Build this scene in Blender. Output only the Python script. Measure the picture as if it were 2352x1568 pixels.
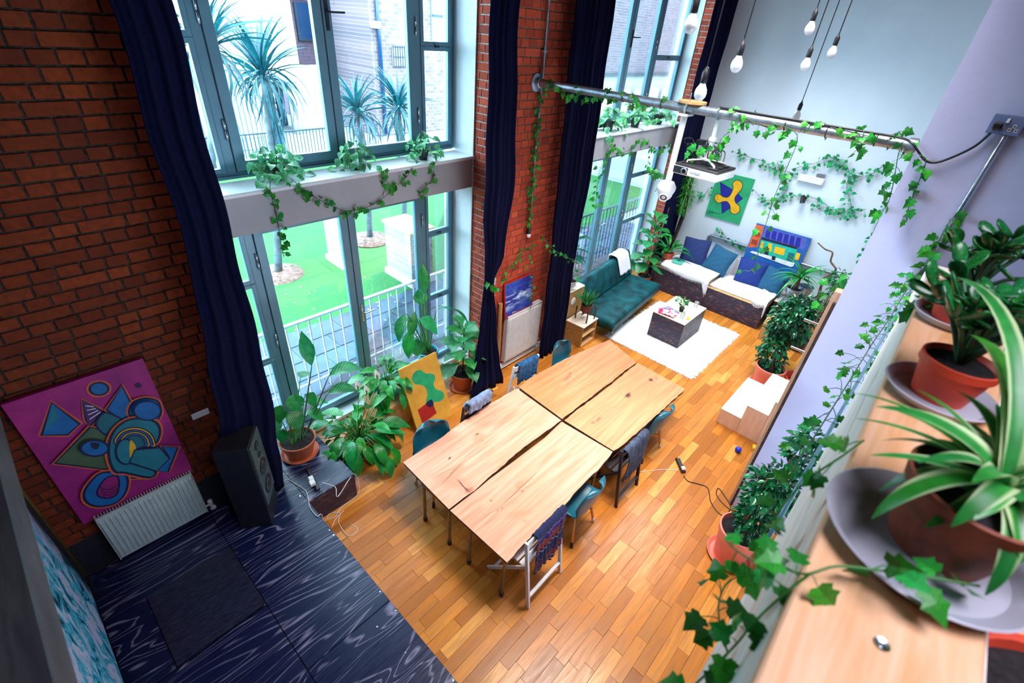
import bpy, math, random
from mathutils import Vector, Matrix
random.seed(7)
PI = math.pi
SC = bpy.context.scene
COL = SC.collection
for _o in list(bpy.data.objects): bpy.data.objects.remove(_o)
V = Vector

# ---------------------------------------------------------------- camera
# axes: x along the window wall towards the far white wall, y towards the windows, z up; metres; camera above the origin
CAMH = 5.0
RC = ((0.67996411, -0.72968616, 0.072159), (0.36532634, 0.42246158, 0.82949556), (-0.63575583, -0.53766562, 0.55383229))
FPX = 1087.18
cam = bpy.data.cameras.new('camera')
camo = bpy.data.objects.new('camera', cam); COL.objects.link(camo)
cam.sensor_width = 36.0; cam.lens = FPX / 2352 * 36.0; cam.clip_start = 0.02; cam.clip_end = 400
_m = Matrix(RC).transposed().to_4x4(); _m.translation = V((0, 0, CAMH)); camo.matrix_world = _m
cam.dof.use_dof = True; cam.dof.focus_distance = 5.6; cam.dof.aperture_fstop = 2.6
SC.camera = camo

# ---------------------------------------------------------------- world, exposure, lights
SC.view_settings.view_transform = 'Standard'; SC.view_settings.look = 'None'
SC.view_settings.exposure = 0.4; SC.view_settings.gamma = 1.0
try: SC.view_settings.use_curve_mapping = False
except Exception: pass
w = bpy.data.worlds.new('world'); SC.world = w; w.use_nodes = True
bg = w.node_tree.nodes['Background']
bg.inputs[0].default_value = (0.68, 0.88, 1.0, 1); bg.inputs[1].default_value = 15.0
SC.cycles.use_denoising = True
SC.cycles.max_bounces = 8; SC.cycles.diffuse_bounces = 5; SC.cycles.glossy_bounces = 3
SC.cycles.transmission_bounces = 6; SC.cycles.transparent_max_bounces = 12
SC.cycles.sample_clamp_indirect = 6.0; SC.cycles.caustics_reflective = False; SC.cycles.caustics_refractive = False
def area(name, loc, tgt, sx, sy, power, col, portal=False, spread=180):
    l = bpy.data.lights.new(name, 'AREA'); l.shape = 'RECTANGLE'; l.size = sx; l.size_y = sy; l.energy = power; l.color = col
    o = bpy.data.objects.new(name, l); COL.objects.link(o); o.location = loc
    o.rotation_euler = (V(tgt) - V(loc)).to_track_quat('-Z', 'Y').to_euler()
    l.spread = math.radians(spread)
    if portal: l.cycles.is_portal = True
    return o
# daylight enters through the two tall windows: portals only guide the sampling of the sky
area('window_portal', (2.9, 5.5, 3.1), (2.9, 0, 3.1), 3.5, 6.1, 1, (1, 1, 1), True)
area('window_portal', (8.8, 5.5, 3.1), (8.8, 0, 3.1), 4.4, 6.1, 1, (1, 1, 1), True)
# unseen fill lights added under the ceiling to brighten the hall (above the frame)
area('ceiling_fill_light', (4.0, 1.5, 6.45), (4.2, 1.9, 0), 2.2, 1.6, 118, (1.0, 0.91, 0.86), spread=84)
area('ceiling_fill_light', (8.6, 2.6, 6.45), (8.6, 2.6, 0), 2.6, 2.6, 170, (0.96, 0.97, 1.0), spread=100)
area('ceiling_fill_light', (.9, -1.0, 6.4), (1.0, -.5, 2.6), 1.4, 1.2, 42, (0.86, 0.84, 1.0), spread=130)

# ---------------------------------------------------------------- camera geometry helpers: a pixel of the photograph and a plane of the room give a place
def ray(px, py):
    v = (px - 1176, 784 - py, -FPX)
    return V(tuple(RC[0][i] * v[0] + RC[1][i] * v[1] + RC[2][i] * v[2] for i in range(3)))
C0 = V((0, 0, CAMH))
def AZ(px, py, z=0.0):
    d = ray(px, py); return C0 + d * ((z - CAMH) / d.z)
def AX(px, py, x):
    d = ray(px, py); return C0 + d * (x / d.x)
def AY(px, py, y):
    d = ray(px, py); return C0 + d * (y / d.y)
def AP(px, py, P0, N):
    d = ray(px, py); return C0 + d * ((P0 - C0).dot(N) / d.dot(N))
def proj(P):
    d = V(P) - C0; c = [sum(RC[i][k] * d[k] for k in range(3)) for i in range(3)]
    if c[2] > -0.01: return None
    return (1176 + FPX * c[0] / -c[2], 784 - FPX * c[1] / -c[2])

# ---------------------------------------------------------------- mesh builder
class MB:
    def __init__(s): s.v = []; s.f = []; s.m = []
    def add(s, vs, fs, mi=0):
        n = len(s.v); s.v += [V(a) for a in vs]; s.f += [tuple(i + n for i in f) for f in fs]; s.m += [mi] * len(fs); return s
    def box(s, x0, x1, y0, y1, z0, z1, mi=0, M=None):
        vs = [V((x, y, z)) for z in (z0, z1) for y in (y0, y1) for x in (x0, x1)]
        if M: vs = [M @ a for a in vs]
        return s.add(vs, [(0, 2, 3, 1), (4, 5, 7, 6), (0, 1, 5, 4), (2, 6, 7, 3), (0, 4, 6, 2), (1, 3, 7, 5)], mi)
    def cbox(s, x0, x1, y0, y1, z0, z1, c, mi=0, M=None):
        # box with chamfered edges
        vs = []
        for z, i in ((z0, c), (z0 + c, 0), (z1 - c, 0), (z1, c)):
            xa, xb, ya, yb = x0 + i, x1 - i, y0 + i, y1 - i
            k = c * 0.6 if not i else 0
            vs += [(xa + k, ya, z), (xb - k, ya, z), (xb, ya + k, z), (xb, yb - k, z), (xb - k, yb, z), (xa + k, yb, z), (xa, yb - k, z), (xa, ya + k, z)]
        vs = [V(a) for a in vs]
        if M: vs = [M @ a for a in vs]
        fs = [tuple(range(7, -1, -1)), tuple(range(24, 32))]
        for r in range(3):
            for j in range(8): fs.append((r * 8 + j, r * 8 + (j + 1) % 8, r * 8 + 8 + (j + 1) % 8, r * 8 + 8 + j))
        return s.add(vs, fs, mi)
    def tube(s, pts, r, n=8, mi=0, caps=True, closed=False):
        pts = [V(p) for p in pts]; k = len(pts)
        rs = r if isinstance(r, (list, tuple)) else [r] * k
        up = None; base = len(s.v); vs = []
        for i, p in enumerate(pts):
            if closed: t = pts[(i + 1) % k] - pts[i - 1]
            else: t = pts[min(i + 1, k - 1)] - pts[max(i - 1, 0)]
            if t.length < 1e-9: t = V((0, 0, 1))
            t.normalize()
            if up is None:
                a = V((0, 0, 1)) if abs(t.z) < 0.9 else V((1, 0, 0)); up = t.cross(a).normalized()
            else:
                up = up - t * up.dot(t)
                if up.length < 1e-6: up = t.orthogonal()
                up.normalize()
            b = t.cross(up)
            for j in range(n):
                a = 2 * PI * j / n; vs.append(p + (up * math.cos(a) + b * math.sin(a)) * rs[i])
        fs = []
        for i in range(k if closed else k - 1):
            q = (i + 1) % k
            for j in range(n): fs.append((i * n + j, i * n + (j + 1) % n, q * n + (j + 1) % n, q * n + j))
        if caps and not closed: fs += [tuple(range(n - 1, -1, -1)), tuple((k - 1) * n + j for j in range(n))]
        return s.add(vs, fs, mi)
    def lathe(s, prof, c=(0, 0, 0), n=24, mi=0, M=None, top=False, bot=False):
        c = V(c); vs = []
        for r, z in prof:
            for j in range(n):
                a = 2 * PI * j / n; p = V((r * math.cos(a), r * math.sin(a), z))
                vs.append((M @ p if M else p) + c)
        fs = []
        for i in range(len(prof) - 1):
            for j in range(n): fs.append((i * n + j, i * n + (j + 1) % n, (i + 1) * n + (j + 1) % n, (i + 1) * n + j))
        if bot: fs.append(tuple(range(n - 1, -1, -1)))
        if top: fs.append(tuple((len(prof) - 1) * n + j for j in range(n)))
        return s.add(vs, fs, mi)
    def slab(s, poly, n, t, mi=0):
        # polygon (3D points, ordered) extruded by t along -n
        k = len(poly); P = [V(p) for p in poly]; n = V(n).normalized()
        vs = P + [p - n * t for p in P]
        nn = sum(((P[i] - P[0]).cross(P[(i + 1) % k] - P[0]) for i in range(1, k - 1)), V((0, 0, 0)))
        if nn.dot(n) < 0:
            f0, f1 = tuple(range(k - 1, -1, -1)), tuple(range(k, 2 * k)); side = [(i, (i + 1) % k, k + (i + 1) % k, k + i) for i in range(k)]
        else:
            f0, f1 = tuple(range(k)), tuple(range(2 * k - 1, k - 1, -1)); side = [((i + 1) % k, i, k + i, k + (i + 1) % k) for i in range(k)]
        return s.add(vs, [f0, f1] + side, mi)
    def grid(s, fn, nu, nv, mi=0, M=None):
        vs = []
        for i in range(nu + 1):
            for j in range(nv + 1):
                p = V(fn(i / nu, j / nv)); vs.append(M @ p if M else p)
        fs = [(i * (nv + 1) + j, (i + 1) * (nv + 1) + j, (i + 1) * (nv + 1) + j + 1, i * (nv + 1) + j + 1) for i in range(nu) for j in range(nv)]
        return s.add(vs, fs, mi)
    def sphere(s, c, r, n=14, sc=(1, 1, 1), mi=0):
        k = n // 2; prof = [(r * math.sin(PI * i / k) + 1e-5, -r * math.cos(PI * i / k)) for i in range(k + 1)]
        M = Matrix.Diagonal((sc[0], sc[1], sc[2], 1))
        return s.lathe(prof, c, n, mi, M.to_3x3())
    def mesh(s, name, origin=None, inv=None, smooth=False):
        me = bpy.data.meshes.new(name)
        vs = s.v
        if origin is not None: vs = [a - origin for a in vs]
        if inv is not None: vs = [inv @ a for a in vs]
        me.from_pydata([tuple(a) for a in vs], [], s.f); me.update()
        if any(s.m): me.polygons.foreach_set('material_index', s.m)
        if smooth: me.polygons.foreach_set('use_smooth', [True] * len(me.polygons))
        return me

def linkmesh(name, me, mat=None, parent=None, loc=None):
    o = bpy.data.objects.new(name, me); COL.objects.link(o)
    if mat is not None and not me.materials:
        for m in (mat if isinstance(mat, (list, tuple)) else [mat]): me.materials.append(m)
    if parent: o.parent = parent
    if loc is not None: o.location = loc
    return o
def autosmooth(o, ang=40):
    me = o.data; me.polygons.foreach_set('use_smooth', [True] * len(me.polygons))
    try: me.set_sharp_from_angle(angle=math.radians(ang))
    except Exception: pass
def tag(o, label=None, cat=None, group=None, kind=None):
    if label: o['label'] = label
    if cat: o['category'] = cat
    if group: o['group'] = group
    if kind: o['kind'] = kind
    return o
class Thing:
    # an Empty at the thing's base; parts are built in the thing's own frame (world=False) or in room coordinates (world=True)
    def __init__(s, name, label, cat, loc=(0, 0, 0), rz=0.0, group=None):
        s.e = bpy.data.objects.new(name, None); COL.objects.link(s.e); s.e.empty_display_size = 0.1
        s.loc = V(loc); s.rz = rz; s.e.location = s.loc; s.e.rotation_euler = (0, 0, rz)
        tag(s.e, label, cat, group)
    def part(s, name, mb, mat, parent=None, smooth=False, world=False, label=None, kind=None, sharp=None):
        inv = Matrix.Rotation(-s.rz, 3, 'Z') if (world and s.rz) else None
        me = mb.mesh(name, s.loc if world else None, inv, smooth)
        o = linkmesh(name, me, mat, parent or s.e)
        if sharp: autosmooth(o, sharp)
        if label: o['label'] = label
        if kind: o['kind'] = kind
        return o
def solo(name, label, cat, mb, mat, loc=None, group=None, kind=None, smooth=False, sharp=None):
    o = None
    loc = V(loc) if loc is not None else V((0, 0, 0))
    me = mb.mesh(name, loc, None, smooth); o = linkmesh(name, me, mat, None, loc)
    if sharp: autosmooth(o, sharp)
    return tag(o, label, cat, group, kind)
def struct(name, mb, mat, parent=None, smooth=False, label=None):
    o = linkmesh(name, mb.mesh(name, None, None, smooth), mat, parent)
    if not parent: o['kind'] = 'structure'
    if label: o['label'] = label
    return o
def copy_tree(o, parent=None):
    c = o.copy(); COL.objects.link(c)
    if parent: c.parent = parent
    for ch in list(o.children): copy_tree(ch, c)
    return c
def place(name, me, M, parent, label=None):
    o = bpy.data.objects.new(name, me); COL.objects.link(o); o.parent = parent; o.matrix_local = M; return o
def crom(pts, k=6, closed=False):
    P = [V(p) if len(p) == 3 else V((p[0], p[1], 0)) for p in pts]; n = len(P); out = []
    rng = range(n) if closed else range(n - 1)
    for i in rng:
        if closed: a, b, c, d = P[i - 1], P[i], P[(i + 1) % n], P[(i + 2) % n]
        else: a, b, c, d = P[max(i - 1, 0)], P[i], P[i + 1], P[min(i + 2, n - 1)]
        for j in range(k):
            t = j / k
            out.append(0.5 * ((2 * b) + (c - a) * t + (2 * a - 5 * b + 4 * c - d) * t * t + (3 * b - a - 3 * c + d) * t ** 3))
    if not closed: out.append(P[-1])
    return out

# ---------------------------------------------------------------- materials
def srgb(r, g, b):
    f = lambda c: (c / 255 / 12.92) if c / 255 <= 0.04045 else ((c / 255 + 0.055) / 1.055) ** 2.4
    return (f(r), f(g), f(b))
class NT:
    def __init__(s, name):
        s.m = bpy.data.materials.new(name); s.m.use_nodes = True; s.t = s.m.node_tree; s.n = s.t.nodes
        s.b = s.n['Principled BSDF']; s.out = s.n['Material Output']
    def new(s, typ, **kw):
        nd = s.n.new(typ)
        for k, v in kw.items(): setattr(nd, k, v)
        return nd
    def l(s, a, b): s.t.links.new(a, b)
    def math(s, op, a, b=None, c=None):
        nd = s.new('ShaderNodeMath', operation=op)
        for i, x in enumerate((a, b, c)):
            if x is None: continue
            if isinstance(x, (int, float)): nd.inputs[i].default_value = x
            else: s.l(x, nd.inputs[i])
        return nd.outputs[0]
    def coord(s, scale=(1, 1, 1), world=False, rot=(0, 0, 0)):
        mp = s.new('ShaderNodeMapping'); mp.inputs['Scale'].default_value = scale; mp.inputs['Rotation'].default_value = rot
        if world: s.l(s.new('ShaderNodeNewGeometry').outputs['Position'], mp.inputs[0])
        else: s.l(s.new('ShaderNodeTexCoord').outputs['Object'], mp.inputs[0])
        return mp.outputs[0]
    def noise(s, vec, scale=5, detail=4, rough=.6, dist=0, out='Fac'):
        nd = s.new('ShaderNodeTexNoise'); s.l(vec, nd.inputs['Vector']); nd.inputs['Scale'].default_value = scale
        nd.inputs['Detail'].default_value = detail; nd.inputs['Roughness'].default_value = rough; nd.inputs['Distortion'].default_value = dist
        return nd.outputs[out]
    def ramp(s, fac, stops, mode='LINEAR'):
        nd = s.new('ShaderNodeValToRGB'); nd.color_ramp.interpolation = mode; el = nd.color_ramp.elements
        while len(el) > 1: el.remove(el[-1])
        el[0].position = stops[0][0]; el[0].color = tuple(stops[0][1]) + (1,)
        for p, c in stops[1:]:
            e = el.new(p); e.color = tuple(c) + (1,)
        s.l(fac, nd.inputs[0]); return nd.outputs[0]
    def mix(s, fac, a, b, blend='MIX'):
        nd = s.new('ShaderNodeMix', data_type='RGBA', blend_type=blend)
        for i, x in ((0, fac), (6, a), (7, b)):
            if isinstance(x, (int, float)): nd.inputs[i].default_value = x
            elif isinstance(x, tuple): nd.inputs[i].default_value = x + (1,)
            else: s.l(x, nd.inputs[i])
        return nd.outputs[2]
    def maprange(s, v, a, b, c=0.0, d=1.0):
        nd = s.new('ShaderNodeMapRange'); s.l(v, nd.inputs[0])
        for i, x in enumerate((a, b, c, d)): nd.inputs[i + 1].default_value = x
        return nd.outputs[0]
    def bump(s, h, strength=.3, dist=.01):
        nd = s.new('ShaderNodeBump'); nd.inputs['Strength'].default_value = strength; nd.inputs['Distance'].default_value = dist
        s.l(h, nd.inputs['Height']); s.l(nd.outputs[0], s.b.inputs['Normal'])
    def rnd(s):
        a = s.new('ShaderNodeObjectInfo').outputs['Random']; b = s.new('ShaderNodeNewGeometry').outputs['Random Per Island']
        return s.math('FRACT', s.math('ADD', a, b))
    def base(s, c):
        if isinstance(c, tuple): s.b.inputs['Base Color'].default_value = c + (1,)
        else: s.l(c, s.b.inputs['Base Color'])
    def set(s, rough=.5, metal=0, spec=None, coat=0, sheen=0, trans=0, sub=0):
        s.b.inputs['Roughness'].default_value = rough; s.b.inputs['Metallic'].default_value = metal
        if spec is not None: s.b.inputs['Specular IOR Level'].default_value = spec
        if coat: s.b.inputs['Coat Weight'].default_value = coat; s.b.inputs['Coat Roughness'].default_value = .12
        if sheen: s.b.inputs['Sheen Weight'].default_value = sheen
        if trans: s.b.inputs['Transmission Weight'].default_value = trans
        return s
def simple(name, col, rough=.5, metal=0, var=.12, scale=8, bump=.1, spec=None, coat=0, sheen=0, stretch=(1, 1, 1), world=False, rndamt=0):
    t = NT(name); t.set(rough, metal, spec, coat, sheen)
    v = t.coord(stretch, world); n = t.noise(v, scale, 4)
    d = tuple(max(0, c * (1 - var * 2)) for c in col); h = tuple(min(1, c * (1 + var)) for c in col)
    c = t.mix(t.maprange(n, .3, .7), d, h)
    if rndamt:
        hs = t.new('ShaderNodeHueSaturation'); t.l(c, hs.inputs['Color']); r = t.rnd()
        t.l(t.maprange(r, 0, 1, 1 - rndamt, 1 + rndamt), hs.inputs['Value'])
        t.l(t.maprange(t.math('FRACT', t.math('MULTIPLY', r, 7.3)), 0, 1, .5 - rndamt * .04, .5 + rndamt * .04), hs.inputs['Hue']); c = hs.outputs[0]
    t.base(c)
    if bump: t.bump(t.noise(v, scale * 6, 3), bump, .004)
    return t.m
MT = {}
MT['white_wall'] = simple('white_plaster', (.76, .87, 1.0), .75, var=.02, scale=2, bump=.25, world=True)
MT['lilac_wall'] = simple('lilac_white_plaster', (.50, .51, .80), .8, var=.025, scale=3, bump=.5, world=True)
MT['reveal'] = simple('white_reveal_plaster', (.82, .88, .95), .6, var=.02, bump=.05)
MT['beam'] = simple('grey_painted_beam', (.40, .40, .44), .65, var=.05, scale=2, bump=.15)
MT['sill'] = simple('white_sill_board', (.80, .82, .86), .4, var=.03, bump=.05)
MT['frame'] = simple('grey_aluminium_frame', (.12, .27, .36), .35, metal=.15, var=.06, scale=3, bump=.03)
MT['frame_dark'] = simple('black_gasket', (.01, .015, .03), .5, var=.1)
MT['chrome'] = simple('satin_chrome', (.62, .66, .72), .22, metal=1, var=.05)
MT['galv'] = simple('galvanised_steel', (.42, .50, .60), .38, metal=.85, var=.2, scale=14, bump=.15)
MT['black'] = simple('black_plastic', (.012, .012, .018), .42, var=.2)
MT['black_wood'] = simple('black_painted_wood', (.015, .013, .02), .45, var=.3, stretch=(1, 1, .2))
MT['white_plastic'] = simple('white_plastic', (.80, .81, .86), .4, var=.03)
MT['white_metal'] = simple('white_painted_metal', (.74, .76, .78), .4, var=.04)
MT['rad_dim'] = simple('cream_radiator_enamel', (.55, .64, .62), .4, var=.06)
MT['soil'] = simple('dark_potting_soil', (.018, .013, .016), .95, var=.5, scale=60, bump=1.0)
MT['terracotta'] = simple('terracotta', (.50, .115, .045), .6, var=.12, scale=6, bump=.15)
MT['terracotta_red'] = simple('bright_red_terracotta', (.72, .07, .03), .5, var=.12, scale=6, bump=.1)
MT['salmon'] = simple('salmon_plastic_pot', (.85, .22, .16), .5, var=.06)
MT['brown_pot'] = simple('dark_red_pot', (.18, .025, .02), .4, var=.1)
MT['teal_tin'] = simple('teal_painted_tin', (.03, .42, .50), .35, var=.1, metal=.2)
MT['teal_shell'] = simple('teal_shell_plastic', (.004, .105, .16), .33, var=.05, coat=.2)
MT['beech'] = simple('beech_dowel', (.75, .33, .08), .45, var=.15, stretch=(1, 1, .15))
MT['curtain'] = simple('navy_curtain_cloth', (.002, .004, .032), .9, var=.35, scale=60, bump=.3, spec=.15)
MT['velvet'] = simple('teal_velvet', (.0005, .065, .08), .6, var=.40, scale=4, spec=.25, bump=.1)
MT['throw'] = simple('white_cotton_throw', (.78, .80, .84), .9, var=.05, scale=20, bump=.8)
MT['rug'] = simple('white_shag_wool', (.88, .90, .93), .95, var=.05, scale=40, bump=1.0)
MT['cush_navy'] = simple('navy_cushion_linen', (.010, .028, .14), .85, var=.12, scale=40, bump=.5)
MT['cush_blue'] = simple('blue_cushion_linen', (.006, .030, .22), .85, var=.12, scale=40, bump=.5)
MT['cush_teal'] = simple('petrol_cushion_linen', (.008, .09, .19), .85, var=.12, scale=40, bump=.5)
MT['denim'] = simple('denim_blue_cloth', (.01, .09, .24), .85, var=.4, scale=18, bump=.8)
MT['shawl'] = simple('grey_blue_fringed_wool', (.06, .085, .15), .9, var=.35, scale=14, bump=.8)
MT['greycloth'] = simple('pale_blue_grey_cloth', (.20, .26, .40), .9, var=.25, scale=16, bump=.8)
MT['brass'] = simple('brass', (.80, .60, .12), .3, metal=1)
MT['leg_steel'] = simple('bronze_tube_steel', (.23, .20, .13), .35, metal=.75, var=.15)
MT['plywood'] = simple('birch_plywood', (.60, .36, .15), .55, var=.14, scale=3, stretch=(1, 6, 6), bump=.05)
MT['plywood_white'] = simple('pale_birch_plywood', (.82, .72, .58), .5, var=.05, scale=3, stretch=(1, 6, 6), bump=.05)
MT['pale_ply'] = simple('pinkish_birch_ply', (.78, .54, .38), .55, var=.08, scale=3, stretch=(6, 6, 1), bump=.05)
MT['cork'] = simple('speckled_chipboard', (.45, .25, .07), .65, var=.25, scale=40, bump=.2)
MT['crate'] = simple('pine_crate_board', (.62, .34, .14), .6, var=.12, scale=3, stretch=(1, 1, 6), bump=.1)
MT['cardboard'] = simple('cardboard_tube', (.45, .22, .08), .7, var=.1, stretch=(1, 1, .2))
MT['darkbark'] = simple('dark_bark', (.05, .022, .018), .9, var=.5, scale=20, bump=1.0)
MT['bark'] = simple('grey_brown_bark', (.22, .12, .07), .9, var=.4, scale=20, bump=1.0)
MT['cable_white'] = simple('white_cable', (.75, .77, .80), .5, var=.05)
MT['stem'] = simple('green_stem', (.05, .26, .04), .5, var=.25)
MT['stem_dark'] = simple('dark_green_stem', (.03, .12, .05), .5, var=.25)
MT['cyan_water'] = simple('blue_glazed_dish', (.25, .62, .80), .2)
MT['yellow'] = simple('yellow_plastic', (.95, .60, .03), .4)
MT['ballblue'] = simple('blue_rubber', (.006, .03, .55), .4)
MT['paper_w'] = simple('white_paper', (.82, .84, .86), .6, var=.02)
MT['mag_red'] = simple('crimson_cover_print', (.75, .02, .09), .35, var=.2)
MT['mag_mix'] = None
def leafmat(name, c1, c2, rough=.38, vein=None, scale=14, stripe=None, sub=.0, rndamt=.25):
    t = NT(name); t.set(rough, 0, .5)
    v = t.coord((1, 1, 1)); n = t.noise(v, scale, 3)
    c = t.mix(t.maprange(n, .35, .65), c1, c2)
    uvx = t.new('ShaderNodeSeparateXYZ'); t.l(t.new('ShaderNodeTexCoord').outputs['UV'], uvx.inputs[0])
    if vein is not None:
        ay = t.math('ABSOLUTE', t.math('SUBTRACT', uvx.outputs[1], .5))
        mid = t.maprange(ay, .0, .035, 1, 0)
        ph = t.math('SINE', t.math('MULTIPLY', t.math('SUBTRACT', uvx.outputs[0], t.math('MULTIPLY', ay, .55)), 75.0))
        c = t.mix(t.math('MULTIPLY', t.maprange(ph, .2, 1), .35), c, vein); c = t.mix(t.math('MULTIPLY', mid, .8), c, vein)
        t.bump(ph, .35, .002)
    if stripe is not None:
        ay = t.math('ABSOLUTE', t.math('SUBTRACT', uvx.outputs[1], .5))
        c = t.mix(t.maprange(ay, .24, .36), c, stripe)
    hs = t.new('ShaderNodeHueSaturation'); t.l(c, hs.inputs['Color']); r = t.rnd()
    t.l(t.maprange(r, 0, 1, 1 - rndamt, 1 + rndamt * 1.2), hs.inputs['Value'])
    t.l(t.maprange(t.math('FRACT', t.math('MULTIPLY', r, 5.7)), 0, 1, .485, .52), hs.inputs['Hue'])
    t.base(hs.outputs[0])
    # leaves let some light through
    tr = t.new('ShaderNodeBsdfTranslucent'); t.l(hs.outputs[0], tr.inputs[0]); mx = t.new('ShaderNodeMixShader'); mx.inputs[0].default_value = .22
    t.l(t.b.outputs[0], mx.inputs[1]); t.l(tr.outputs[0], mx.inputs[2]); t.l(mx.outputs[0], t.out.inputs[0])
    return t.m
MT['leaf_big'] = leafmat('broad_green_leaf', (.005, .15, .035), (.015, .30, .05), .3, vein=(.03, .30, .07))
MT['leaf_lily'] = leafmat('peace_lily_leaf', (.004, .15, .022), (.012, .31, .035), .28, vein=(.015, .28, .04))
MT['leaf_fig'] = leafmat('fiddle_fig_leaf', (.006, .15, .04), (.02, .28, .06), .3, vein=(.12, .42, .12))
MT['leaf_dark'] = leafmat('dark_glossy_leaf', (.003, .07, .022), (.008, .15, .045), .22, rndamt=.5)
MT['leaf_rubber'] = leafmat('rubber_plant_leaf', (.004, .065, .055), (.01, .12, .09), .22, vein=(.03, .2, .12))
MT['leaf_ivy'] = leafmat('ivy_leaf', (.006, .17, .012), (.02, .33, .02), .45, rndamt=.45)
MT['leaf_ivy_far'] = leafmat('small_wall_ivy_leaf', (.01, .28, .10), (.03, .42, .16), .5, rndamt=.45)
MT['leaf_pothos'] = leafmat('variegated_pothos_leaf', (.01, .24, .08), (.22, .62, .30), .35, scale=60, rndamt=.5)
MT['leaf_yucca'] = leafmat('yucca_leaf', (.015, .28, .05), (.04, .42, .08), .35)
MT['leaf_snake'] = leafmat('snake_plant_leaf', (.01, .14, .04), (.04, .30, .08), .35, scale=25)
MT['leaf_spider'] = leafmat('spider_plant_leaf', (.012, .17, .012), (.03, .30, .03), .35, stripe=(.50, .62, .32), rndamt=.15)
MT['leaf_jade'] = leafmat('jade_plant_leaf', (.006, .10, .02), (.02, .22, .04), .22, rndamt=.35)
MT['leaf_palm'] = leafmat('cordyline_leaf', (.0, .035, .055), (.002, .09, .11), .5)
MT['fern'] = leafmat('feathery_fern', (.02, .22, .01), (.06, .42, .02), .6)
MT['petal'] = simple('white_spathe', (.85, .90, .85), .5, var=.03)
def glassmat(name, tint, refl=.08, opac=0.0):
    t = NT(name); tr = t.new('ShaderNodeBsdfTransparent'); tr.inputs[0].default_value = tint + (1,)
    gl = t.new('ShaderNodeBsdfGlossy'); gl.inputs['Roughness'].default_value = .02
    fr = t.new('ShaderNodeFresnel'); fr.inputs[0].default_value = 1.45
    mx = t.new('ShaderNodeMixShader'); t.l(t.math('MULTIPLY', fr.outputs[0], .7), mx.inputs[0]); t.l(tr.outputs[0], mx.inputs[1]); t.l(gl.outputs[0], mx.inputs[2])
    t.l(mx.outputs[0], t.out.inputs[0]); return t.m
MT['glass'] = glassmat('window_glass', (.90, .98, 1.0))
MT['tumbler'] = glassmat('clear_tumbler_glass', (.88, .93, .96))
def flat(name, col, rough=.55, var=.06, scale=20):
    return simple(name, col, rough, var=var, scale=scale, bump=.15)
# ================================================================ bricks, planks, panels as pieces
def chamfer_piece(w, h, d, c, name):
    # front face at y=-d, back at y=0, x in +-w/2, z in +-h/2
    a, b = w / 2, h / 2
    mb = MB(); vs = []
    for y, i in ((0, 0), (-d + c, 0), (-d, c)):
        vs += [(-a + i, y, -b + i), (a - i, y, -b + i), (a - i, y, b - i), (-a + i, y, b - i)]
    fs = [(8, 9, 10, 11)]
    for r in range(2):
        for j in range(4): fs.append((r * 4 + j, r * 4 + (j + 1) % 4, r * 4 + 4 + (j + 1) % 4, r * 4 + 4 + j))
    mb.add(vs, fs); return mb
def quad_score(ps):
    q = [proj(p) for p in ps]
    if any(a is None for a in q): return 0
    cx = sum(a[0] for a in q) / 4; cy = sum(a[1] for a in q) / 4
    if not (-20 < cx < 2372 and -20 < cy < 1588): return 0
    s = 0
    for i in range(4): s += q[i][0] * q[(i + 1) % 4][1] - q[(i + 1) % 4][0] * q[i][1]
    return abs(s) / 2
def lay(parent, pname, sname, rects, MW, mats, depth, cham, N=300, skip=None):
    # rects: (u, v, w, h) centres in the plane of MW (x = u, z = v, outward -y); the N that show largest become objects
    sc = []
    for i, (u, v, w_, h_) in enumerate(rects):
        ps = [MW @ V((u + a * w_ / 2, -depth, v + b * h_ / 2)) for a, b in ((-1, -1), (1, -1), (1, 1), (-1, 1))]
        s = quad_score(ps)
        if skip and s and skip(MW @ V((u, -depth, v))): s *= .001
        sc.append((s, i))
    sc.sort(reverse=True)
    own = set(i for s, i in sc[:N] if s > 60)
    cache = {}; rest = MB(); rr = random.Random(5)
    for i, (u, v, w_, h_) in enumerate(rects):
        dj = rr.uniform(-.25, .25) * depth * .5; tilt = rr.uniform(-.006, .006)
        M = MW @ Matrix.Translation((u, dj, v)) @ Matrix.Rotation(tilt, 4, 'Y')
        if i in own:
            k = (round(w_, 3), round(h_, 3))
            if k not in cache:
                cache[k] = chamfer_piece(w_, h_, depth, cham, pname).mesh(pname)
                for m in mats: cache[k].materials.append(m)
            place(pname, cache[k], M, parent)
        else:
            p = chamfer_piece(w_, h_, depth, cham, pname)
            rest.add([M @ a for a in p.v], p.f)
    if rest.v:
        o = linkmesh(sname, rest.mesh(sname), mats, parent); o['kind'] = 'stuff'
t = NT('red_brick'); t.set(.8, 0, .3)
r = t.rnd(); vn = t.coord((1, 1, 1), True)
c = t.ramp(r, [(0, (.36, .038, .014)), (.25, (.56, .068, .026)), (.5, (.43, .052, .020)), (.75, (.66, .092, .036)), (1, (.31, .036, .022))])
n = t.noise(vn, 22, 5); c = t.mix(t.maprange(n, .35, .75, 0, .5), c, (.16, .03, .02)); c = t.mix(t.maprange(t.noise(vn, 55, 3), .62, .8, 0, .6), c, (.6, .28, .2))
t.base(c); t.bump(t.noise(vn, 90, 4), .6, .004); MT['brick'] = t.m
t = NT('dimmed_brown_brick'); t.set(.85, 0, .2)  # brown brick with the left wall's dimness painted into its colour
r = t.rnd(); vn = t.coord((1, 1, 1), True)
c = t.ramp(r, [(0, (.17, .024, .008)), (.25, (.30, .046, .013)), (.5, (.22, .034, .010)), (.75, (.36, .060, .016)), (1, (.14, .022, .011))])
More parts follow.
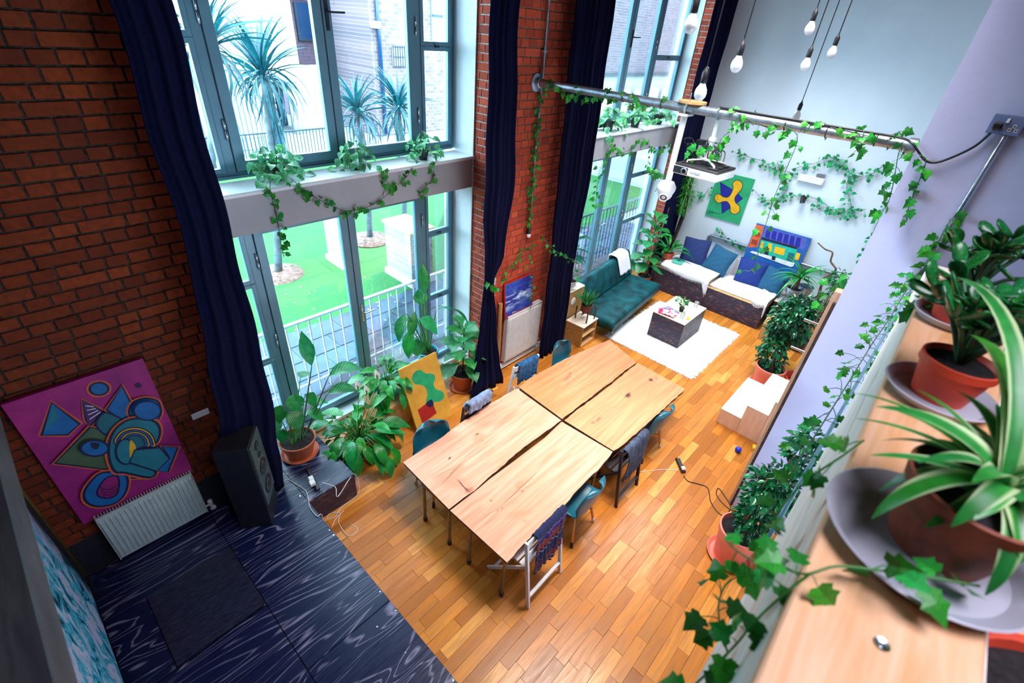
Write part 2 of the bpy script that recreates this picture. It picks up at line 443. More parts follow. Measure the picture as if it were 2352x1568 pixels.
n = t.noise(vn, 22, 5); c = t.mix(t.maprange(n, .35, .75, 0, .6), c, (.07, .018, .008)); c = t.mix(t.maprange(t.noise(vn, .7, 2), .4, .65, 0, .5), c, (.08, .02, .012))
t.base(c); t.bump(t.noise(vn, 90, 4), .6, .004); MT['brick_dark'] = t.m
MT['mortar_dark'] = simple('dark_mortar', (.05, .032, .026), .95, var=.5, scale=30, bump=.8, world=True)  # darker mortar for the left brick wall
MT['mortar2'] = simple('brownish_mortar', (.24, .13, .09), .95, var=.3, scale=30, bump=.8, world=True)
MT['mortar'] = simple('pale_lime_mortar', (.62, .56, .54), .95, var=.25, scale=30, bump=.8, world=True)
t = NT('oak_strip'); t.set(.26, 0, .35)
r = t.rnd(); v = t.coord((.9, 9, 9), True)
rv = t.new('ShaderNodeVectorMath', operation='ADD'); t.l(v, rv.inputs[0]); cmb = t.new('ShaderNodeCombineXYZ'); t.l(t.math('MULTIPLY', r, 40), cmb.inputs[0]); t.l(t.math('MULTIPLY', r, 17), cmb.inputs[1]); t.l(cmb.outputs[0], rv.inputs[1])
n = t.noise(rv.outputs[0], 3.2, 5, .6, .8)
c = t.ramp(r, [(0, (.35, .110, .012)), (.3, (.58, .195, .024)), (.55, (.68, .25, .036)), (.8, (.45, .145, .018)), (1, (.82, .36, .075))])
c = t.mix(t.maprange(n, .38, .66, 0, .55), c, (.26, .085, .014))
t.base(c); t.bump(n, .12, .003); t.l(t.maprange(n, .3, .7, .20, .36), t.b.inputs['Roughness']); MT['oak'] = t.m
MT['floor_gap'] = simple('dark_floor_gap', (.20, .09, .03), .8, var=.1)

XF, XB, YF, YW, YP = 11.4, -0.7, 4.4, 5.3, 4.9       # far wall, back wall, brick front, window plane, beam front
W1 = (1.13, 4.66); W2 = (6.56, 11.0); ZT = 6.3; ZC = 6.6
# ---- floor
fl = struct('floor', MB().box(XB - .4, XF + .3, -2.2, YW + .1, -.12, -.012), MT['floor_gap'])
rects = []; rr = random.Random(3); wv = .118; y = -2.2; row = 0
while y < YW:
    x = XB - rr.uniform(0, .5)
    while x < XF + .2:
        L = rr.choice((.42, .5, .62, .75, .88)); xe = min(x + L, XF + .25)
        if xe > 1.0 or y < -1: rects.append(((x + xe) / 2, y + wv / 2, round(xe - x - .002, 3), wv - .0018))
        x = xe
    y += wv; row += 1
# plane with outward normal +z: u -> x, v -> y
MWf = Matrix(((1, 0, 0, 0), (0, 0, 1, 0), (0, -1, 0, -.012), (0, 0, 0, 1)))
def undercover(p):
    if 7.3 < p.x < 9.55 and 1.9 < p.y < 3.75: return True
    if 2.1 < p.x < 5.95 and 1.65 < p.y < 3.2: return True
    return p.x < 1.2 or p.y < -.05
lay(fl, 'floor_strip', 'floor_strips', rects, MWf, [MT['oak']], .012, .0006, 300, undercover)
# ---- brick walls
CO, ST, HD, JT = .0955, .287, .1435, .014
def courses(u0, u1, z0, z1, seed):
    rr = random.Random(seed); out = []; k = 0; z = z0
    while z + CO * .6 < z1:
        if k % 2 == 0: seq = [HD]; off = (k // 2 % 2) * HD / 3
        else: seq = [ST, HD] if k % 4 == 1 else [ST, ST, HD]; off = rr.uniform(0, ST)
        x = u0 - off; i = 0
        while x < u1 - .02:
            w_ = seq[i % len(seq)]; a, b = max(x, u0), min(x + w_, u1)
            if b - a > .03: out.append(((a + b) / 2, z + CO / 2, round(b - a - JT, 3), CO - JT))
            x += w_; i += 1
        z += CO; k += 1
    return out
def brickwall(name, u0, u1, z0, z1, MW, seed, thick=.3, N=300, extra='mortar', skip=None):
    mb = MB(); mb.box(u0, u1, 0, thick, z0, z1, M=MW)
    o = struct(name, mb, MT[extra])
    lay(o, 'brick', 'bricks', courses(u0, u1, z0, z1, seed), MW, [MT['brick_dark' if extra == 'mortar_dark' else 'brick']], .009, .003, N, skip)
    return o
def T(x, y, z): return Matrix.Translation((x, y, z))
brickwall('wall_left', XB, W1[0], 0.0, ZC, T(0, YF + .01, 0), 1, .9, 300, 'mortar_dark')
brickwall('wall_left_pier', W1[1], W2[0], 0.02, ZC, T(0, YF + .01, 0), 2, .89, 300, 'mortar2', lambda p: p.x > 5.7)
# brick side of the pier next to the near window (faces -x); u runs along +y
MR = Matrix(((0, 1, 0, W1[1] - .0), (-1, 0, 0, 0), (0, 0, 1, 0), (0, 0, 0, 1)))
brickwall('wall_left_reveal', -(YP + .02), -(YF + .002), 0.02, ZC, T(-.002, 0, 0) @ MR, 4, .05, 300, 'mortar', lambda p: p.y < 4.5)
MR2 = Matrix(((0, 1, 0, W2[1]), (-1, 0, 0, 0), (0, 0, 1, 0), (0, 0, 0, 1)))
brickwall('wall_left_end', -(YP + .16), -(YP - .16), 0.02, ZC, MR2, 6, .38, 120)
# white plastered reveals of both windows
for nm, xa, xb, ya, yb in (('trim_1', W1[1] - .02, W1[1] + .05, YP + .02, YW + .2), ('trim_2', W1[0] - .03, W1[0] + .02, YF + .02, YW + .2), ('trim_3', W2[1] - .02, W2[1] + .4, YP + .16, YW + .2), ('trim_4', W2[0] - .02, W2[0] + .04, YF + .02, YW + .2)):
    struct(nm, MB().box(xa, xb, ya, yb, 0.02, ZC - .02), MT['reveal'])
struct('trim_5', MB().box(W1[1] - .03, W1[1] + .002, YP - .012, YP + .02, .02, ZC - .02), MT['white_metal'])
# ---- far, right, back walls and ceiling
struct('wall_far', MB().box(XF, XF + .2, -2.2, YW + .3, 0, ZC), MT['white_wall'])
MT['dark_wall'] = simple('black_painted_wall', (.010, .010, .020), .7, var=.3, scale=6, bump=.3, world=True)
MT['dark_ceiling'] = simple('dark_timber_ceiling', (.06, .045, .04), .7, var=.3, scale=6, bump=.3, world=True)
struct('wall_right', MB().box(5.25, XF, -2.2, -2.0, 0, ZC), MT['white_wall'])
struct('wall_right_mezzanine', MB().box(XB - .3, 5.3, -5.0, -4.8, 0, ZC), MT['dark_ceiling'])
XS, YE = 5.1, .322
struct('wall_end', MB().box(XS, XS + .16, -4.8, YE, 0, ZC), MT['lilac_wall'])
struct('ceiling', MB().box(XB - .4, XF + .3, -5.0, YW + .3, ZC, ZC + .15), MT['dark_ceiling'])
struct('wall_above_windows', MB().box(W1[0], W1[1], YW - .03, YW + .17, ZT, ZC).box(W2[0], W2[1], YW - .03, YW + .17, ZT, ZC), MT['white_wall'])
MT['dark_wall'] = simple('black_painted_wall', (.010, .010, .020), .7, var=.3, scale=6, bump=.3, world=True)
struct('wall_back', MB().box(XB - .2, XB, -5.0, YF + .01, 0, ZC), MT['dark_wall'])
struct('trim_6', MB().box(XB, XB + .014, YF - .018, YF, .42, 3.4), MT['brass'])
# ---- mezzanine deck over the back end and the parapet that carries the pine shelf
t = NT('grey_stained_board'); t.set(.6); v = t.coord((5, .6, 1)); n = t.noise(v, 5, 5, .6, .5)
t.base(t.ramp(n, [(.3, (.030, .030, .040)), (.7, (.085, .080, .085))])); t.bump(n, .3, .003); MT['deck'] = t.m
dk = MB()
for i in range(1, 6): dk.cbox(XB + .005, -.325 , -5 + (i - 1) * 1.87, -5 + i * 1.87 - .006, 3.42, 3.6, .004)
struct('mezzanine_edge', dk, MT['deck'])
struct('mezzanine_floor', MB().box(-.3, XS - .01, -4.8, -.42, 3.28, 3.42), MT['deck'])
t = NT('limed_fascia_board'); t.set(.6); v = t.coord((.5, 8, 8)); n = t.noise(v, 4, 5, .6, 1.2)
c = t.ramp(n, [(.25, (.50, .42, .34)), (.5, (.78, .74, .70)), (.75, (.84, .82, .80))]); t.base(c); t.bump(n, .2, .004); MT['fascia'] = t.m
fa = MB()
def yb(x): return -.050 - .0178 * x
rows = [(3.50, .0), (3.52, .0), (3.56, -.004), (4.05, .0), (4.06, -.003), (4.10, -.003), (4.262, 0)]
xs = [XB + .39, .5, 1.5, 2.3, 3.4, 5.08]
vs = []
for z, off in rows:
    for x in xs:
        k = (z - 3.5) / .762; yt = -.090 if x < 2.4 else -.09 - (x - 2.4) * .02
        zz = z if x < 2.4 else 3.5 + (z - 3.5) * (1 - .85 * (x - 2.3) / 2.8)
        vs.append((x, yb(x) * (1 - k) + yt * k + off, zz))
n0 = len(xs); nb = len(vs)
vs += [(x, -.34, z if (x < 2.4 or z < 4) else 3.5 + (z - 3.5) * (1 - .85 * (x - 2.3) / 2.8)) for z in (3.5, 4.262) for x in xs]
fs = [(r * n0 + i, r * n0 + i + 1, (r + 1) * n0 + i + 1, (r + 1) * n0 + i) for r in range(len(rows) - 1) for i in range(n0 - 1)]
top = (len(rows) - 1) * n0
for i in range(n0 - 1):
    fs += [(top + i, top + i + 1, nb + n0 + i + 1, nb + n0 + i), (i + 1, i, nb + i, nb + i + 1), (nb + i + 1, nb + i, nb + n0 + i, nb + n0 + i + 1)]
fs += [tuple([r * n0 for r in range(len(rows))] + [nb + n0, nb]), tuple([r * n0 + n0 - 1 for r in range(len(rows) - 1, -1, -1)] + [nb + n0 - 1, nb + 2 * n0 - 1])]
fa.add(vs, fs); struct('parapet', fa, MT['fascia'])

# ================================================================ windows
def bars(mb, x0, x1, z0, z1, w_, y0, y1, c=.006):
    mb.cbox(x0, x0 + w_, y0, y1, z0, z1, c); mb.cbox(x1 - w_, x1, y0, y1, z0, z1, c)
    mb.cbox(x0 + w_ - .002, x1 - w_ + .002, y0 + .002, y1 - .002, z0, z0 + w_, c); mb.cbox(x0 + w_ - .002, x1 - w_ + .002, y0 + .002, y1 - .002, z1 - w_, z1, c)
def window(name, X, xm, z0, z1, transoms, hz):
    # X: frame from..to; xm: left mullion, stile, right mullion; transoms split the narrow lights
    x0, x1 = X; ml, ms, mr = xm
    mb = MB(); bars(mb, x0, x1, z0, z1, .055, YW, YW + .09)
    for x in (ml, mr): mb.cbox(x - .045, x + .045, YW - .002, YW + .088, z0 + .05, z1 - .05, .006)
    mb.cbox(x0 + .05, x1 - .05, YW - .03, YW + .02, z0, z0 + .03, .005)
    fr = struct(name, mb, MT['frame'])
    g = MB(); g.box(ml + .045, ml + .052, YW - .006, YW + .05, z0 + .06, z1 - .06).box(mr - .052, mr - .045, YW - .006, YW + .05, z0 + .06, z1 - .06)
    g.box(ms - .004, ms + .004, YW - .018, YW + .04, z0 + .06, z1 - .06); struct('gasket', g, MT['frame_dark'], fr)
    for a, b in ((ml + .052, ms - .006), (ms + .006, mr - .052)):
        m = MB(); bars(m, a, b, z0 + .06, z1 - .06, .095, YW - .02, YW + .045)
        lf = struct('door_leaf', m, MT['frame'], fr)
        struct('pane', MB().box(a + .09, b - .09, YW + .008, YW + .016, z0 + .15, z1 - .15), MT['glass'], lf)
        hx = ml + .03 if a < ms - .5 and b < ms else mr - .03
        for k in range(3):
            zz = z0 + .45 + k * (z1 - z0 - .9) / 2
            h = MB(); h.tube([(hx, YW - .022, zz - .09), (hx, YW - .022, zz - .005)], .013, 8); h.tube([(hx, YW - .022, zz + .005), (hx, YW - .022, zz + .09)], .013, 8)
            struct('hinge', h, MT['chrome'], lf, True)
    # lever handle on the right leaf
    h = MB(); h.cbox(ms + .03, ms + .065, YW - .035, YW - .018, hz - .16, hz + .11, .004); h.tube([(ms + .047, YW - .03, hz), (ms + .047, YW - .085, hz), (ms + .06, YW - .09, hz), (ms + .21, YW - .09, hz + .005)], .011, 8)
    h.tube([(ms + .047, YW - .03, hz - .12), (ms + .047, YW - .045, hz - .12)], .012, 8)
    struct('door_handle', h, MT['frame_dark'] if z0 > 3 else MT['chrome'], fr)
    for a, b in ((x0 + .055, ml - .045), (mr + .045, x1 - .055)):
        zs = [z0 + .055] + transoms + [z1 - .055]
        for i in range(len(zs) - 1):
            m = MB(); bars(m, a, b, zs[i], zs[i + 1], .048, YW - .012, YW + .05)
            li = struct('casement', m, MT['frame'], fr)
            struct('pane', MB().box(a + .044, b - .044, YW + .008, YW + .016, zs[i] + .044, zs[i + 1] - .044), MT['glass'], li)
            if i and i < len(zs) - 1 and a > ms:
                st = MB(); xc = (a + b) / 2; st.cbox(xc - .03, xc + .03, YW - .035, YW - .01, zs[i] - .012, zs[i] + .014, .003); st.tube([(xc, YW - .035, zs[i]), (xc - .09, YW - .075, zs[i] + .03)], .008, 6)
                struct('casement_stay', st, MT['frame_dark'], li)
window('window_1', (W1[0] + .02, W1[1] - .02), (1.72, 2.895, 4.07), .06, 3.06, [1.30, 2.36], 1.52)
window('window_2', (W1[0] + .02, W1[1] - .02), (1.72, 2.895, 4.07), 3.52, ZT, [4.72], 4.98)
window('window_3', (W2[0] + .02, W2[1] - .02), (7.68, 8.78, 9.80), .06, 3.06, [1.33, 2.40], 1.52)
window('window_4', (W2[0] + .02, W2[1] - .02), (7.68, 8.78, 9.80), 3.52, ZT, [4.68], 4.98)
for i, (a, b) in enumerate((W1, W2)):
    xa = a - .06
    struct('beam_%d' % (i + 1), MB().box(a + .01, b - .012, YP, YW - .001, 3.08, 3.455), MT['beam'])
    struct('window_sill_%d' % (i + 1), MB().cbox(a + .012, b + .03 if i == 0 else b - .02, YP - .03, YW - .012, 3.457, 3.497, .008), MT['sill'])
    struct('threshold_%d' % (i + 1), MB().cbox(a + .03, b - .03, YW - .2, YW + .1, 0.0, .055, .006), MT['reveal'])
struct('trim_7', MB().box(a + .9, a + .905, YP - .002, YP, 3.085, 3.452).box(1.90, 1.905, YP - .002, YP, 3.085, 3.452), MT['frame_dark'])
for i, (a, b) in enumerate(((W1[1] + .002, W2[0]),)):
    struct('baseboard_left', MB().cbox(a + .1, b, YF - .02, YF - .001, .01, .13, .005), MT['sill'])
struct('baseboard_reveal', MB().cbox(W1[1] - .022, W1[1] - .004, YF + .02, YP, .01, .13, .004), MT['sill'])

# ================================================================ stage
struct('dark_panel_stage', MB().cbox(XB + .015, W1[0] - .05, YF - .006, YF + .0005, .402, .84, .002), MT['dark_wall'])  # thin dark panel added over the foot of the left brick wall
t = NT('black_stained_plywood'); t.set(.30, 0, .5)
v = t.coord((.32, 2.2, 2.2), True); n = t.noise(v, 1.5, 2.2, .5, .7); n2 = t.noise(t.coord((1, 1, 1), True), 1.1, 2)
n3 = t.noise(t.coord((.5, 14, 14), True), 4, 3)
s = t.math('FRACT', t.math('MULTIPLY', n, 17.0)); ln = t.maprange(t.math('ABSOLUTE', t.math('SUBTRACT', s, .5)), .0, .14, 1, 0)
am = t.math('MULTIPLY', ln, t.math('MULTIPLY', t.maprange(n2, .30, .50), t.maprange(n3, .30, .50)))
c = t.mix(t.math('MULTIPLY', am, .62), (.003, .008, .050), (.36, .34, .50)); t.base(c); t.bump(n3, .1, .002)
t.l(t.maprange(n3, .3, .7, .24, .42), t.b.inputs['Roughness']); MT['stage'] = t.m
t = NT('dark_stained_plywood_front'); t.set(.5); v = t.coord((3, 3, 12)); n = t.noise(v, 3.0, 5, .65, .6)
t.base(t.mix(t.maprange(n, .54, .66), (.022, .016, .046), (.22, .10, .06))); t.bump(n, .2, .003); MT['dark_ply'] = t.m
t = NT('dark_stained_plywood_side'); t.set(.5); v = t.coord((6, 6, 1)); n = t.noise(v, 6.0, 5, .65, .6)
t.base(t.mix(t.maprange(n, .52, .66), (.016, .013, .030), (.26, .20, .20))); MT['dark_ply2'] = t.m
stg = struct('stage', MB().box(XB + .002, 1.165, -3.4, YF - .002, 0.003, .375), MT['dark_ply'])
pan = [(XB + .005, -.378, 2.985, 3.797), (XB + .005, .35, -3.4, .0), (XB + .005, .35, .004, 1.42), (XB + .005, .35, 1.424, 2.975), (XB + .005, .35, 3.80, YF - .006), (.354, 1.172, -3.4, .62), (.354, 1.172, .624, 2.22), (.354, 1.172, 2.224, YF - .006)]
for a in pan: struct('plywood_panel', MB().cbox(a[0], a[1] - .003, a[2], a[3] - .003, .375, .40, .002), MT['stage'], stg)
scr = MB()
for (x, y) in ((1.15, 1.3), (1.15, 2.1), (1.15, 2.35), (1.15, 3.2), (1.15, 3.28), (1.14, 3.9), (.34, 2.99), (.37, 3.0), (-.39, 2.99), (-.40, 3.02), (.9, .66), (.92, .60), (.95, 2.1), (1.0, 1.75)): scr.lathe([(.009, .4), (.009, .4025), (.001, .403)], (x, y, 0), 8)
linkmesh('screws', scr.mesh('screws'), MT['chrome'], stg)['kind'] = 'stuff'
t = NT('glossy_black_hatch'); t.set(.22, 0, .5); v = t.coord((4, 30, 1)); n = t.noise(v, 3, 4)
t.base(t.mix(t.maprange(n, .4, .7), (.010, .014, .035), (.030, .040, .075))); t.bump(n, .15, .002); MT['hatch'] = t.m
struct('hatch_panel', MB().cbox(-.375, .345, 2.985, 3.79, .376, .422, .003), MT['hatch'], stg)
# ================================================================ dining tables (four live-edge slabs on tube legs)
TZ = .72
def spotmask(t, vec, cx, cy, rx, ry, ang, soft=.5):
    mp = t.new('ShaderNodeMapping', vector_type='TEXTURE'); mp.inputs['Location'].default_value = (cx, cy, 0); mp.inputs['Rotation'].default_value = (0, 0, ang)
    mp.inputs['Scale'].default_value = (rx, ry, 1e4); t.l(vec, mp.inputs[0])
    ln = t.new('ShaderNodeVectorMath', operation='LENGTH'); t.l(mp.outputs[0], ln.inputs[0])
    return t.maprange(ln.outputs['Value'], 1.0, soft, 0, 1)
def slabmat(name, base, knots, streak=0.0):
    t = NT(name); t.set(.36, 0, .5)
    pos = t.coord((1, 1, 1), True)
    wob = t.new('ShaderNodeVectorMath', operation='ADD'); t.l(pos, wob.inputs[0])
    nz = t.new('ShaderNodeVectorMath', operation='SCALE'); t.l(t.noise(pos, 6, 3, out='Color'), nz.inputs[0]); nz.inputs['Scale'].default_value = .024; t.l(nz.outputs[0], wob.inputs[1])
    g = t.coord((.55, 9, 9), True); n = t.noise(g, 2.0, 5, .6, .6); n2 = t.noise(pos, 1.3, 2)
    hi = tuple(min(1, c * 1.12) for c in base); lo = tuple(c * f for c, f in zip(base, (.82, .68, .55)))
    c = t.mix(t.maprange(n, .35, .68), hi, lo); c = t.mix(t.maprange(n2, .5, .75, 0, .45), c, tuple(b * f for b, f in zip(base, (.95, .75, .6))))
    for (px, py, lx, ly, ang, dk) in knots:
        if dk >= 10:   # a line from (px, py) to (lx, ly), ang wide
            a_, b_ = AZ(px, py, TZ), AZ(lx, ly, TZ); p = (a_ + b_) / 2; d_ = b_ - a_; ly, lx, ang = ang, d_.length / 2, math.atan2(d_.y, d_.x); dk -= 10
        else: p = AZ(px, py, TZ)
        m = spotmask(t, wob.outputs[0], p.x + .012, p.y + .012, lx, ly, ang, .35)
        col = (.05, .018, .02) if dk == 2 else ((.30, .10, .05) if dk == 1 else (.52, .22, .11))
        c = t.mix(t.math('MULTIPLY', m, .95 if dk == 2 else (.75 if dk == 1 else .55)), c, col)
    t.base(c); t.bump(n, .10, .003); t.l(t.maprange(n, .3, .7, .30, .44), t.b.inputs['Roughness']); return t.m
MT['slab_a'] = slabmat('pink_oak_slab', (.78, .375, .26), [(1096, 997, .035, .022, 0, 2), (1108, 1012, .022, .018, 0, 1), (1100, 1005, .14, .10, .3, 0), (1032, 1052, .035, .018, .3, 2), (1040, 1105, .30, .12, -1.1, 0), (1050, 1080, .16, .07, 0, 0), (1045, 1094, 1078, 1131, .010, 12), (1066, 1118, 1080, 1131, .020, 12), (980, 1105, 1060, 1065, .006, 11), (1060, 1060, 1110, 1012, .006, 11), (1120, 985, 1180, 950, .008, 10), (1040, 1085, .30, .015, .2, 1), (1078, 1126, .07, .05, 0, 1), (1165, 960, .35, .05, .1, 0)])
MT['slab_b'] = slabmat('pale_oak_slab', (.78, .355, .24), [(1200, 1128, .03, .02, 0, 1), (1190, 1118, .02, .015, 0, 1), (1193, 1111, .09, .06, 0, 0), (1153, 1166, .022, .015, 0, 1), (1144, 1171, .02, .014, 0, 1), (1082, 1210, 1165, 1150, .007, 11), (1100, 1215, 1150, 1180, .006, 11), (1165, 1145, 1240, 1100, .006, 11), (1200, 1190, 1213, 1205, .02, 10), (1190, 1125, .5, .014, .05, 1), (1128, 1149, .02, .02, 0, 1), (1260, 1050, .3, .05, .1, 0), (1195, 1180, .2, .06, -.5, 0)])
MT['slab_c'] = slabmat('orange_oak_slab', (.72, .265, .115), [(1303, 867, .16, .04, .15, 1), (1268, 898, 1292, 880, .009, 11), (1250, 905, 1330, 850, .006, 10), (1320, 840, 1390, 800, .008, 10), (1310, 857, .06, .03, 0, 1), (1350, 850, .5, .03, 0, 0)])
MT['slab_d'] = slabmat('orange_oak_slab_knotty', (.74, .28, .13), [(1443, 908, .085, .045, .2, 2), (1430, 915, 1452, 897, .012, 12), (1362, 970, 1385, 958, .012, 11), (1495, 872, .06, .045, 0, 2), (1507, 868, .05, .015, .4, 1), (1362, 970, .05, .03, 0, 1), (1375, 962, .10, .03, .2, 1), (1410, 935, .02, .015, 0, 1), (1400, 950, .5, .04, 0, 0)])
MT['bark_edge'] = simple('bark_covered_slab_edge', (.20, .09, .035), .9, var=.5, scale=25, bump=1.0, world=True)
def table(label, poly, mat, legs, live):
    P = [AZ(x, y, TZ) for x, y in poly]; c = sum(P, V((0, 0, 0))) / len(P); c.z = 0
    t_ = Thing('dining_table', label, 'table', c, 0, 'live-edge oak tables pushed together')
    # densify with a little waviness on the live edges
    Q = []
    rr = random.Random(len(poly) * 7)
    for i in range(len(P)):
        a, b = P[i], P[(i + 1) % len(P)]; L = (b - a).length; n = max(1, int(L / .07)) if i in live else 1
        nrm = V(((b - a).y, -(b - a).x, 0)).normalized()
        for k in range(n):
            q = a.lerp(b, k / n)
            if k: q = q + nrm * rr.uniform(-.007, .007)
            Q.append(q)
    top = MB(); k = len(Q); ctr = V((c.x, c.y, TZ))
    lo = [ctr + (q - ctr) * (1 - .012 * 1) - V((0, 0, .055)) for q in Q]
    top.add(Q + lo, [tuple(range(k)), tuple(range(2 * k - 1, k - 1, -1))] + [((i + 1) % k, i, k + i, k + (i + 1) % k) for i in range(k)])
    top.m = [0, 0] + [1] * k
    bmn = t_.part('tabletop', top, [mat, MT['bark_edge']], world=True)
    import bmesh
    bm = bmesh.new(); bm.from_mesh(bmn.data); bmesh.ops.recalc_face_normals(bm, faces=bm.faces); bm.to_mesh(bmn.data); bm.free()
    for (x, y) in legs:
        l = MB(); l.tube([(x, y, .0), (x, y, .665)], .0185, 10)
        lg = t_.part('leg', l, MT['leg_steel'], world=True, smooth=False, sharp=40)
        t_.part('foot_cap', MB().tube([(x, y, .0), (x, y, .06)], .026, 10), MT['black'], lg, world=True, sharp=40)
    for xa in sorted(set(round(l[0], 2) for l in legs)):
        ys = [l[1] for l in legs if abs(l[0] - xa) < .02]; t_.part('leg_rail', MB().cbox(xa - .02, xa + .02, min(ys) - .02, max(ys) + .02, .635, .667, .004), MT['leg_steel'], world=True)
    return t_
seamL = [(1289, 965), (1246, 996), (1213, 1020), (1177, 1049), (1150, 1073), (1120, 1098), (1100, 1117), (1078, 1134), (1052, 1153), (1031, 1169)]
table('near oak table by the window side, with a long dark crack at its near corner', [(925.5, 1061.5), (970, 1032), (1018, 1002), (1059, 970), (1120, 930), (1187, 892)] + seamL, MT['slab_a'], [(2.125, 2.91), (2.125, 2.47), (3.85, 2.95), (3.85, 2.5)], set(range(0, 15)) - {5})
table('near oak table on the aisle side, its knots in a row near the end', [(1034, 1172), (1100, 1121), (1123, 1101), (1184, 1056), (1251, 1005), (1290, 968), (1407, 1037), (1380, 1072), (1326, 1125), (1290, 1168), (1257, 1203), (1215, 1237), (1164, 1291)], MT['slab_b'], [(2.125, 2.14), (2.125, 1.64), (3.85, 2.3), (3.85, 1.72)], {6, 7, 8, 9, 10, 11})
table('far oak table by the window side, next to the covered radiator', [(1192, 889), (1214, 870), (1250, 850), (1300, 823), (1345, 803), (1400, 780), (1462, 832), (1436, 850), (1400, 880), (1330, 932), (1291, 962)], MT['slab_c'], [(4.2, 3.15), (4.2, 2.55), (5.8, 3.05), (5.8, 2.55)], {0, 1, 2, 3, 4, 6, 7, 8, 9})
table('far oak table on the aisle side, with two big dark knots near the rug', [(1296, 965), (1334, 935), (1404, 884), (1440, 853), (1465, 833), (1574, 893), (1537, 927), (1483, 976), (1430, 1022), (1409, 1035)], MT['slab_d'], [(4.25, 2.35), (4.25, 1.85), (5.7, 2.3), (5.7, 1.78)], {0, 1, 2, 3, 5, 6, 7, 8})

# ================================================================ chairs
def shell_chair(label, x, y, rz, proto=[None], s=1.1):
    if proto[0] is None:
        t_ = Thing('shell_chair', label, 'chair', (x, y, 0), rz, 'teal shell chairs at the dining tables')
        prof = [(.235, .425, .19), (.205, .452, .212), (.10, .452, .228), (-.03, .438, .236), (-.13, .435, .238), (-.195, .465, .24), (-.228, .54, .238), (-.246, .64, .234), (-.262, .73, .222), (-.272, .78, .195), (-.278, .805, .15), (-.281, .815, .06)]
        pr = crom([(a, b, c) for a, b, c in prof], 2)
        def f(u, v):
            k = u * (len(pr) - 1); i = min(int(k), len(pr) - 2); p = pr[i].lerp(pr[i + 1], k - i); e = 2 * v - 1
            b = min(1, max(0, (p.y - .45) / .12)); x_ = e * p.z; cu = abs(e) ** 2.6
            return (x_ * s, (p.x + cu * .075 * b) * s, (p.y + cu * .05 * (1 - b)) * s)
        sh = t_.part('seat_shell', MB().grid(f, 22, 12), MT['teal_shell'], smooth=True)
        md = sh.modifiers.new('thickness', 'SOLIDIFY'); md.thickness = .008
        for a in (-1, 1):
            for b in (-1, 1):
                l = MB(); l.tube([(a * .15 * s, b * .12 * s, .43 * s), (a * .215 * s, b * .20 * s, .02)], [.021, .015], 8)
                lg = t_.part('leg', l, MT['beech'], smooth=True)
                p0 = V((a * .2115 * s, b * .1957 * s, .045)); p1 = V((a * .2165 * s, b * .202 * s, .0))
                t_.part('foot_sock', MB().tube([p0 + (p0 - p1) * .9, p0, p1], [.015, .018, .019], 8), MT['black'] if a * b > 0 else MT['cable_white'], lg, smooth=True)
        w_ = MB()
        for a in (-1, 1):
            w_.tube([(a * .16 * s, .13 * s, .38 * s), (-a * .185 * s, -.165 * s, .22 * s)], .005, 6); w_.tube([(a * .185 * s, .165 * s, .22 * s), (a * .17 * s, -.13 * s, .40 * s)], .005, 6)
            w_.tube([(a * .17 * s, .13 * s, .40 * s), (a * .17 * s, -.13 * s, .40 * s)], .006, 6)
        w_.tube([(-.17 * s, .13 * s, .405 * s), (.17 * s, .13 * s, .405 * s)], .006, 6); w_.tube([(-.17 * s, -.13 * s, .405 * s), (.17 * s, -.13 * s, .405 * s)], .006, 6)
        t_.part('wire_brace', w_, MT['black'])
        proto[0] = t_.e; return t_.e
    e = copy_tree(proto[0]); e.location = (x, y, 0); e.rotation_euler = (0, 0, rz); e['label'] = label; return e
shell_chair('teal shell chair on the aisle side, between the two chairs hung with shawls', 3.33, 1.68, .05)
shell_chair('teal shell chair on the aisle side, the one nearest the steps and the blue ball', 5.12, 1.74, -.06)
shell_chair('teal shell chair at the near window-side corner, next to the yellow canvas', 2.58, 3.17, PI - .15)
shell_chair('teal shell chair between the white radiator and the far end of the table', 5.28, 3.20, PI + .05)
def folding_chair(label, x, y, rz, mat, s=1.08, group='wooden folding chairs at the dining tables'):
    t_ = Thing('folding_chair', label, 'chair', (x, y, 0), rz, group)
    for a in (-1, 1):
        X = a * .235 * s
        m = MB(); pts = [V((X, -.175 * s, .85 * s)), V((X, -.215 * s, .55 * s)), V((X, -.29 * s, 0))]
        for i in range(2):
            d = pts[i + 1] - pts[i]; L = d.length; M = T(*pts[i]) @ d.to_track_quat('Z', 'Y').to_matrix().to_4x4(); m.cbox(-.013, .013, -.019, .019, -.008, L + (.008 if i == 0 else 0), .003, M=M)
        t_.part('leg', m, mat)
        m = MB(); p0, p1 = V((X - a * .03, -.19 * s, .50 * s)), V((X - a * .03, .24 * s, 0)); d = p1 - p0
        m.cbox(-.012, .012, -.018, .018, 0, d.length, .003, M=T(*p0) @ d.to_track_quat('Z', 'Y').to_matrix().to_4x4()); t_.part('leg', m, mat)
    for k in range(5):
        yy = -.17 + k * .085; t_.part('seat_slat', MB().cbox(-.20 * s, .20 * s, yy * s, (yy + .07) * s, .445 * s, .465 * s, .004), mat)
    for k in range(2):
        z = .80 - k * .13; yy = -.172 - k * .018; t_.part('back_slat', MB().cbox(-.21 * s, .21 * s, (yy - .008) * s, (yy + .008) * s, (z - .04) * s, (z + .04) * s, .004), mat)
    t_.part('stretcher', MB().cbox(-.22 * s, .22 * s, -.285 * s, -.255 * s, .14 * s, .17 * s, .003).cbox(-.21 * s, .21 * s, .15 * s, .17 * s, .09 * s, .115 * s, .003), mat)
    return t_
